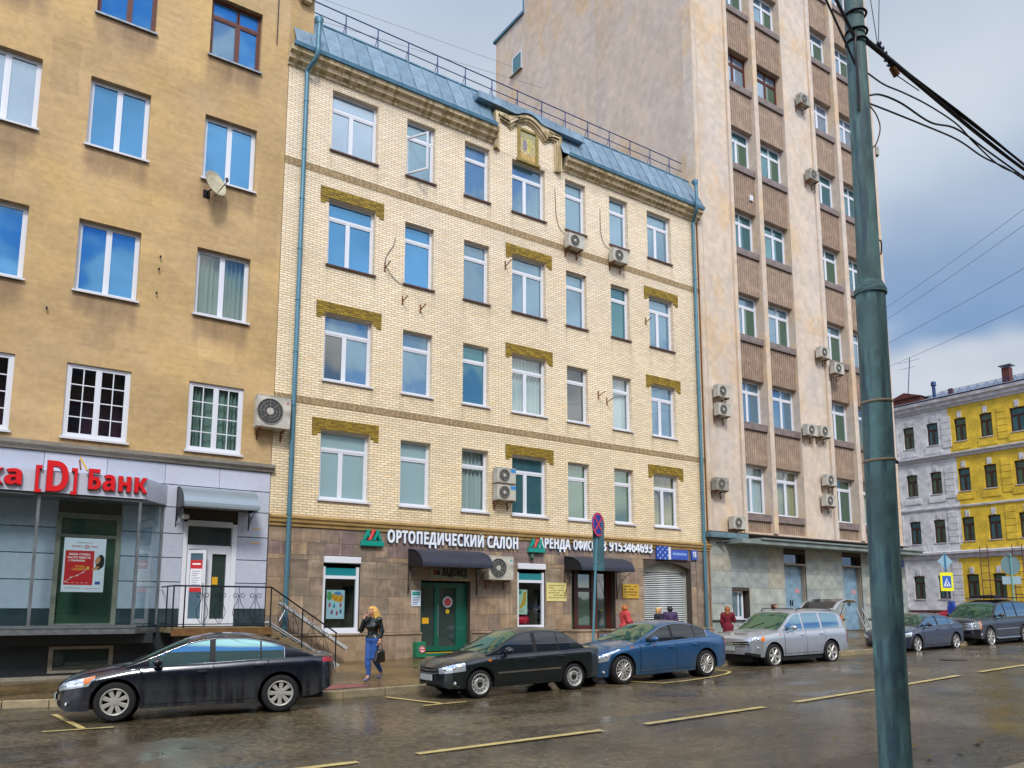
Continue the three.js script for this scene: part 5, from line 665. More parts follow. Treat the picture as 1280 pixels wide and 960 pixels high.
// ---------------------------------------------------------------- half painted house across the side street (facade at x = 58, facing left)
const far = thing('painted_house', 'four-storey house across the side street painted half white and half yellow', 'building', [58, 1, -8], -Math.PI / 2);
{
  // drawn in its own axes: u along the facade (u = world z + 8), y above the base at world y 1
  baseOf.set(far, [0, 0, 0]); const B = far, U = (z) => z + 8, Y = (y) => y - 1;
  const wh = mottled('#f0f1f4', 0.8, 2, 0.006), ye = mottled('#fbd544', 0.75, 2.4, 0.005), trim = mottled('#e2e3ea', 0.7, 1.5, 0.004), plin = mottled('#5d2f2c', 0.8, 1.4, 0.006), split = [-4.6, -4.75, -4.4, -3.95, -4.1];
  const cols = [-14.9, -12.9, -11.2, -9.7, -7.74, -5.95, -3.95, -2.2, -0.15, 1.9, 3.7, 5.6, 7.4, 9.4], rws = [[13.86, 15.5], [10.25, 11.86], [6.7, 8.36], [2.7, 4.36]], bands = [[12.75, 16.4], [9.0, 12.75], [5.6, 9.0], [1.9, 5.6]];
  const wOf = (c) => (Math.abs(c + 0.15) < 0.01 ? 0.98 : 0.82), holes = (y0, y1, z0, z1) => cols.flatMap((c) => rws.filter(([a]) => a > y0 && a < y1).map(([a, b]) => ({ x0: U(c) - wOf(c) / 2, x1: U(c) + wOf(c) / 2, y0: Y(a), y1: Y(b) }))).filter((h) => h.x0 > U(z0) && h.x1 < U(z1));
  bands.forEach(([y0, y1], i) => { const s = split[i + 1] ?? -4.4; const e = i === 3 ? -4.82 : s; const s0 = cols.some((c) => Math.abs(c - e) < wOf(c) / 2 + 0.02) ? e - 0.45 : e; part('wall', [wallGeo(U(-34), U(s0), Y(y0), Y(y1), holes(y0, y1, -34, s0), -0.5, 0)], wh, B); part('wall', [wallGeo(U(s0), U(12), Y(y0), Y(y1), holes(y0, y1, s0, 12), -0.5, 0)], ye, B); });
  part('plinth', [bx(U(-34), U(12), -0.8, Y(1.9), -0.5, 0.08)], plin, B); part('core', [bx(U(-33.9), U(11.9), -1, Y(17), -12, -1.0)], M.roomDark, B);
  const sw = (prof, y) => sweepX(prof.map(([z, h]) => [z, Y(y) + h]), U(-34), U(12));
  part('main_cornice', [sw([[-0.5, 0], [0.08, 0], [0.1, 0.16], [0.22, 0.2], [0.24, 0.42], [0.42, 0.5], [0.46, 0.72], [-0.5, 0.8]], 16.4)], trim, B); part('cornice', [sw([[-0.02, 0], [0.1, 0.04], [0.12, 0.2], [0.28, 0.26], [0.28, 0.36], [-0.02, 0.42]], 12.7)], trim, B); part('cornice', [sw([[-0.02, 0], [0.08, 0.02], [0.1, 0.14], [-0.02, 0.18]], 9.1)], trim, B); part('cornice', [sw([[-0.02, 0], [0.1, 0.04], [0.12, 0.3], [0.3, 0.36], [0.3, 0.5], [-0.02, 0.6]], 5.5)], trim, B);
  const frm = mottled('#4a2c22', 0.6, 0.5, 0.002);
  cols.forEach((c) => rws.forEach(([a, b], i) => { const w = wOf(c); const win = addWindow(B, { w, h: b - a, cols: [0.5], transom: 0.5, glass: (i + Math.round(c)) % 3 ? 'green' : 'teal', sill: 0.16, frame: frm, sillMat: trim, ft: 0.05 }, [U(c), Y(a), -0.16]); void win; const yl = c > -4.5 && i > 0; part('keystone', [rb(U(c) - 0.14, U(c) + 0.14, Y(b) + 0.04, Y(b) + 0.5, -0.01, 0.06, 0.01)], trim, B); if (i < 3) part('apron_panel', [rb(U(c) - w / 2 - 0.2, U(c) + w / 2 + 0.2, Y(a) - 0.62, Y(a) - 0.2, -0.01, 0.05, 0.012)], c > -4.3 ? ye : wh, B); void yl; }));
  for (const z of [-4.95, -0.95 - 0.18, -8.95, -12, 0.75]) for (let k = 0; k < 30; k++) { const y = 2.0 + k * 0.46; if ([[5.3, 6.2], [8.95, 9.4], [12.5, 13.2]].some(([p, q]) => y + 0.44 > p && y < q)) continue; if (y > 15.9) break; part('quoin', [rb(U(z) - 0.34, U(z) + 0.34, Y(y) + 0.02, Y(y) + 0.44, -0.01, 0.05, 0.012)], z > -4.3 ? ye : wh, B); }
  part('roof', [(() => { const g = ext(shapeOf([[0.5, 0], [-8, 2.6], [-8, 0]]), 0, 46); g.rotateY(0); g.applyMatrix4(new THREE.Matrix4().makeBasis(V3(0, 0, 1), V3(0, 1, 0), V3(-1, 0, 0))); g.translate(U(12), Y(17.2), 0); return g; })()], mottled('#7d8aa0', 0.6, 1.5, 0.003, { side: THREE.DoubleSide }), B);
  const brk = mottled('#6d3a30', 0.85, 0.6, 0.008); const ch = (z, y0, y1, w, cap) => { const c = part('chimney', [rb(U(z) - w / 2, U(z) + w / 2, Y(y0), Y(y1), -1.2, -1.2 + w, 0.01)], brk, B); if (cap) sub('cap', [rb(U(z) - w * 0.8, U(z) + w * 0.8, Y(y1) + 0.12, Y(y1) + 0.18, -1.2 - w * 0.3, -1.2 + w * 1.3, 0.01), cyl(V3(U(z) - w * 0.3, Y(y1), -0.95), V3(U(z) - w * 0.3, Y(y1) + 0.13, -0.95), 0.02), cyl(V3(U(z) + w * 0.3, Y(y1), -0.95), V3(U(z) + w * 0.3, Y(y1) + 0.13, -0.95), 0.02)], M.galv, c); };
  ch(-0.95, 17.2, 18.6, 0.5, true); ch(-4.9, 17.2, 18.05, 0.28); part('flue', [cyl(V3(U(-6.1), Y(17.2), -1), V3(U(-6.1), Y(18.6), -1), 0.12), cyl(V3(U(-6.1), Y(18.55), -1), V3(U(-6.1), Y(18.85), -1), 0.2, 0.16)], M.rail, B); part('flue', [cyl(V3(U(-6.6), Y(17.2), -1.2), V3(U(-6.6), Y(17.9), -1.2), 0.14)], M.galv, B);
  part('attic', [rb(U(-9.4), U(-6.9), Y(17.1), Y(17.9), -2.4, -0.5, 0.02), ext(shapeOf([[U(-9.5), Y(17.9)], [U(-6.8), Y(17.9)], [U(-8.1), Y(18.35)]]), -2.5, -0.4)], brk, B);
  part('antenna', [cyl(V3(U(-8.1), Y(18.2), -1), V3(U(-7.75), Y(21.2), -1), 0.03), cyl(V3(U(-8.7), Y(20.9), -1), V3(U(-7), Y(20.9), -1), 0.012), cyl(V3(U(-8.5), Y(20.4), -1), V3(U(-7.4), Y(20.4), -1), 0.012)], M.rail, B);
  const rl = part('roof_railing', [poly([V3(U(-5.6), Y(17.85), -0.6), V3(U(10), Y(17.85), -0.6)], 0.02)], M.rail, B); for (let z = -5.6; z < 6; z += 0.62) sub('lattice', [cyl(V3(U(z), Y(17.2), -0.6), V3(U(z + 0.31), Y(17.85), -0.6), 0.014, 0.014, 5), cyl(V3(U(z + 0.31), Y(17.85), -0.6), V3(U(z + 0.62), Y(17.2), -0.6), 0.014, 0.014, 5)], M.rail, rl);
}
{
  const s = thing('scaffold', 'thin brown tube scaffold frames standing at the yellow house front', 'scaffold', [57.3, 1.1, -1.8]), tubeM = mottled('#6e4450', 0.7, 0.4, 0.002), zs = [-3.0, -2.5, -0.95, -0.35];
  for (const z of zs) part('standard', [cyl(V3(57.3, 1.0, z), V3(57.3, 6.2, z), 0.03, 0.03, 6)], tubeM, s); for (const [a, b] of [[-3, -2.5], [-0.95, -0.35]]) for (let y = 1.4; y < 6; y += 0.5) part('rung', [cyl(V3(57.3, y, a), V3(57.3, y, b), 0.02, 0.02, 5)], tubeM, s); for (const y of [3.9, 2.7]) part('ledger', [cyl(V3(57.3, y, -3), V3(57.3, y, -0.35), 0.03, 0.03, 6)], tubeM, s);
}
// ---------------------------------------------------------------- the other side of the street, seen only in the glass and the wet road
for (const [x0, x1, h, col, lab] of [[-34, -6, 21, '#a79a86', 'plain grey-beige house behind the viewer on the near side of the street, further left'], [-5.5, 20, 22.5, '#8c8270', 'plain brown-grey house directly behind the viewer on the near side'], [21, 46, 19, '#b3a384', 'plain sandy house behind the viewer on the near side, further right']]) {
  const b = thing('opposite_house', lab, 'building', [(x0 + x1) / 2, 0, 38]), hs = [], n = Math.round((x1 - x0) / 3.1); for (let j = 0; j < 5; j++) for (let i = 0; i < n; i++) { const x = lerp(x0, x1, (i + 0.5) / n); hs.push({ x0: x - 0.7, x1: x + 0.7, y0: 1.6 + j * 4, y1: 3.8 + j * 4 }); }
  part('wall', [wallGeo(x0, x1, -1, h, hs.filter((q) => q.y1 < h - 0.5), 36, 36.5)], mottled(col, 0.9, 3, 0.004), b); part('core', [bx(x0, x1, -1, h - 0.1, 37, 50)], M.roomDark, b); part('glazing', [bx(x0 + 0.1, x1 - 0.1, 0, h - 0.6, 36.3, 36.32)], M.glass.dark, b); part('roof', [bx(x0 - 0.2, x1 + 0.2, h, h + 0.4, 35.6, 50)], M.steelRoof[0], b);
}
// ---------------------------------------------------------------- street pole, cables, signs
{
  const p = thing('street_pole', 'tall tapered green-grey painted steel street pole in the foreground', 'pole', [6.4, 0.1, 20.2]);
  const paint = phy('#ffffff', 0.5, { map: dataTex(256, 1024, (u, v) => { const a = fbm(u * 5, v * 24, 3, 5, 120), b = fbm(u * 14, v * 6, 5, 4, 84), s = sstep(0.55, 0.7, b * 0.6 + a * 0.45); const k = 0.9 + 0.75 * (a - 0.5); return [lerp(104, 66, s) * k / 255, lerp(142, 94, s) * k / 255, lerp(138, 100, s) * k / 255]; }), bumpMap: withRep(grainBump, 2, 14), bumpScale: 0.004 });
  const top = V3(6.43, 9.4, 20.33), at = (y) => V3(6.4, y, 20.18).lerp(V3(6.4, y, 20.3), clamp(y / 8));
  part('lower_shaft', [cyl(at(0), at(4.62), 0.128, 0.122, 28)], paint, p); part('upper_shaft', [cyl(at(4.6), at(9.3), 0.099, 0.072, 28)], paint, p);
  part('collar', [cyl(at(4.6), at(4.64), 0.137, 0.135, 28), cyl(at(4.64), at(4.72), 0.135, 0.1, 28)], paint, p); part('base_sleeve', [cyl(at(0), at(0.5), 0.16, 0.155, 28)], paint, p);
  for (const y of [3.63, 4.02 - 0.9]) { const c = at(y); const b = part('strap', [new THREE.TorusGeometry(0.126, 0.006, 6, 32).rotateX(Math.PI / 2).scale(1, 2.2, 1).rotateZ(0.06).translate(c.x, c.y, c.z)], (M.strap ??= mottled('#b9a484', 0.6, 0.3, 0.002)), p); void b; }
  { const c = at(3.12); part('strap_end', [rb(c.x + 0.1, c.x + 0.17, 3.10, 3.13, c.z + 0.06, c.z + 0.075, 0.004)], M.iron, p); const d = at(5.1); part('hook', [tube([V3(d.x + 0.08, 5.1, d.z + 0.04), V3(d.x + 0.13, 5.12, d.z + 0.05), V3(d.x + 0.12, 5.0, d.z + 0.05), V3(d.x + 0.085, 4.98, d.z + 0.04)], 0.007, 14, 5)], M.iron, p); }
  part('clamp', [7.02, 7.12, 7.3].map((y) => { const c = at(y); return new THREE.TorusGeometry(0.092, 0.012, 6, 28).rotateX(Math.PI / 2).translate(c.x, c.y, c.z); }), M.iron, p);
  // the span of cables along the street to the next pole
  const S = at(7.05), mat = phy('#15161f', 0.45), E = V3(40, 7.6, 21), span = (s, e, sag, k, wob = 0, n = 40, upto = 0.55) => { const pts = []; for (let i = 0; i <= n; i++) { const t = i / n * upto, q = s.clone().lerp(e, t); q.y -= 4 * sag * t * (1 - t); q.y += wob * Math.sin(t * 70 + k); q.z += wob * Math.cos(t * 55 + k * 2); pts.push(q); } return pts; };
  const bundle = thing('cable_bundle', 'thick twisted bundle of dark cables sagging from the street pole to the right', 'cable', [6.5, 7, 20.3]);
  for (const [dy, dz, r, w, k] of [[0, 0, 0.018, 0.006, 0], [0.02, 0.02, 0.014, 0.01, 1.3], [-0.02, 0.02, 0.012, 0.014, 2.6], [0, 0.04, 0.011, 0.01, 4.4]]) part('cable', [tube(span(S.clone().add(V3(0.09, dy + 0.05, dz)), E.clone().add(V3(0, dy, dz)), 1.15, k, w, 60), r, 220, 6)], mat, bundle);
  const loose = thing('loose_cables', 'thin loose black cables looping beside the thick bundle at the pole', 'cable', [6.5, 6.5, 20.3]);
  const from = (y) => at(y).add(V3(0.07, 0, 0.05)), mainAt = (t, dy = 0) => { const q = S.clone().lerp(E, t); q.y -= 4 * 1.15 * t * (1 - t) - dy; return q; };
  part('cable', [tube([from(6.72), mainAt(0.012, -0.24), mainAt(0.022, -0.16), mainAt(0.035, -0.08), mainAt(0.05, -0.04), mainAt(0.06, -0.1), mainAt(0.075, -0.14), mainAt(0.09, -0.05)], 0.008, 80, 5)], mat, loose); part('cable', [tube([from(6.5), mainAt(0.01, -0.38), mainAt(0.02, -0.30), mainAt(0.035, -0.26), mainAt(0.05, -0.10), mainAt(0.07, -0.07), mainAt(0.1, -0.04)], 0.010, 80, 5)], mat, loose); part('cable', [tube([from(6.42), mainAt(0.012, -0.5), mainAt(0.03, -0.36), mainAt(0.05, -0.22), mainAt(0.065, -0.19), mainAt(0.085, -0.09), mainAt(0.12, -0.05)], 0.009, 80, 5)], mat, loose); part('cable', [tube([mainAt(0.10), mainAt(0.13, 0.10), mainAt(0.17, 0.26), mainAt(0.25, 0.5), mainAt(0.4, 0.9)], 0.013, 60, 5)], mat, loose); part('cable', [tube([from(6.4), from(6.32).add(V3(0.07, 0, 0.02)), from(6.2).add(V3(0.10, 0, 0.03)), from(6.05).add(V3(0.05, 0, 0.02)), from(5.98)], 0.006, 30, 5)], M.rust, loose);
  const over = thing('overhead_cables', 'dark cables running up from the pole to the top left of the picture', 'cable', [6.2, 7.4, 20.3]); const nd = V3(-7, 26, 19); part('cable', [tube(span(at(7.0).add(V3(-0.08, 0, 0.03)), nd, 0.25, 0, 0.008, 40, 0.8), 0.016, 100, 5)], mat, over); part('cable', [tube(span(at(6.75).add(V3(-0.08, 0, 0.03)), nd.clone().add(V3(0, 0.5, 0)), 0.2, 2, 0.01, 40, 0.8), 0.010, 100, 5)], mat, over); part('cable', [tube([at(7.1).add(V3(-0.07, 0, 0.04)), at(6.9).add(V3(-0.11, 0, 0.05)), at(6.6).add(V3(-0.1, 0, 0.05)), at(6.3).add(V3(-0.09, 0, 0.04))], 0.012, 30, 5)], mat, over);
  const ins = thing('insulator', 'ribbed dark insulator hanging on two wires right of the pole top', 'insulator', [6.75, 7.0, 20.4]); const I = mainAt(0.010, 0.16), J = mainAt(0.0165, 0.02); const d = J.clone().sub(I); part('core', [cyl(I, J, 0.014)], mat, ins); for (let i = 0; i < 5; i++) part('shed', [cyl(I.clone().addScaledVector(d, i / 5 + 0.04), I.clone().addScaledVector(d, i / 5 + 0.12), 0.034, 0.028, 14)], phy('#39405a', 0.3), ins); part('end_fitting', [cyl(J, J.clone().addScaledVector(d, 0.35), 0.03, 0.032, 12)], M.rust, ins); part('wire', [poly([I, I.clone().add(V3(-0.04, 1.6, -0.1))], 0.004, 4), poly([I.clone().add(V3(0.02, 0, 0)), I.clone().add(V3(0.0, 1.6, 0.15))], 0.004, 4), poly([J.clone().addScaledVector(d, 0.35), mainAt(0.03, 0.0)], 0.006, 4)], M.iron, ins);
}
{
  // wires across the side street: each between a hook behind the tower corner and a mast nearer the viewer
  const w = thing('overhead_wires', 'four thin dark wires crossing the sky right of the tower', 'wire', [45, 14, 0]), ray = (u, v) => FWD.clone().addScaledVector(V3(Math.sin(YAW), 0, Math.cos(YAW)), (u - 640) / 1000).addScaledVector(V3(Math.sin(YAW), 0, Math.cos(YAW)).cross(FWD), -(v - 615.66) / 1000);
  const ends = [[V3(46, 19.2, -6), V3(30, 17.0, 15)], [V3(46, 18.5, -6), V3(30, 16.4, 15)], [V3(46, 17.4, -6), V3(30, 14.6, 15)], [V3(46, 16.2, -6), V3(30, 13.1, 15)]]; void ray;
  for (const [a, b] of ends) part('wire', [tube(range(0, 1, 16).map((t) => { const q = a.clone().lerp(b, t); q.y -= 0.8 * t * (1 - t); return q; }), 0.009, 40, 4)], M.iron, w);
  const w2 = thing('overhead_wires', 'faint thin wires over the blue roof at the top of the picture', 'wire', [15, 26, -6]); for (const [a, b] of [[V3(-4, 33, -14), V3(27, 36.8, -15)], [V3(-4, 31, -14), V3(27, 33.6, -12)]]) part('wire', [cyl(a, b, 0.012, 0.012, 4)], M.galv, w2);
}
{
  // no stopping sign on its pole with an extra plate
  const s = thing('no_stopping_sign', 'round red and blue no stopping sign with a long plate on a blue-grey post', 'road sign', [14.85, 0.3, 6.5]), post = phy('#5b8f9a', 0.4, { metalness: 0.2 }), x = 14.8, z = 6.5, by = lerp(baseY(x), roadY(x, 7.5) + 0.15, 6.5 / 7.5); const tx = 14.98;
  part('post', [cyl(V3(14.72, by, z), V3(tx, 4.5, z), 0.035, 0.035, 12)], post, s); const disc = (r, z0, z1) => new THREE.CylinderGeometry(r, r, z1 - z0, 36).rotateX(Math.PI / 2).translate(0, 0, (z0 + z1) / 2);
  const face = part('disc', [(() => { const g = disc(0.345, 0, 0.02); g.rotateY(0.34); g.translate(tx - 0.02, 4.30, z + 0.05); return g; })()], phy('#1d3a9c', 0.4), s); void face;
  const R = phy('#d23a44', 0.4), put = (g) => { g.rotateY(0.34); g.translate(tx - 0.02, 4.30, z + 0.05); return g; }; part('red_ring', [put(new THREE.RingGeometry(0.285, 0.343, 40).translate(0, 0, 0.023))], R, s); part('red_cross', [put(bx(-0.29, 0.29, -0.028, 0.028, 0.021, 0.025).rotateZ(Math.PI / 4)), put(bx(-0.29, 0.29, -0.028, 0.028, 0.022, 0.026).rotateZ(-Math.PI / 4))], R, s);
  part('extra_plate', [rb(14.80, 15.22, 2.98, 4.42, z - 0.0, z + 0.015, 0.008)], phy('#547f86', 0.5, { metalness: 0.2, map: withRep(mottle, 0.8, 0.8) }), s); part('plate_clip', [rb(14.78, 15.0, 3.95, 3.98, z + 0.016, z + 0.03, 0.004), rb(14.78, 15.0, 3.2, 3.23, z + 0.016, z + 0.03, 0.004)], M.galv, s);
}
{
  const x = 44, z = 1.4, s = thing('crossing_sign', 'yellow-edged blue pedestrian crossing sign with a grey diamond above, by the side street', 'road sign', [x, 0.7, z]), yel = phy('#e8e21c', 0.4), blu = phy('#2a5fb8', 0.4), wht = M.white, F = (g) => { g.rotateY(-0.55); g.translate(x, 0, z); return g; };
  part('post', [cyl(V3(x, 0.6, z), V3(x, 5.0, z), 0.035)], M.galv, s); part('yellow_board', [F(rb(-0.36, 0.36, 2.9, 3.9, 0.04, 0.06, 0.01))], yel, s); part('blue_panel', [F(bx(-0.24, 0.24, 3.08, 3.72, 0.061, 0.066))], blu, s); part('triangle', [F(ext(shapeOf([[-0.2, 3.16], [0.2, 3.16], [0, 3.62]]), 0.067, 0.07))], wht, s);
  part('walking_figure', [F(new THREE.CylinderGeometry(0.032, 0.032, 0.004, 12).rotateX(Math.PI / 2).translate(0.01, 3.5, 0.073)), F(ext(shapeOf([[-0.02, 3.45], [0.04, 3.46], [0.05, 3.34], [0.10, 3.19], [0.07, 3.18], [0.01, 3.32], [-0.07, 3.18], [-0.1, 3.20], [-0.03, 3.34]]), 0.071, 0.074))], blu, s); part('diamond', [F(bx(-0.3, 0.3, -0.3, 0.3, 0.02, 0.035).rotateZ(Math.PI / 4).translate(0, 4.5, 0))], phy('#8fb3bf', 0.5, { metalness: 0.2 }), s); part('diamond_brace', [F(rb(-0.05, 0.05, 3.95, 4.9, 0.036, 0.06, 0.006))], phy('#2f6f96', 0.5), s);
}
{
  const x = 42.0, z = 5.6, s = thing('round_sign_back', 'grey back of a round sign with two plates below, at the yellow house', 'road sign', [x, 0.7, z]), gr = phy('#6f8b8f', 0.5, { metalness: 0.3 }), F = (g) => { g.rotateY(-0.6); g.translate(x, 0, z); return g; };
  part('post', [cyl(V3(x, 0.6, z), V3(x, 4.6, z), 0.03)], phy('#6fb0aa', 0.4), s); part('disc', [F(new THREE.CylinderGeometry(0.46, 0.46, 0.02, 32).rotateX(Math.PI / 2).translate(0, 4.05, -0.05))], gr, s); part('rim', [F(new THREE.TorusGeometry(0.46, 0.014, 6, 36).translate(0, 4.05, -0.04))], gr, s); part('plate', [F(rb(-0.46, -0.02, 3.12, 3.5, -0.06, -0.045, 0.005))], phy('#8fa8b0', 0.5), s); part('plate', [F(rb(0.02, 0.46, 3.12, 3.5, -0.06, -0.045, 0.005))], phy('#8fa8b0', 0.5), s); part('bracket', [F(tube([V3(-0.2, 4.55, 0), V3(0, 4.45, 0.03), V3(0.2, 4.55, 0)], 0.012, 12, 5))], M.iron, s);
}
{ const b = thing('blue_post_box', 'blue box on a stand at the far corner of the tower', 'box', [42.9, 0.9, 2.2]); part('body', [rb(42.7, 43.1, 0.9, 2.1, 2.0, 2.4, 0.03)], phy('#1f3f9e', 0.4), b); part('lid', [rb(42.74, 43.0, 2.1, 2.35, 2.05, 2.3, 0.03)], phy('#26489e', 0.4), b); }
// ---------------------------------------------------------------- cars
function curve(pts) {                                            // monotone cubic through [s, y] points
  const n = pts.length, d = [], m = []; for (let i = 0; i < n - 1; i++) d.push((pts[i + 1][1] - pts[i][1]) / (pts[i + 1][0] - pts[i][0]));
  for (let i = 0; i < n; i++) m.push(i === 0 ? d[0] : i === n - 1 ? d[n - 2] : d[i - 1] * d[i] <= 0 ? 0 : 2 * d[i - 1] * d[i] / (d[i - 1] + d[i]));
  return (s) => { if (s <= pts[0][0]) return pts[0][1]; if (s >= pts[n - 1][0]) return pts[n - 1][1]; let i = 0; while (s > pts[i + 1][0]) i++; const h = pts[i + 1][0] - pts[i][0], t = (s - pts[i][0]) / h, t2 = t * t, t3 = t2 * t; return (2 * t3 - 3 * t2 + 1) * pts[i][1] + (t3 - 2 * t2 + t) * h * m[i] + (-2 * t3 + 3 * t2) * pts[i + 1][1] + (t3 - t2) * h * m[i + 1]; };
}
const CG = {
  side: phy([0.20, 0.36, 0.38], 0.03, { metalness: 0.82 }), dark: phy([0.008, 0.014, 0.022], 0.03, { ior: 1.55 }), shield: phy([0.09, 0.19, 0.13], 0.04, { metalness: 0.75 }), blue: phy([0.16, 0.27, 0.34], 0.03, { metalness: 0.8 }),
  tyre: mottled('#1b1b1c', 0.85, 0.4, 0.003), alloy: phy('#bab8b0', 0.32, { metalness: 0.45 }), steel: phy('#b4b4b0', 0.4, { metalness: 0.35 }), chrome: phy('#d5d8dc', 0.12, { metalness: 1 }), plastic: mottled('#17181a', 0.7, 0.6, 0.001), lampGlass: phy('#c9d2d8', 0.08, { metalness: 0.55, clearcoat: 1 }), amber: phy('#d8741c', 0.2, { clearcoat: 1 }), red: phy('#b3122e', 0.15, { clearcoat: 1 }), plate: std('#a3aaa8', 0.5), seam: std('#050506', 0.9),
};
function makeCar(c, name, label, at, turn) {
  const { L, W, wf, wb, R } = c, Ra = c.Ra ?? R + 0.065, wr = wf + wb, hL = L / 2;
  const shoulder = curve(c.shoulder), crown = curve(c.crown), bottom = curve(c.bottom), roof = curve(c.roof), ga = c.roof[0][0], gb = c.roof[c.roof.length - 1][0];
  const sup = (t, n) => Math.pow(Math.max(0, 1 - Math.pow(1 - clamp(t), n)), 1 / n), hw = (s) => W / 2 * Math.min(sup(s / c.rf, c.nf), sup((L - s) / c.rr, c.nr));
  const archY = (s) => { let y = 0; for (const w of [wf, wr]) { const d = Math.abs(s - w); if (d < Ra) y = Math.max(y, R + Math.sqrt(Ra * Ra - d * d)); } return y; };
  const bodyPt = (s, v) => {
    const w = hw(s), yb = Math.max(bottom(s), archY(s)), ys = shoulder(s);
    if (v <= 0.6) { const y = lerp(yb, ys, v / 0.6), t = (y - 0.25) / (ys - 0.25), k = 1 - 0.035 * Math.pow(Math.abs(t - 0.62) / 0.62, 2.2) - (t > 0.78 ? 0.055 * Math.pow((t - 0.78) / 0.22, 2) : 0); return V3(s - hL, y, w * k); }
    const u = (v - 0.6) / 0.4, w0 = w * (1 - 0.035 * Math.pow(0.38 / 0.62, 2.2) - 0.055); return V3(s - hL, ys + crown(s) * (1 - Math.pow(1 - u, 3)), w0 * (1 - u));
  };
  const cabPt = (s, v) => {
    const yb = shoulder(s) - 0.01, yr = Math.max(yb + 0.002, roof(s)), h = yr - yb, w0 = Math.min(hw(s), W / 2) * 0.93 - 0.03, full = c.H - yb, inset = c.tumble ?? 0.17, ye = yb + h * (1 - 0.30 * clamp(0.34 / (h + 0.05), 0.3, 1.0) * 0.9), half = (y) => w0 - inset * Math.pow((y - yb) / full, 1.25);
    if (v <= 0.55) { const y = lerp(yb, ye, v / 0.55); return V3(s - hL, y, half(y)); }
    const u = (v - 0.55) / 0.45; return V3(s - hL, ye + (yr - ye) * (1 - Math.pow(1 - u, 3.2)), half(ye) * (1 - u));
  };
  const grid = (f, ss, vs, off = 0, side = 1, flip = false) => {
    const pos = [], idx = [], uv = [], n = vs.length;
    for (const s of ss) for (const v of vs) { let p = f(s, v); if (off) { const e = 0.004, a = f(Math.min(s + e, L - 1e-3), v).sub(f(Math.max(s - e, 1e-3), v)), b = f(s, Math.min(v + e, 1)).sub(f(s, Math.max(0, v - e))), nn = a.cross(b).normalize(); if (nn.z < -0.02 || (Math.abs(nn.z) < 0.03 && nn.y < 0)) nn.negate(); p = p.addScaledVector(nn, off); } pos.push(p.x, p.y, p.z * side); uv.push(p.x, p.y); }
    for (let i = 0; i < ss.length - 1; i++) for (let j = 0; j < n - 1; j++) { const a = i * n + j, b = a + 1, d = a + n, e = d + 1; if (side > 0) idx.push(a, d, b, b, d, e); else idx.push(a, b, d, b, e, d); }
    const g = new THREE.BufferGeometry(); g.setAttribute('position', new THREE.Float32BufferAttribute(pos, 3)); g.setAttribute('uv', new THREE.Float32BufferAttribute(uv, 2)); g.setIndex(idx); g.computeVertexNormals(); return g;
  };
  const lin = (a, b, n) => range(a, b, n), both = (f, s0, s1, v0, v1, off, ns = 14, nv = 8) => [1, -1].map((k) => grid(f, lin(s0, s1, ns), lin(v0, v1, nv), off, k));
  // painted surfaces carry road dirt up to the sills
  const paint = (g) => { g = clean(g); const p = g.attributes.position, col = new Float32Array(p.count * 3), P = c.paint, D = c.dirt ?? [0.10, 0.095, 0.085], amt = c.dirtAmt ?? 0.5; for (let i = 0; i < p.count; i++) { const x = p.getX(i), y = p.getY(i), z = p.getZ(i), n = sstep(0.32, 0.6, fbm(x * 11 + 40, y * 1.2 + 7, 3, 3) * 0.6 + 0.4 * fbm(x * 34 + 40, y * 1.8, 9, 2)); const d = clamp(amt * (1 - sstep(0.28, c.dirtTop ?? 0.85, y)) * n * 1.1); for (let k = 0; k < 3; k++) col[i * 3 + k] = lerp(P[k], D[k], d); void z; } g.setAttribute('color', new THREE.BufferAttribute(col, 3)); return g; };
  const pm = new THREE.MeshPhysicalMaterial({ color: 0xffffff, vertexColors: true, roughness: c.rough ?? 0.3, metalness: c.metal ?? 0.2, clearcoat: 0.9, clearcoatRoughness: 0.06 });
  const T = thing(name, label, 'car', at, turn, undefined); T.rotation.order = 'YXZ'; T.rotation.z = 0.0184; const add = (n, g, m, p = T, l) => sub(n, mg([g]), m, p, l), addP = (n, g, p = T) => sub(n, mg([g].flat(9).map(paint)), pm, p);
  const ss = []; for (let i = 0; i <= 16; i++) ss.push(c.rf * (1 - Math.cos(i / 16 * Math.PI / 2))); for (let s = c.rf; s < L - c.rr; s += 0.05) ss.push(s); for (let i = 0; i <= 16; i++) ss.push(L - c.rr * (1 - Math.cos((1 - i / 16) * Math.PI / 2))); for (const w of [wf, wr]) { for (let i = 0; i <= 18; i++) ss.push(w + Ra * Math.cos(i / 18 * Math.PI)); ss.push(w - Ra - 1e-3, w + Ra + 1e-3); } ss.sort((a, b) => a - b); const st = ss.filter((s, i) => s >= 0 && s <= L && (i === 0 || s - ss[i - 1] > 5e-4));
  addP('body', [1, -1].map((k) => grid(bodyPt, st, [...lin(0, 0.6, 16), ...lin(0.63, 1, 8)], 0, k)));
  const cs = lin(ga, gb, 56); addP('cabin', [1, -1].map((k) => grid(cabPt, cs, [...lin(0, 0.55, 8), ...lin(0.58, 1, 10)], 0, k)));
  add('underbody', [bx(-hL + 0.25, hL - 0.25, 0.2, 0.5, -W / 2 + 0.3, W / 2 - 0.3), bx(wf + Ra - hL, wr - Ra - hL, 0.2, 0.3, -W / 2 + 0.06, W / 2 - 0.06)], CG.plastic);
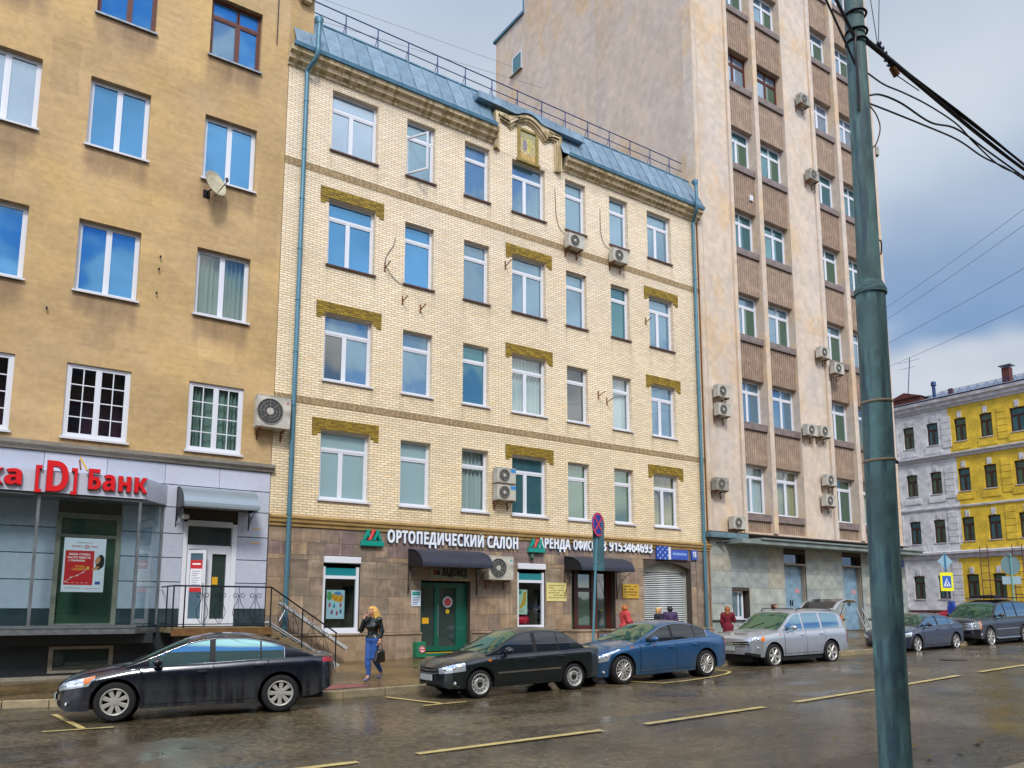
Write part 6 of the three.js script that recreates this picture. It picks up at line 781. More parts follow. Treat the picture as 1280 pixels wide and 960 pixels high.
  for (const w of [wf, wr]) for (const k of [1, -1]) add('wheel_housing', (() => { const g = new THREE.CylinderGeometry(Ra + 0.004, Ra + 0.004, 0.34, 24, 1, true, -Math.PI / 2, Math.PI); g.rotateX(-Math.PI / 2); g.translate(w - hL, R, k * (W / 2 - 0.20)); return [g, new THREE.CircleGeometry(Ra, 24).translate(w - hL, R + 0.02, k * (W / 2 - 0.36))]; })(), (CG.well ??= std('#08080a', 0.95, { side: THREE.DoubleSide })));
  // doors with dark gaps, handles
  for (const k of [1, -1]) { add('door_gap', grid(bodyPt, lin(c.doors[0][0] - 0.009, c.doors[c.doors.length - 1][1] + 0.009, 30), lin(0.05, 0.575, 10), 0.0015, k), CG.seam); for (const [a, b] of c.doors) { const d = addP('door', [grid(bodyPt, lin(a + 0.006, b - 0.006, 20), lin(0.06, 0.572, 14), 0.0045, k)]); const q = bodyPt(b - 0.16, 0.49); sub('handle', rb(q.x - 0.10, q.x + 0.07, q.y - 0.018, q.y + 0.018, k * q.z - 0.02, k * q.z + 0.04 * (k > 0 ? 1 : 0.5), 0.012), c.handle ?? pm2(c), d); } }
  // glass
  for (const k of [1, -1]) c.sideWin.forEach(([a, b]) => add('side_window', grid(cabPt, lin(a, b, 18), lin(0.03, 0.515, 8), 0.006, k), c.sideGlass ?? CG.side)); if (c.pillar) for (const k of [1, -1]) add('pillar_trim', grid(cabPt, lin(c.sideWin[0][0], c.sideWin[c.sideWin.length - 1][1], 30), lin(0.025, 0.52, 8), 0.003, k), CG.plastic);
  const top = c.shieldTop, rt = c.rearTop; add('windshield', both(cabPt, ga + 0.05, top, 0.60, 1, 0.006, 14, 8), CG.shield); add('rear_window', both(cabPt, rt, gb - 0.05, 0.60, 1, 0.006, 12, 8), CG.dark);
  if (c.chrome) for (const k of [1, -1]) { const P = []; const a = c.sideWin[0][0] - 0.02, b = c.sideWin[c.sideWin.length - 1][1] + 0.02; for (const s of lin(a, b, 26)) P.push(cabPt(s, 0.535)); const Q = lin(a - 0.1, b, 20).map((s) => cabPt(s, 0.015)); for (const q of [...P, ...Q]) { q.z = k * (q.z + 0.008); } add('window_trim', [tube(P, 0.007, 60, 5), tube(Q, 0.008, 40, 5), tube([P[26], Q[20]], 0.009, 4, 5)], CG.chrome); }
  if (c.moulding) for (const k of [1, -1]) add('side_moulding', [grid(bodyPt, lin(wf + Ra + 0.06, wr - Ra - 0.05, 20), lin(0.25, 0.285, 2), 0.012, k)], c.moulding);
  // lamps, grille, plate
  both(bodyPt, ...c.head, 0.006, 12, 5).forEach((g) => add('headlight', g, CG.lampGlass)); if (c.bulbs) for (const k of [1, -1]) for (const [s, v, r] of c.bulbs) { const q = bodyPt(s, v); add('headlight_bulb', new THREE.SphereGeometry(r, 12, 8).scale(0.7, 1, 0.7).translate(q.x + 0.015, q.y, k * (q.z - 0.01)), CG.chrome); }
  if (c.turnSig) both(bodyPt, ...c.turnSig, 0.008, 6, 4).forEach((g) => add('indicator', g, CG.amber)); both(bodyPt, ...c.tail, 0.006, 10, 5).forEach((g) => add('tail_light', g, CG.red)); if (c.sideSig) for (const k of [1, -1]) { const q = bodyPt(...c.sideSig); add('side_indicator', rb(q.x - 0.04, q.x + 0.04, q.y - 0.02, q.y + 0.02, k * q.z - 0.01, k * q.z + 0.01, 0.006), c.sideSigMat ?? CG.amber); }
  add('grille', both(bodyPt, ...c.grille, 0.005, 8, 5), CG.plastic); const bars = []; for (const v of lin(c.grille[2] + 0.01, c.grille[3] - 0.01, (c.bars ?? 3) - 1)) bars.push(tube([...lin(c.grille[1] * 0.96, 0.0005, 8).map((s) => bodyPt(s, v)), ...lin(0.0005, c.grille[1] * 0.96, 8).slice(1).map((s) => { const q = bodyPt(s, v); q.z *= -1; return q; })].map((q) => { q.x -= 0.012; return q; }), c.barR ?? 0.008, 30, 5)); add('grille_bar', bars, CG.chrome);
  add('air_intake', both(bodyPt, ...c.intake, 0.005, 8, 4), CG.plastic); if (c.fog) for (const k of [1, -1]) { const q = bodyPt(...c.fog); add('fog_lamp', new THREE.SphereGeometry(0.05, 12, 8).scale(0.5, 0.8, 1.1).translate(q.x - 0.005, q.y, k * q.z), CG.lampGlass); }
  { const q = bodyPt(0.001, c.plateV ?? 0.2); add('number_plate', rb(q.x - 0.035, q.x - 0.015, q.y - 0.06, q.y + 0.06, -0.26, 0.26, 0.004), CG.plate); const q2 = bodyPt(L - 0.001, 0.38); add('number_plate', rb(q2.x + 0.01, q2.x + 0.03, q2.y - 0.06, q2.y + 0.06, -0.26, 0.26, 0.004), CG.plate); }
  // mirrors, wipers
  for (const k of [1, -1]) { const q = cabPt(ga + c.mirrorAt, 0.1), z = k * (q.z + 0.15); addP('mirror', [new THREE.SphereGeometry(1, 18, 12).scale(0.085, 0.075, 0.12).translate(q.x, q.y + 0.06, z), cyl(V3(q.x, q.y + 0.02, k * (q.z - 0.02)), V3(q.x, q.y + 0.04, z), 0.025, 0.025, 8)]); }
  for (const z of [0.25, -0.35]) { const a = cabPt(ga + 0.06, 1), b = cabPt(ga + 0.30, 1); add('wiper', cyl(V3(a.x, a.y + 0.02, z), V3(b.x, b.y + 0.015, z + 0.45), 0.008, 0.008, 5), CG.plastic); }
  // wheels
  const proto = new THREE.Group(); { const tw = c.tw ?? 0.2, ri = R * (c.rimK ?? 0.68), pr = [[ri, -tw / 2 + 0.01], [R - 0.045, -tw / 2], [R - 0.012, -tw / 2 + 0.02], [R, -tw / 2 + 0.05], [R, tw / 2 - 0.05], [R - 0.012, tw / 2 - 0.02], [R - 0.045, tw / 2], [ri, tw / 2 - 0.01]].map(([r, x]) => new THREE.Vector2(r, x)); const ty = sub('tyre', new THREE.LatheGeometry(pr, 44).rotateX(Math.PI / 2), CG.tyre, proto); void ty;
    const zf = tw / 2 - 0.02, ringG = new THREE.LatheGeometry([[ri + 0.002, -0.05], [ri + 0.012, zf + 0.012], [ri - 0.008, zf + 0.014], [ri - 0.022, zf - 0.02], [ri - 0.03, zf - 0.1]].map(([r, x]) => new THREE.Vector2(r, x)), 40).rotateX(Math.PI / 2), rim = [ringG, new THREE.CylinderGeometry(ri * 0.2, ri * 0.22, 0.03, 20).rotateX(Math.PI / 2).translate(0, 0, zf - 0.01)];
    const n = c.spokes, spoke = (w0, w1, skew = 0) => { const g = ext(shapeOf([[-w0, ri * 0.14], [w0, ri * 0.14], [w1 + skew, ri - 0.015], [-w1 + skew, ri - 0.015]]), zf - 0.05, zf - 0.005, 0.008); return g; };
    if (c.style === 'steel') { rim.push(new THREE.CylinderGeometry(ri - 0.02, ri - 0.02, 0.02, 36).rotateX(Math.PI / 2).translate(0, 0, zf - 0.05), new THREE.TorusGeometry(ri * 0.5, 0.02, 8, 32).translate(0, 0, zf - 0.035)); } else for (let i = 0; i < n; i++) { const a = i / n * Math.PI * 2; if (c.style === 'twin') { rim.push(spoke(0.016, 0.017, 0.05).rotateZ(a), spoke(0.016, 0.017, -0.05).rotateZ(a)); } else rim.push(spoke(c.sw ?? 0.022, (c.sw ?? 0.022) * 1.6).rotateZ(a)); }
    sub('rim', rim, c.style === 'steel' ? CG.steel : CG.alloy, proto); sub('brake_disc', new THREE.CylinderGeometry(ri - 0.015, ri - 0.015, 0.02, 30).rotateX(Math.PI / 2).translate(0, 0, c.style === 'steel' ? -0.03 : zf - 0.11), CG.well, proto); if (c.style === 'steel') { const h = []; for (let i = 0; i < 12; i++) { const a = i / 12 * Math.PI * 2; h.push(new THREE.CylinderGeometry(0.016, 0.016, 0.006, 10).rotateX(Math.PI / 2).translate(ri * 0.75 * Math.cos(a), ri * 0.75 * Math.sin(a), zf - 0.038)); } sub('vent_hole', h, CG.well, proto).userData.kind = 'stuff'; }
  }
  for (const w of [wf, wr]) for (const k of [1, -1]) { const m = proto.clone(); const wm = new THREE.Mesh(new THREE.CylinderGeometry(0.05, 0.05, 0.16, 12).rotateX(Math.PI / 2), CG.plastic); wm.name = 'wheel'; for (const ch of [...m.children]) wm.add(ch); wm.position.set(w - hL, R, k * (W / 2 - 0.105)); if (k < 0) wm.rotation.y = Math.PI; wm.rotation.z = 0.4 * w; T.add(wm); }
  if (c.extra) c.extra({ T, add, addP, bodyPt, cabPt, hL, grid, lin, both, tube });
  return shade(T);
}
const handleMats = new Map(); function pm2(c) { const k = c.paint.join(); if (!handleMats.has(k)) handleMats.set(k, phy(c.paint, 0.3, { clearcoat: 0.8, metalness: 0.2 })); return handleMats.get(k); }
const carAt = (x, z, L) => [x, roadY(x, z) + 0.014, z]; void carAt;
// black saloon parked aslant on the left
const sedanBase = { nf: 2.5, nr: 2.6, rf: 0.75, rr: 0.62 };
makeCar({ ...sedanBase, L: 4.815, W: 1.82, H: 1.46, wf: 0.98, wb: 2.775, R: 0.335, tw: 0.215, rimK: 0.66, spokes: 8, sw: 0.026, paint: [0.004, 0.007, 0.016], dirt: [0.050, 0.056, 0.060], dirtAmt: 0.8, dirtTop: 0.9, metal: 0.25, rough: 0.22,
  shoulder: [[0, 0.58], [0.2, 0.70], [0.7, 0.80], [1.4, 0.90], [2.6, 0.935], [3.9, 0.98], [4.6, 0.98], [4.815, 0.92]], crown: [[0, 0.04], [0.5, 0.10], [1.3, 0.09], [3, 0.06], [4.3, 0.07], [4.815, 0.05]], bottom: [[0, 0.30], [0.25, 0.20], [1.4, 0.20], [3.3, 0.20], [4.3, 0.27], [4.815, 0.44]],
  roof: [[1.12, 0.93], [1.5, 1.11], [1.9, 1.29], [2.25, 1.41], [2.65, 1.46], [3.1, 1.445], [3.5, 1.37], [3.95, 1.20], [4.35, 1.02]], tumble: 0.2, doors: [[1.36, 2.56], [2.56, 3.52]], sideWin: [[1.50, 2.50], [2.60, 3.38], [3.41, 3.80]], pillar: true, chrome: true, shieldTop: 2.12, rearTop: 3.42, mirrorAt: 0.52, head: [0.07, 0.66, 0.44, 0.59], turnSig: [0.48, 0.66, 0.49, 0.58], bulbs: [[0.2, 0.52, 0.05], [0.36, 0.53, 0.045]], tail: [4.52, 4.80, 0.50, 0.58], grille: [0.0005, 0.06, 0.36, 0.52], bars: 3, intake: [0.0005, 0.10, 0.03, 0.18], fog: [0.22, 0.14], plateV: 0.27, sideSig: [1.25, 0.53], sideSigMat: CG.lampGlass, handle: CG.plastic },
  'black_saloon', 'dirty black saloon with chrome window trim and eight-spoke alloys parked before the bank', [3.98, -0.025, 7.82], -0.232);
// small black saloon with steel wheels
makeCar({ ...sedanBase, rf: 0.6, L: 4.235, W: 1.67, H: 1.395, wf: 0.82, wb: 2.44, R: 0.288, tw: 0.18, rimK: 0.70, style: 'steel', spokes: 0, paint: [0.003, 0.010, 0.012], dirt: [0.018, 0.021, 0.020], dirtAmt: 0.5, metal: 0.2,
  shoulder: [[0, 0.60], [0.2, 0.70], [0.6, 0.77], [1.2, 0.84], [2.2, 0.865], [3.4, 0.89], [4.0, 0.90], [4.235, 0.84]], crown: [[0, 0.03], [0.4, 0.08], [1.1, 0.09], [3, 0.05], [3.9, 0.06], [4.235, 0.05]], bottom: [[0, 0.30], [0.2, 0.22], [1.2, 0.21], [3, 0.21], [3.9, 0.26], [4.235, 0.36]],
  roof: [[1.02, 0.88], [1.35, 1.06], [1.7, 1.24], [2.0, 1.35], [2.4, 1.395], [2.85, 1.38], [3.1, 1.32], [3.38, 1.14], [3.6, 0.94]], tumble: 0.2, doors: [[1.22, 2.26], [2.26, 3.05]], sideWin: [[1.36, 2.20], [2.30, 2.86], [2.89, 3.20]], pillar: true, sideGlass: CG.dark, shieldTop: 1.88, rearTop: 3.06, mirrorAt: 0.46, head: [0.05, 0.46, 0.40, 0.585], bulbs: [[0.12, 0.5, 0.05], [0.24, 0.5, 0.05], [0.36, 0.51, 0.04]], tail: [4.08, 4.22, 0.36, 0.59], grille: [0.0005, 0.045, 0.42, 0.56], bars: 2, intake: [0.0005, 0.08, 0.03, 0.16], fog: [0.26, 0.13], plateV: 0.26, moulding: CG.chrome, sideSig: [1.05, 0.44] },
  'black_saloon', 'small black saloon with steel wheels and a thin side strip parked by the green door', [9.06 + 1.2975 + 0.0, 0.09, 9.74 - 0.83], -0.025);
// blue saloon with twin-spoke alloys
makeCar({ ...sedanBase, rf: 0.85, L: 4.75, W: 1.775, H: 1.453, wf: 0.82, wb: 2.85, R: 0.335, tw: 0.225, rimK: 0.70, style: 'twin', spokes: 7, paint: [0.014, 0.092, 0.23], dirt: [0.10, 0.12, 0.13], dirtAmt: 0.35, metal: 0.45, rough: 0.32,
  shoulder: [[0, 0.56], [0.25, 0.70], [0.7, 0.82], [1.4, 0.92], [2.6, 0.955], [3.8, 1.0], [4.5, 0.985], [4.75, 0.90]], crown: [[0, 0.04], [0.5, 0.10], [1.4, 0.08], [3, 0.06], [4.2, 0.07], [4.75, 0.05]], bottom: [[0, 0.28], [0.25, 0.19], [1.4, 0.19], [3.3, 0.20], [4.2, 0.24], [4.75, 0.36]],
  roof: [[1.28, 0.95], [1.65, 1.12], [2.0, 1.28], [2.35, 1.40], [2.75, 1.452], [3.2, 1.43], [3.6, 1.34], [4.0, 1.18], [4.35, 1.01]], tumble: 0.22, doors: [[1.38, 2.58], [2.58, 3.42]], sideWin: [[1.66, 2.52], [2.60, 3.34], [3.37, 3.78]], pillar: true, chrome: true, sideGlass: CG.dark, shieldTop: 2.22, rearTop: 3.5, mirrorAt: 0.52, handle: undefined, head: [0.08, 0.74, 0.40, 0.57], bulbs: [[0.22, 0.5, 0.05], [0.38, 0.51, 0.045]], tail: [4.4, 4.74, 0.42, 0.585], grille: [0.0005, 0.05, 0.34, 0.52], bars: 4, intake: [0.0005, 0.14, 0.03, 0.2], fog: [0.3, 0.12], plateV: 0.28, sideSig: [1.12, 0.5] },
  'blue_saloon', 'metallic blue saloon with twin-spoke alloys parked behind the small black saloon', [14.555 - 0.04 + 0.13, 0.16, 9.6 - 0.885], 0);
// silver off-roader, tailgate open
const suvBase = { nf: 3.4, nr: 5, rf: 0.55, rr: 0.35 };
makeCar({ ...suvBase, L: 4.5, W: 1.91, H: 1.68, wf: 0.88, wb: 2.66, R: 0.35, tw: 0.23, rimK: 0.68, spokes: 6, sw: 0.03, paint: [0.42, 0.45, 0.49], dirt: [0.16, 0.15, 0.13], dirtAmt: 0.45, dirtTop: 0.7, metal: 0.55,
  shoulder: [[0, 0.84], [0.2, 0.92], [0.8, 0.99], [1.3, 1.03], [3, 1.06], [4.3, 1.08], [4.5, 1.05]], crown: [[0, 0.03], [0.4, 0.09], [1.2, 0.09], [3, 0.05], [4.5, 0.03]], bottom: [[0, 0.42], [0.3, 0.34], [1.4, 0.33], [3.2, 0.33], [4.2, 0.4], [4.5, 0.46]],
  roof: [[1.22, 1.05], [1.6, 1.33], [1.95, 1.57], [2.2, 1.645], [2.8, 1.68], [3.6, 1.66], [4.15, 1.6], [4.36, 1.45], [4.46, 1.08]], tumble: 0.17, doors: [[1.36, 2.36], [2.36, 3.25]], sideWin: [[1.52, 2.30], [2.40, 3.16], [3.28, 4.1]], pillar: false, sideGlass: CG.blue, shieldTop: 2.0, rearTop: 4.2, mirrorAt: 0.5, head: [0.06, 0.50, 0.44, 0.56], turnSig: [0.34, 0.50, 0.44, 0.56], bulbs: [[0.12, 0.5, 0.06], [0.24, 0.5, 0.055]], tail: [4.32, 4.48, 0.2, 0.56], grille: [0.0005, 0.07, 0.33, 0.52], bars: 3, barR: 0.014, intake: [0.0005, 0.3, 0.0, 0.09], fog: [0.22, 0.27], plateV: 0.22, sideSig: [1.2, 0.5],
  extra: ({ add, addP, hL, bodyPt }) => { const gate = addP('tailgate', [(() => { const g = ext(shapeOf([[0, 0], [0.3, 0.24], [0.65, 0.33], [1.05, 0.31], [1.2, 0.24], [1.19, 0.21], [1.03, 0.275], [0.65, 0.295], [0.32, 0.205], [0.03, -0.03]]), -0.7, 0.7, 0.01); g.translate(4.15 - hL, 1.63, 0); return g; })()]); sub('tailgate_window', mg([ext(shapeOf([[0.06, 0.06], [0.3, 0.25], [0.65, 0.34], [0.95, 0.325], [0.95, 0.27], [0.65, 0.285], [0.32, 0.195], [0.08, 0.02]]), -0.58, 0.58).translate(4.15 - hL, 1.63, 0)]).rotateZ(0), CG.dark, gate); for (const k of [1, -1]) { add('gas_strut', cyl(V3(4.35 - hL, 1.3, k * 0.7), V3(4.75 - hL, 1.88, k * 0.66), 0.012), CG.plastic); add('roof_rail', tube([V3(2.3 - hL, 1.62, k * 0.66), V3(2.5 - hL, 1.70, k * 0.66), V3(3.8 - hL, 1.67, k * 0.66), V3(4.0 - hL, 1.6, k * 0.66)], 0.016, 20, 6), CG.plastic); } const L2 = []; for (let i = 0; i < 9; i++) { if (i === 4) continue; const z = (i - 4) * 0.13; L2.push(rb(0.16 - hL, 0.22 - hL, bodyPt(0.2, 0.75).y + 0.035, bodyPt(0.2, 0.75).y + 0.05, z - 0.04, z + 0.04, 0.004)); } add('bonnet_letter', L2, CG.plastic).userData.kind = 'stuff'; for (const k of [1, -1]) add('rear_lamp', rb(4.38 - hL, 4.44 - hL, 1.1, 1.45, k * 0.74 - 0.04, k * 0.74 + 0.04, 0.02), CG.amber); } },
  'silver_off_roader', 'silver off-road car with its tailgate open parked right of the blue saloon', [21.15, 0.22, 7.85], -0.03);
// dark saloon partly behind the pole, big black off-roader further on
makeCar({ ...sedanBase, L: 4.6, W: 1.8, H: 1.42, wf: 0.9, wb: 2.7, R: 0.32, tw: 0.21, spokes: 5, sw: 0.03, paint: [0.02, 0.035, 0.07], dirtAmt: 0.4, metal: 0.3,
  shoulder: [[0, 0.58], [0.2, 0.70], [0.7, 0.80], [1.4, 0.91], [2.6, 0.96], [3.8, 0.99], [4.4, 0.97], [4.6, 0.9]], crown: [[0, 0.04], [0.5, 0.10], [1.3, 0.09], [3, 0.06], [4.1, 0.07], [4.6, 0.05]], bottom: [[0, 0.30], [0.25, 0.20], [1.4, 0.20], [3.3, 0.20], [4.1, 0.24], [4.6, 0.34]],
  roof: [[1.15, 0.93], [1.5, 1.10], [1.85, 1.27], [2.2, 1.38], [2.6, 1.42], [3.0, 1.40], [3.4, 1.32], [3.8, 1.16], [4.15, 1.0]], tumble: 0.2, doors: [[1.34, 2.5], [2.5, 3.4]], sideWin: [[1.5, 2.44], [2.54, 3.3], [3.33, 3.62]], pillar: true, chrome: true, sideGlass: CG.blue, shieldTop: 2.08, rearTop: 3.35, mirrorAt: 0.5, head: [0.07, 0.6, 0.44, 0.58], tail: [4.25, 4.58, 0.44, 0.585], grille: [0.0005, 0.06, 0.36, 0.52], intake: [0.0005, 0.1, 0.03, 0.18], plateV: 0.27 },
  'dark_blue_saloon', 'dark blue saloon parked half behind the street pole', [29.9, 0.36, 7.3], 0);
makeCar({ ...suvBase, L: 5.14, W: 2.0, H: 1.86, wf: 0.98, wb: 2.95, R: 0.40, tw: 0.26, rimK: 0.72, spokes: 7, sw: 0.026, paint: [0.006, 0.009, 0.016], dirtAmt: 0.2, metal: 0.2,
  shoulder: [[0, 0.98], [0.2, 1.05], [0.9, 1.10], [1.5, 1.13], [3.5, 1.15], [4.9, 1.16], [5.14, 1.12]], crown: [[0, 0.03], [0.4, 0.09], [1.4, 0.09], [3, 0.05], [5.14, 0.03]], bottom: [[0, 0.42], [0.3, 0.36], [1.5, 0.36], [3.6, 0.36], [4.8, 0.42], [5.14, 0.5]],
  roof: [[1.45, 1.16], [1.8, 1.45], [2.1, 1.70], [2.35, 1.8], [3, 1.86], [4.2, 1.85], [4.8, 1.78], [5.02, 1.55], [5.1, 1.16]], tumble: 0.18, doors: [[1.56, 2.6], [2.6, 3.55]], sideWin: [[1.74, 2.54], [2.64, 3.48], [3.6, 4.7]], pillar: true, sideGlass: CG.blue, shieldTop: 2.16, rearTop: 4.85, mirrorAt: 0.46, head: [0.04, 0.34, 0.32, 0.57], turnSig: [0.27, 0.34, 0.32, 0.57], bulbs: [[0.1, 0.5, 0.06], [0.12, 0.40, 0.06]], tail: [4.95, 5.12, 0.2, 0.57], grille: [0.0005, 0.075, 0.30, 0.56], bars: 5, barR: 0.02, intake: [0.0005, 0.14, 0.03, 0.14], fog: [0.3, 0.14], plateV: 0.16, moulding: CG.chrome, handle: CG.chrome,
  extra: ({ add, hL }) => { add('roof_rack', [rb(2.5 - hL, 4.4 - hL, 1.92, 1.96, -0.62, 0.62, 0.015), rb(2.6 - hL, 3.3 - hL, 1.96, 2.06, -0.5, 0.5, 0.03)], CG.plastic); for (const k of [1, -1]) add('running_board', rb(1.5 - hL, 3.4 - hL, 0.32, 0.38, k * 0.98 - 0.08, k * 0.98 + 0.08, 0.02), CG.chrome); } },
  'black_off_roader', 'large black off-road car with chrome grille and wheels at the right edge', [35.55, 0.44, 7.15], 0);
for (const [pos, paint, name, label, turn] of [[[44.2, 0.66, -1.8], [0.30, 0.34, 0.10], 'green_saloon', 'yellow-green car seen only by its roof beyond the dark blue saloon', 1.5], [[48.6, 0.72, 0.6], [0.45, 0.02, 0.06], 'red_saloon', 'red car glimpsed between the crossing sign and the big black off-roader', 1.55]])
  makeCar({ ...sedanBase, L: 4.4, W: 1.75, H: 1.45, wf: 0.86, wb: 2.6, R: 0.31, spokes: 5, paint, dirtAmt: 0.2, shoulder: [[0, 0.6], [0.3, 0.74], [1.3, 0.92], [3.6, 0.98], [4.4, 0.9]], crown: [[0, 0.04], [0.5, 0.1], [3, 0.06], [4.4, 0.05]], bottom: [[0, 0.3], [0.3, 0.2], [3.4, 0.2], [4.4, 0.34]], roof: [[1.1, 0.92], [1.8, 1.28], [2.3, 1.43], [2.7, 1.45], [3.2, 1.38], [3.95, 1.0]], doors: [[1.3, 2.35], [2.35, 3.2]], sideWin: [[1.45, 2.3], [2.4, 3.2]], pillar: true, sideGlass: CG.blue, shieldTop: 2.05, rearTop: 3.2, mirrorAt: 0.45, head: [0.07, 0.55, 0.44, 0.58], tail: [4.1, 4.38, 0.44, 0.58], grille: [0.0005, 0.06, 0.36, 0.52], intake: [0.0005, 0.1, 0.03, 0.18] }, name, label, pos, turn);
// ---------------------------------------------------------------- people: bodies meshed from a smooth field of tapered limbs
function capDist(px, py, pz, b) { const [ax, ay, az, bx_, by, bz, ra, rbb] = b; const dx = bx_ - ax, dy = by - ay, dz = bz - az, t = clamp(((px - ax) * dx + (py - ay) * dy + (pz - az) * dz) / (dx * dx + dy * dy + dz * dz + 1e-9)); const qx = px - ax - dx * t, qy = py - ay - dy * t, qz = pz - az - dz * t; return Math.sqrt(qx * qx + qy * qy + qz * qz) - lerp(ra, rbb, t); }
function blob(bones, lo, hi, N, k = 0.03, cut) {
  const mc = new MarchingCubes(N, new THREE.MeshBasicMaterial(), false, false, 200000); mc.isolation = 0; const c = [0, 1, 2].map((i) => (lo[i] + hi[i]) / 2), h = [0, 1, 2].map((i) => (hi[i] - lo[i]) / 2);
  for (let z = 0; z < N; z++) for (let y = 0; y < N; y++) for (let x = 0; x < N; x++) { const X = c[0] + (x / (N / 2) - 1) * h[0], Y = c[1] + (y / (N / 2) - 1) * h[1], Z = c[2] + (z / (N / 2) - 1) * h[2]; let d = 1; for (const b of bones) { const e = capDist(X, Y, Z, b); if (e > d + k) continue; if (d > e + k) { d = e; continue; } const u = Math.max(k - Math.abs(d - e), 0) / k; d = Math.min(d, e) - u * u * k * 0.25; } if (cut) d = Math.max(d, cut(X, Y, Z)); mc.field[x + y * N + z * N * N] = -d; }
  mc.update(); const g = new THREE.BufferGeometry(), n = mc.count, P = new Float32Array(n * 3); for (let i = 0; i < n; i++) for (let q = 0; q < 3; q++) P[i * 3 + q] = mc.positionArray[i * 3 + q] * h[q] + c[q];
  g.setAttribute('position', new THREE.BufferAttribute(P, 3)); const map = new Map(), nn = new Float32Array(n * 3), key = (i) => `${Math.round(P[i * 3] * 2e4)},${Math.round(P[i * 3 + 1] * 2e4)},${Math.round(P[i * 3 + 2] * 2e4)}`;
  g.computeVertexNormals(); const fn = g.attributes.normal.array, ids = []; for (let i = 0; i < n; i++) { const kk = key(i); let s = map.get(kk); if (!s) map.set(kk, s = [0, 0, 0]); s[0] += fn[i * 3]; s[1] += fn[i * 3 + 1]; s[2] += fn[i * 3 + 2]; ids.push(s); } for (let i = 0; i < n; i++) { const s = ids[i], l = Math.hypot(...s) || 1; nn[i * 3] = s[0] / l; nn[i * 3 + 1] = s[1] / l; nn[i * 3 + 2] = s[2] / l; } g.setAttribute('normal', new THREE.BufferAttribute(nn, 3)); return g;
}
const bn = (a, b, r0, r1 = r0) => [a.x, a.y, a.z, b.x, b.y, b.z, r0, r1];
function handBones(wrist, dir, palmN, curl, side) {               // palm, four fingers of unequal length, a thumb from the side of the palm
  const d = dir.clone().normalize(), n = palmN.clone().addScaledVector(d, -palmN.dot(d)).normalize(), s = d.clone().cross(n).multiplyScalar(side), B = [], P = (u, v, w) => wrist.clone().addScaledVector(d, u).addScaledVector(s, v).addScaledVector(n, w);
  B.push(bn(P(0, 0, 0), P(0.05, 0.012, 0), 0.022, 0.018), bn(P(0.02, 0.012, 0), P(0.075, 0.026, 0), 0.015, 0.012), bn(P(0.02, -0.012, 0), P(0.07, -0.026, 0), 0.015, 0.011));
  [[0.027, 0.068, 0.0085], [0.009, 0.076, 0.009], [-0.009, 0.070, 0.0085], [-0.026, 0.054, 0.0075]].forEach(([v, len, r]) => { let p = P(0.075, v, 0), a = curl * 0.5; for (let i = 0; i < 3; i++) { const l = len * [0.45, 0.32, 0.23][i], q = p.clone().addScaledVector(d, Math.cos(a) * l).addScaledVector(n, Math.sin(a) * l); B.push(bn(p, q, r, r * 0.88)); p = q; a += curl; } });
  const t0 = P(0.018, 0.022, 0.004), t1 = P(0.045, 0.045, 0.014), t2 = P(0.07, 0.046, 0.024); B.push(bn(t0, t1, 0.011, 0.0095), bn(t1, t2, 0.0095, 0.008)); return B;
}
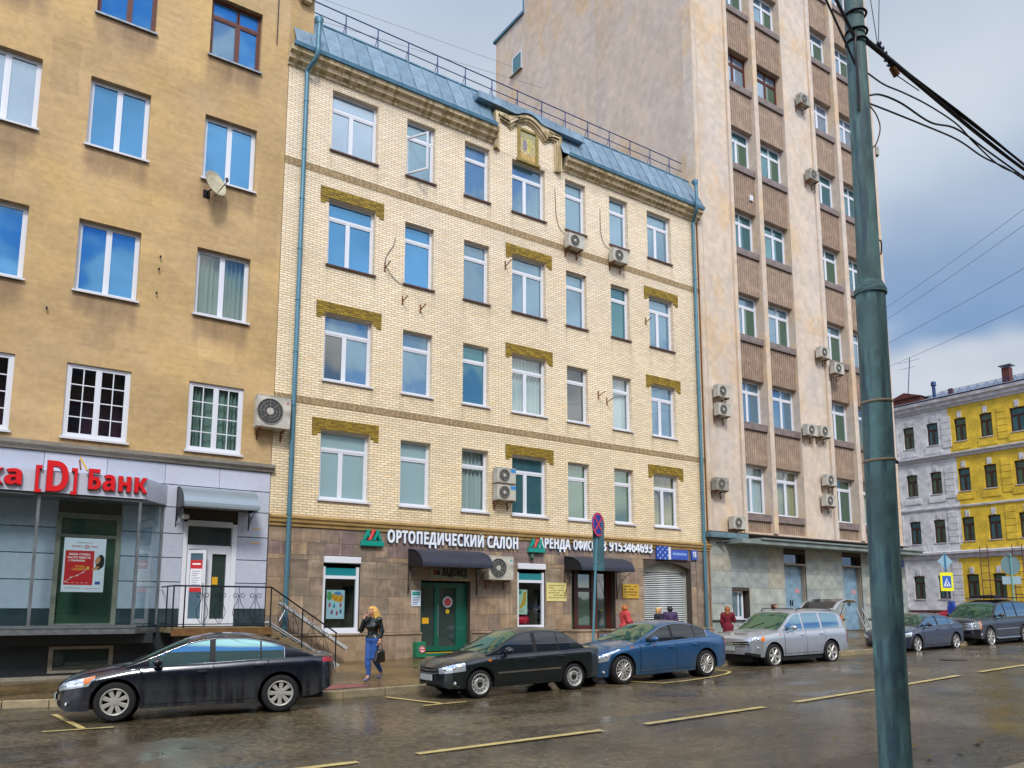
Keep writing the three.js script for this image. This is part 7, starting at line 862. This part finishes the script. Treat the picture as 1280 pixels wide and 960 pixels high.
function person(o) {
  const T = thing('person', o.label, 'person', o.at, o.turn); const k = o.h / 1.70, J = {}, S = (x, y, z) => V3(x * k, y * k, z * k); for (const [n, v] of Object.entries(o.joints)) J[n] = S(...v);
  const f = o.female ? 1 : 0, skin = phy('#c98f72', 0.55), w = (r) => r * k, headC = J.head, up = headC.clone().sub(J.neck).normalize();
  const torso = [bn(J.hipC.clone().add(S(-0.07, 0, 0)), J.hipC.clone().add(S(0.07, 0, 0)), w(0.115)), bn(J.hipC, J.waist, w(0.115), w(f ? 0.098 : 0.112)), bn(J.waist, J.chest, w(f ? 0.10 : 0.115), w(0.118)), bn(J.shR.clone().lerp(J.chest, 0.35), J.shL.clone().lerp(J.chest, 0.35), w(0.085)), bn(J.shR, J.shL, w(0.055))];
  if (f) torso.push(bn(J.chest.clone().add(S(-0.07, -0.03, 0.075)), J.chest.clone().add(S(0.07, -0.03, 0.075)), w(0.062)));
  const neck = [bn(J.chest.clone().lerp(J.neck, 0.6), headC.clone().addScaledVector(up, -0.05 * k), w(0.056), w(0.05))], fw = V3(o.look?.[0] ?? 0, o.look?.[1] ?? 0, o.look?.[2] ?? 1).normalize(), rt = up.clone().cross(fw).normalize(), H = (a, b, c) => headC.clone().addScaledVector(rt, a * k).addScaledVector(up, b * k).addScaledVector(fw, c * k);
  const head = [bn(H(0, 0.03, -0.02), H(0, 0.03, 0.02), w(0.088), w(0.082)), bn(H(0, -0.02, 0.03), H(0, -0.085, 0.055), w(0.066), w(0.036)), bn(H(0, 0.005, 0.088), H(0, -0.03, 0.104), w(0.010), w(0.014)), bn(H(-0.024, -0.06, 0.082), H(0.024, -0.06, 0.082), w(0.013)), ...[-1, 1].map((s) => bn(H(s * 0.083, 0.01, -0.005), H(s * 0.088, -0.03, -0.002), w(0.018), w(0.012)))];
  const arm = (s) => [bn(J['sh' + s], J['el' + s], w(0.052), w(0.042)), bn(J['el' + s], J['wr' + s], w(0.042), w(0.027))], leg = (s) => [bn(J['hip' + s], J['kn' + s], w(0.092), w(0.06)), bn(J['kn' + s], J['kn' + s].clone().lerp(J['an' + s], 0.35), w(0.058), w(0.062)), bn(J['kn' + s].clone().lerp(J['an' + s], 0.35), J['an' + s], w(0.060), w(0.036)), bn(J['an' + s], J['to' + s], w(0.036), w(0.028))];
  const lo = [-0.5 * k, -0.06, -0.5 * k], hi = [0.5 * k, 1.86 * k, 0.5 * k], N = o.N ?? 68;
  const hands = ['R', 'L'].map((s) => { const d = J['wr' + s].clone().sub(J['el' + s]), hb = handBones(J['wr' + s], o['hd' + s] ? V3(...o['hd' + s]) : d, V3(...(o['pn' + s] ?? [s === 'R' ? 1 : -1, 0, 0.2])), o['curl' + s] ?? 0.5, s === 'R' ? 1 : -1), c = J['wr' + s]; return blob(hb, [c.x - 0.17, c.y - 0.17, c.z - 0.17], [c.x + 0.17, c.y + 0.17, c.z + 0.17], o.N ? 92 : 52, 0.01); });
  sub('body', [blob([...torso, ...neck, ...head, ...arm('R'), ...arm('L'), ...leg('R'), ...leg('L')], lo, hi, N, 0.03), ...hands], skin, T);
  const grow = (B, r) => B.map((b) => [...b.slice(0, 6), b[6] + r, b[7] + r]); const short = (B, t) => { const b = [...B]; b[3] = lerp(b[0], b[3], t); b[4] = lerp(b[1], b[4], t); b[5] = lerp(b[2], b[5], t); return b; };
  const jk = grow([...torso, ...(o.coatLen ? [bn(J.hipC, J.hipC.clone().add(S(0, -o.coatLen, 0)), w(0.15), w(0.18)), bn(J.hipC.clone().add(S(-0.08, -o.coatLen, 0)), J.hipC.clone().add(S(0.08, -o.coatLen, 0)), w(0.13))] : []), ...['R', 'L'].flatMap((s) => { const a = arm(s); return [a[0], short(a[1], 0.93)]; }), short(neck[0], 0.35)], o.bulk ?? 0.016); const hem = (J.hipC.y - (o.coatLen ?? -0.02) * k);
  sub('jacket', blob(jk, lo, hi, N, 0.035, (x, y) => hem - y), o.jacket, T); sub('trousers', blob(grow([torso[0], torso[1], ...['R', 'L'].flatMap((s) => leg(s).slice(0, 3))], 0.010), lo, hi, N, 0.03, (x, y) => Math.max(y - J.waist.y, 0.02 * k - y)), o.trousers, T);
  for (const s of ['R', 'L']) { const a = J['an' + s], t = J['to' + s], heel = a.clone().add(V3(0, -0.02 * k, 0)), d = t.clone().sub(a).setY(0).normalize(); const sh = blob([bn(heel.clone().addScaledVector(d, -0.01), t, w(0.040), w(0.034)), bn(t.clone().addScaledVector(d, -0.06 * k), t.clone().addScaledVector(d, 0.05 * k), w(0.034), w(0.024))], [a.x - 0.35, Math.min(a.y, t.y) - 0.12, a.z - 0.35], [a.x + 0.35, Math.max(a.y, t.y) + 0.1, a.z + 0.35], 48, 0.02, o.heels ? (x, y) => y - (a.y + 0.005) : undefined); sub('shoe', o.heels ? [sh, cyl(heel.clone().addScaledVector(d, -0.02), heel.clone().addScaledVector(d, -0.03).add(V3(0, -0.095 * k, 0)), 0.014, 0.008, 8)] : [sh], o.shoe, T); }
  sub('hair', blob(o.hair(H, k, J).map((b) => b), lo.map((v, i) => (i === 1 ? 0.9 * k : v)), hi, 72, 0.04, o.hairCut?.(H, fw, headC, k)), o.hairMat, T);
  sub('eye', [-1, 1].map((s) => { const p = H(s * 0.031, 0.012, 0.083); return new THREE.SphereGeometry(0.0095 * k, 8, 6).translate(p.x, p.y, p.z); }), std('#1d1512', 0.3), T); sub('mouth', (() => { const a = H(-0.02, -0.062, 0.094), b = H(0.02, -0.062, 0.094); return cyl(a, b, 0.005 * k, 0.005 * k, 6); })(), std('#9a4a44', 0.5), T); sub('eyebrow', [-1, 1].map((s) => cyl(H(s * 0.018, 0.034, 0.087), H(s * 0.045, 0.034, 0.078), 0.004, 0.003, 5)), o.hairMat, T);
  return shade(T);
}
const hairMat = (c) => phy(c, 0.5, { sheen: 0.5, bumpMap: withRep(grainBump, 8, 2), bumpScale: 0.004 }), stand = { hipC: [0, 0.93, 0], waist: [0, 1.06, 0], chest: [0, 1.27, 0.0], neck: [0, 1.44, -0.01], head: [0, 1.575, 0.02], shR: [-0.175, 1.40, 0], shL: [0.175, 1.40, 0], elR: [-0.23, 1.13, -0.02], elL: [0.23, 1.13, -0.02], wrR: [-0.22, 0.90, 0.06], wrL: [0.22, 0.90, 0.06], hipR: [-0.09, 0.91, 0], hipL: [0.09, 0.91, 0], knR: [-0.095, 0.49, 0.02], knL: [0.095, 0.49, 0.02], anR: [-0.1, 0.075, -0.02], anL: [0.1, 0.075, -0.02], toR: [-0.115, 0.035, 0.12], toL: [0.115, 0.035, 0.12] };
const shortHair = (H) => [bn(H(0, 0.05, -0.03), H(0, 0.055, 0.02), 0.094, 0.082), bn(H(0, 0.0, -0.05), H(0, -0.05, -0.045), 0.08, 0.055)], offFace = (H, fw, c, k) => (x, y, z) => { const a = (x - c.x) * fw.x + (y - c.y) * fw.y + (z - c.z) * fw.z; return Math.min(a - 0.035 * k, y - c.y > 0.075 * k ? -1 : 1); };
const ground = (x, z) => lerp(baseY(x), roadY(x, paveEdge(x)) + 0.15, clamp(z / paveEdge(x)));
{
  const leather = phy('#0d1614', 0.38, { clearcoat: 0.4, bumpMap: withRep(grainBump, 3, 3), bumpScale: 0.004 }), denim = std('#2c5596', 0.85, { bumpMap: withRep(grainBump, 6, 6), bumpScale: 0.003 });
  const at = [8.25, ground(8.25, 6.1) + 0.004, 6.1], turn = Math.atan2(-0.86, 0.5);
  person({ h: 1.69, female: true, at, turn, label: 'walking young woman with long blond hair, black leather jacket, blue jeans, phone at her face', N: 110, look: [-0.35, 0.1, 1], joints: { hipC: [0, 0.985, 0], waist: [0, 1.11, 0.01], chest: [0, 1.315, 0.015], neck: [0, 1.49, 0.01], head: [0, 1.625, 0.035], shR: [-0.17, 1.445, 0.01], shL: [0.17, 1.445, 0.0], elR: [-0.25, 1.20, 0.14], wrR: [-0.125, 1.46, 0.20], elL: [0.225, 1.18, -0.04], wrL: [0.225, 0.945, 0.04], hipR: [-0.085, 0.965, 0], hipL: [0.085, 0.965, 0], knR: [-0.06, 0.54, 0.10], knL: [0.075, 0.55, 0.03], anR: [-0.03, 0.125, 0.10], anL: [0.065, 0.215, -0.27], toR: [-0.025, 0.04, 0.24], toL: [0.06, 0.075, -0.19] }, hdR: [0.35, 1, -0.1], pnR: [0.7, 0, -0.7], curlR: 0.55, curlL: 0.9, heels: true, bulk: 0.014, jacket: leather, trousers: denim, shoe: phy('#6d6a86', 0.4),
    hair: (H) => [bn(H(0, 0.05, -0.03), H(0, 0.06, 0.02), 0.097, 0.084), bn(H(0.03, 0.0, -0.06), H(0.07, -0.2, -0.10), 0.085, 0.088), bn(H(0.07, -0.2, -0.10), H(0.11, -0.42, -0.09), 0.088, 0.05), bn(H(0.08, 0.02, -0.01), H(0.115, -0.22, -0.01), 0.035, 0.05)], hairCut: offFace, hairMat: hairMat('#d4a552') });
  const R = (x, y, z) => V3(x, y, z).applyAxisAngle(V3(0, 1, 0), turn).add(V3(...at));
  const ph = thing('phone', 'dark phone held to the face by the walking blond woman', 'phone', [8, 1.6, 6.2]); part('body', [(() => { const g = rb(-0.035, 0.035, -0.07, 0.07, -0.005, 0.005, 0.004); g.rotateY(turn - 0.8); const p = R(-0.08, 1.545, 0.155); g.translate(p.x, p.y, p.z); return g; })()], CG.plastic, ph);
  const bag = thing('handbag', 'black handbag hanging from the hand of the walking blond woman', 'bag', [8.3, 0.9, 6]), bk = phy('#11120f', 0.35, { clearcoat: 0.3 }), bp = R(0.24, 0.60, 0.05); part('body', [(() => { const g = rb(-0.07, 0.07, -0.17, 0.14, -0.16, 0.16, 0.06, 3); const p = g.attributes.position; for (let i = 0; i < p.count; i++) p.setZ(i, p.getZ(i) * (1 - 0.25 * p.getY(i) / 0.15)); g.computeVertexNormals(); g.rotateY(turn); g.rotateX(0.1); g.translate(bp.x, bp.y, bp.z); return g; })()], bk, bag); part('strap', [tube([R(0.24, 0.72, -0.06), R(0.235, 0.86, -0.02), R(0.23, 0.885, 0.05), R(0.235, 0.86, 0.12), R(0.24, 0.72, 0.16)], 0.009, 30, 6)], bk, bag);
}
{
  const at = (x, z) => [x, ground(x, z) + 0.004, z], dark = std('#20222a', 0.85), shoe = std('#1b1718', 0.6);
  person({ h: 1.62, female: true, at: at(18.26, 4.0), turn: 1.25, label: 'ginger-haired woman in a coral jacket standing with folded arms by the yellow plaque', joints: { ...stand, elR: [-0.25, 1.15, 0.05], wrR: [-0.02, 1.10, 0.24], elL: [0.25, 1.15, 0.05], wrL: [0.03, 1.06, 0.25] }, curlR: 0.7, curlL: 0.7, pnR: [0, -0.5, 1], pnL: [0, -0.5, 1], bulk: 0.05, coatLen: 0.1, jacket: mottled('#d8484a', 0.7, 0.5, 0.006), trousers: dark, shoe, hair: (H) => [...shortHair(H), bn(H(-0.06, 0.0, -0.02), H(0.06, 0.0, -0.02), 0.07)], hairCut: offFace, hairMat: hairMat('#a8601f') });
  person({ h: 1.50, female: true, at: at(19.75, 4.05), turn: 0.35, label: 'blond woman in a dark navy jacket facing the street before the roller shutter', joints: { ...stand, wrL: [0.15, 0.98, 0.16] }, bulk: 0.03, jacket: mottled('#1c1c34', 0.8, 0.5, 0.005), trousers: dark, shoe, hair: (H) => [...shortHair(H), bn(H(0.075, 0.02, -0.01), H(0.08, -0.22, 0.02), 0.03, 0.035), bn(H(-0.075, 0.02, -0.01), H(-0.08, -0.22, 0.02), 0.03, 0.035)], hairCut: offFace, hairMat: hairMat('#c9a264') });
  person({ h: 1.54, at: at(20.36, 4.0), turn: 2.6, label: 'dark-haired man in a purple padded jacket seen from behind before the roller shutter', joints: { ...stand, wrR: [-0.25, 0.92, 0.10] }, bulk: 0.045, coatLen: 0.06, jacket: mottled('#4a3560', 0.75, 0.35, 0.012), trousers: dark, shoe, hair: shortHair, hairCut: offFace, hairMat: hairMat('#1c1614') });
  person({ h: 1.50, female: true, at: at(22.2, 4.95), turn: 2.2, label: 'woman with reddish hair in a dark red coat standing behind the blue saloon', joints: { ...stand, elR: [-0.25, 1.17, 0.06], wrR: [-0.10, 1.38, 0.14], elL: [0.23, 1.13, 0.02], wrL: [0.20, 0.92, 0.10] }, bulk: 0.032, coatLen: 0.35, jacket: mottled('#7d0f28', 0.85, 0.5, 0.006), trousers: dark, shoe, hair: (H) => [...shortHair(H), bn(H(0, 0.0, -0.05), H(0, -0.14, -0.07), 0.085, 0.075)], hairCut: offFace, hairMat: hairMat('#8a4a1c') });
  person({ h: 1.56, female: true, at: at(25.0, 4.75), turn: 0.6, label: 'person with brown hair standing behind the roof of the silver off-road car', joints: stand, bulk: 0.03, jacket: mottled('#2b2d33', 0.8, 0.5, 0.005), trousers: dark, shoe, hair: (H) => [...shortHair(H), bn(H(-0.05, 0.03, -0.02), H(0.07, 0.01, -0.02), 0.075)], hairCut: offFace, hairMat: hairMat('#4f3018') });
}
scene.traverse((o) => { if (o.isMesh) { o.castShadow = true; o.receiveShadow = true; } });
renderer.render(scene, camera);
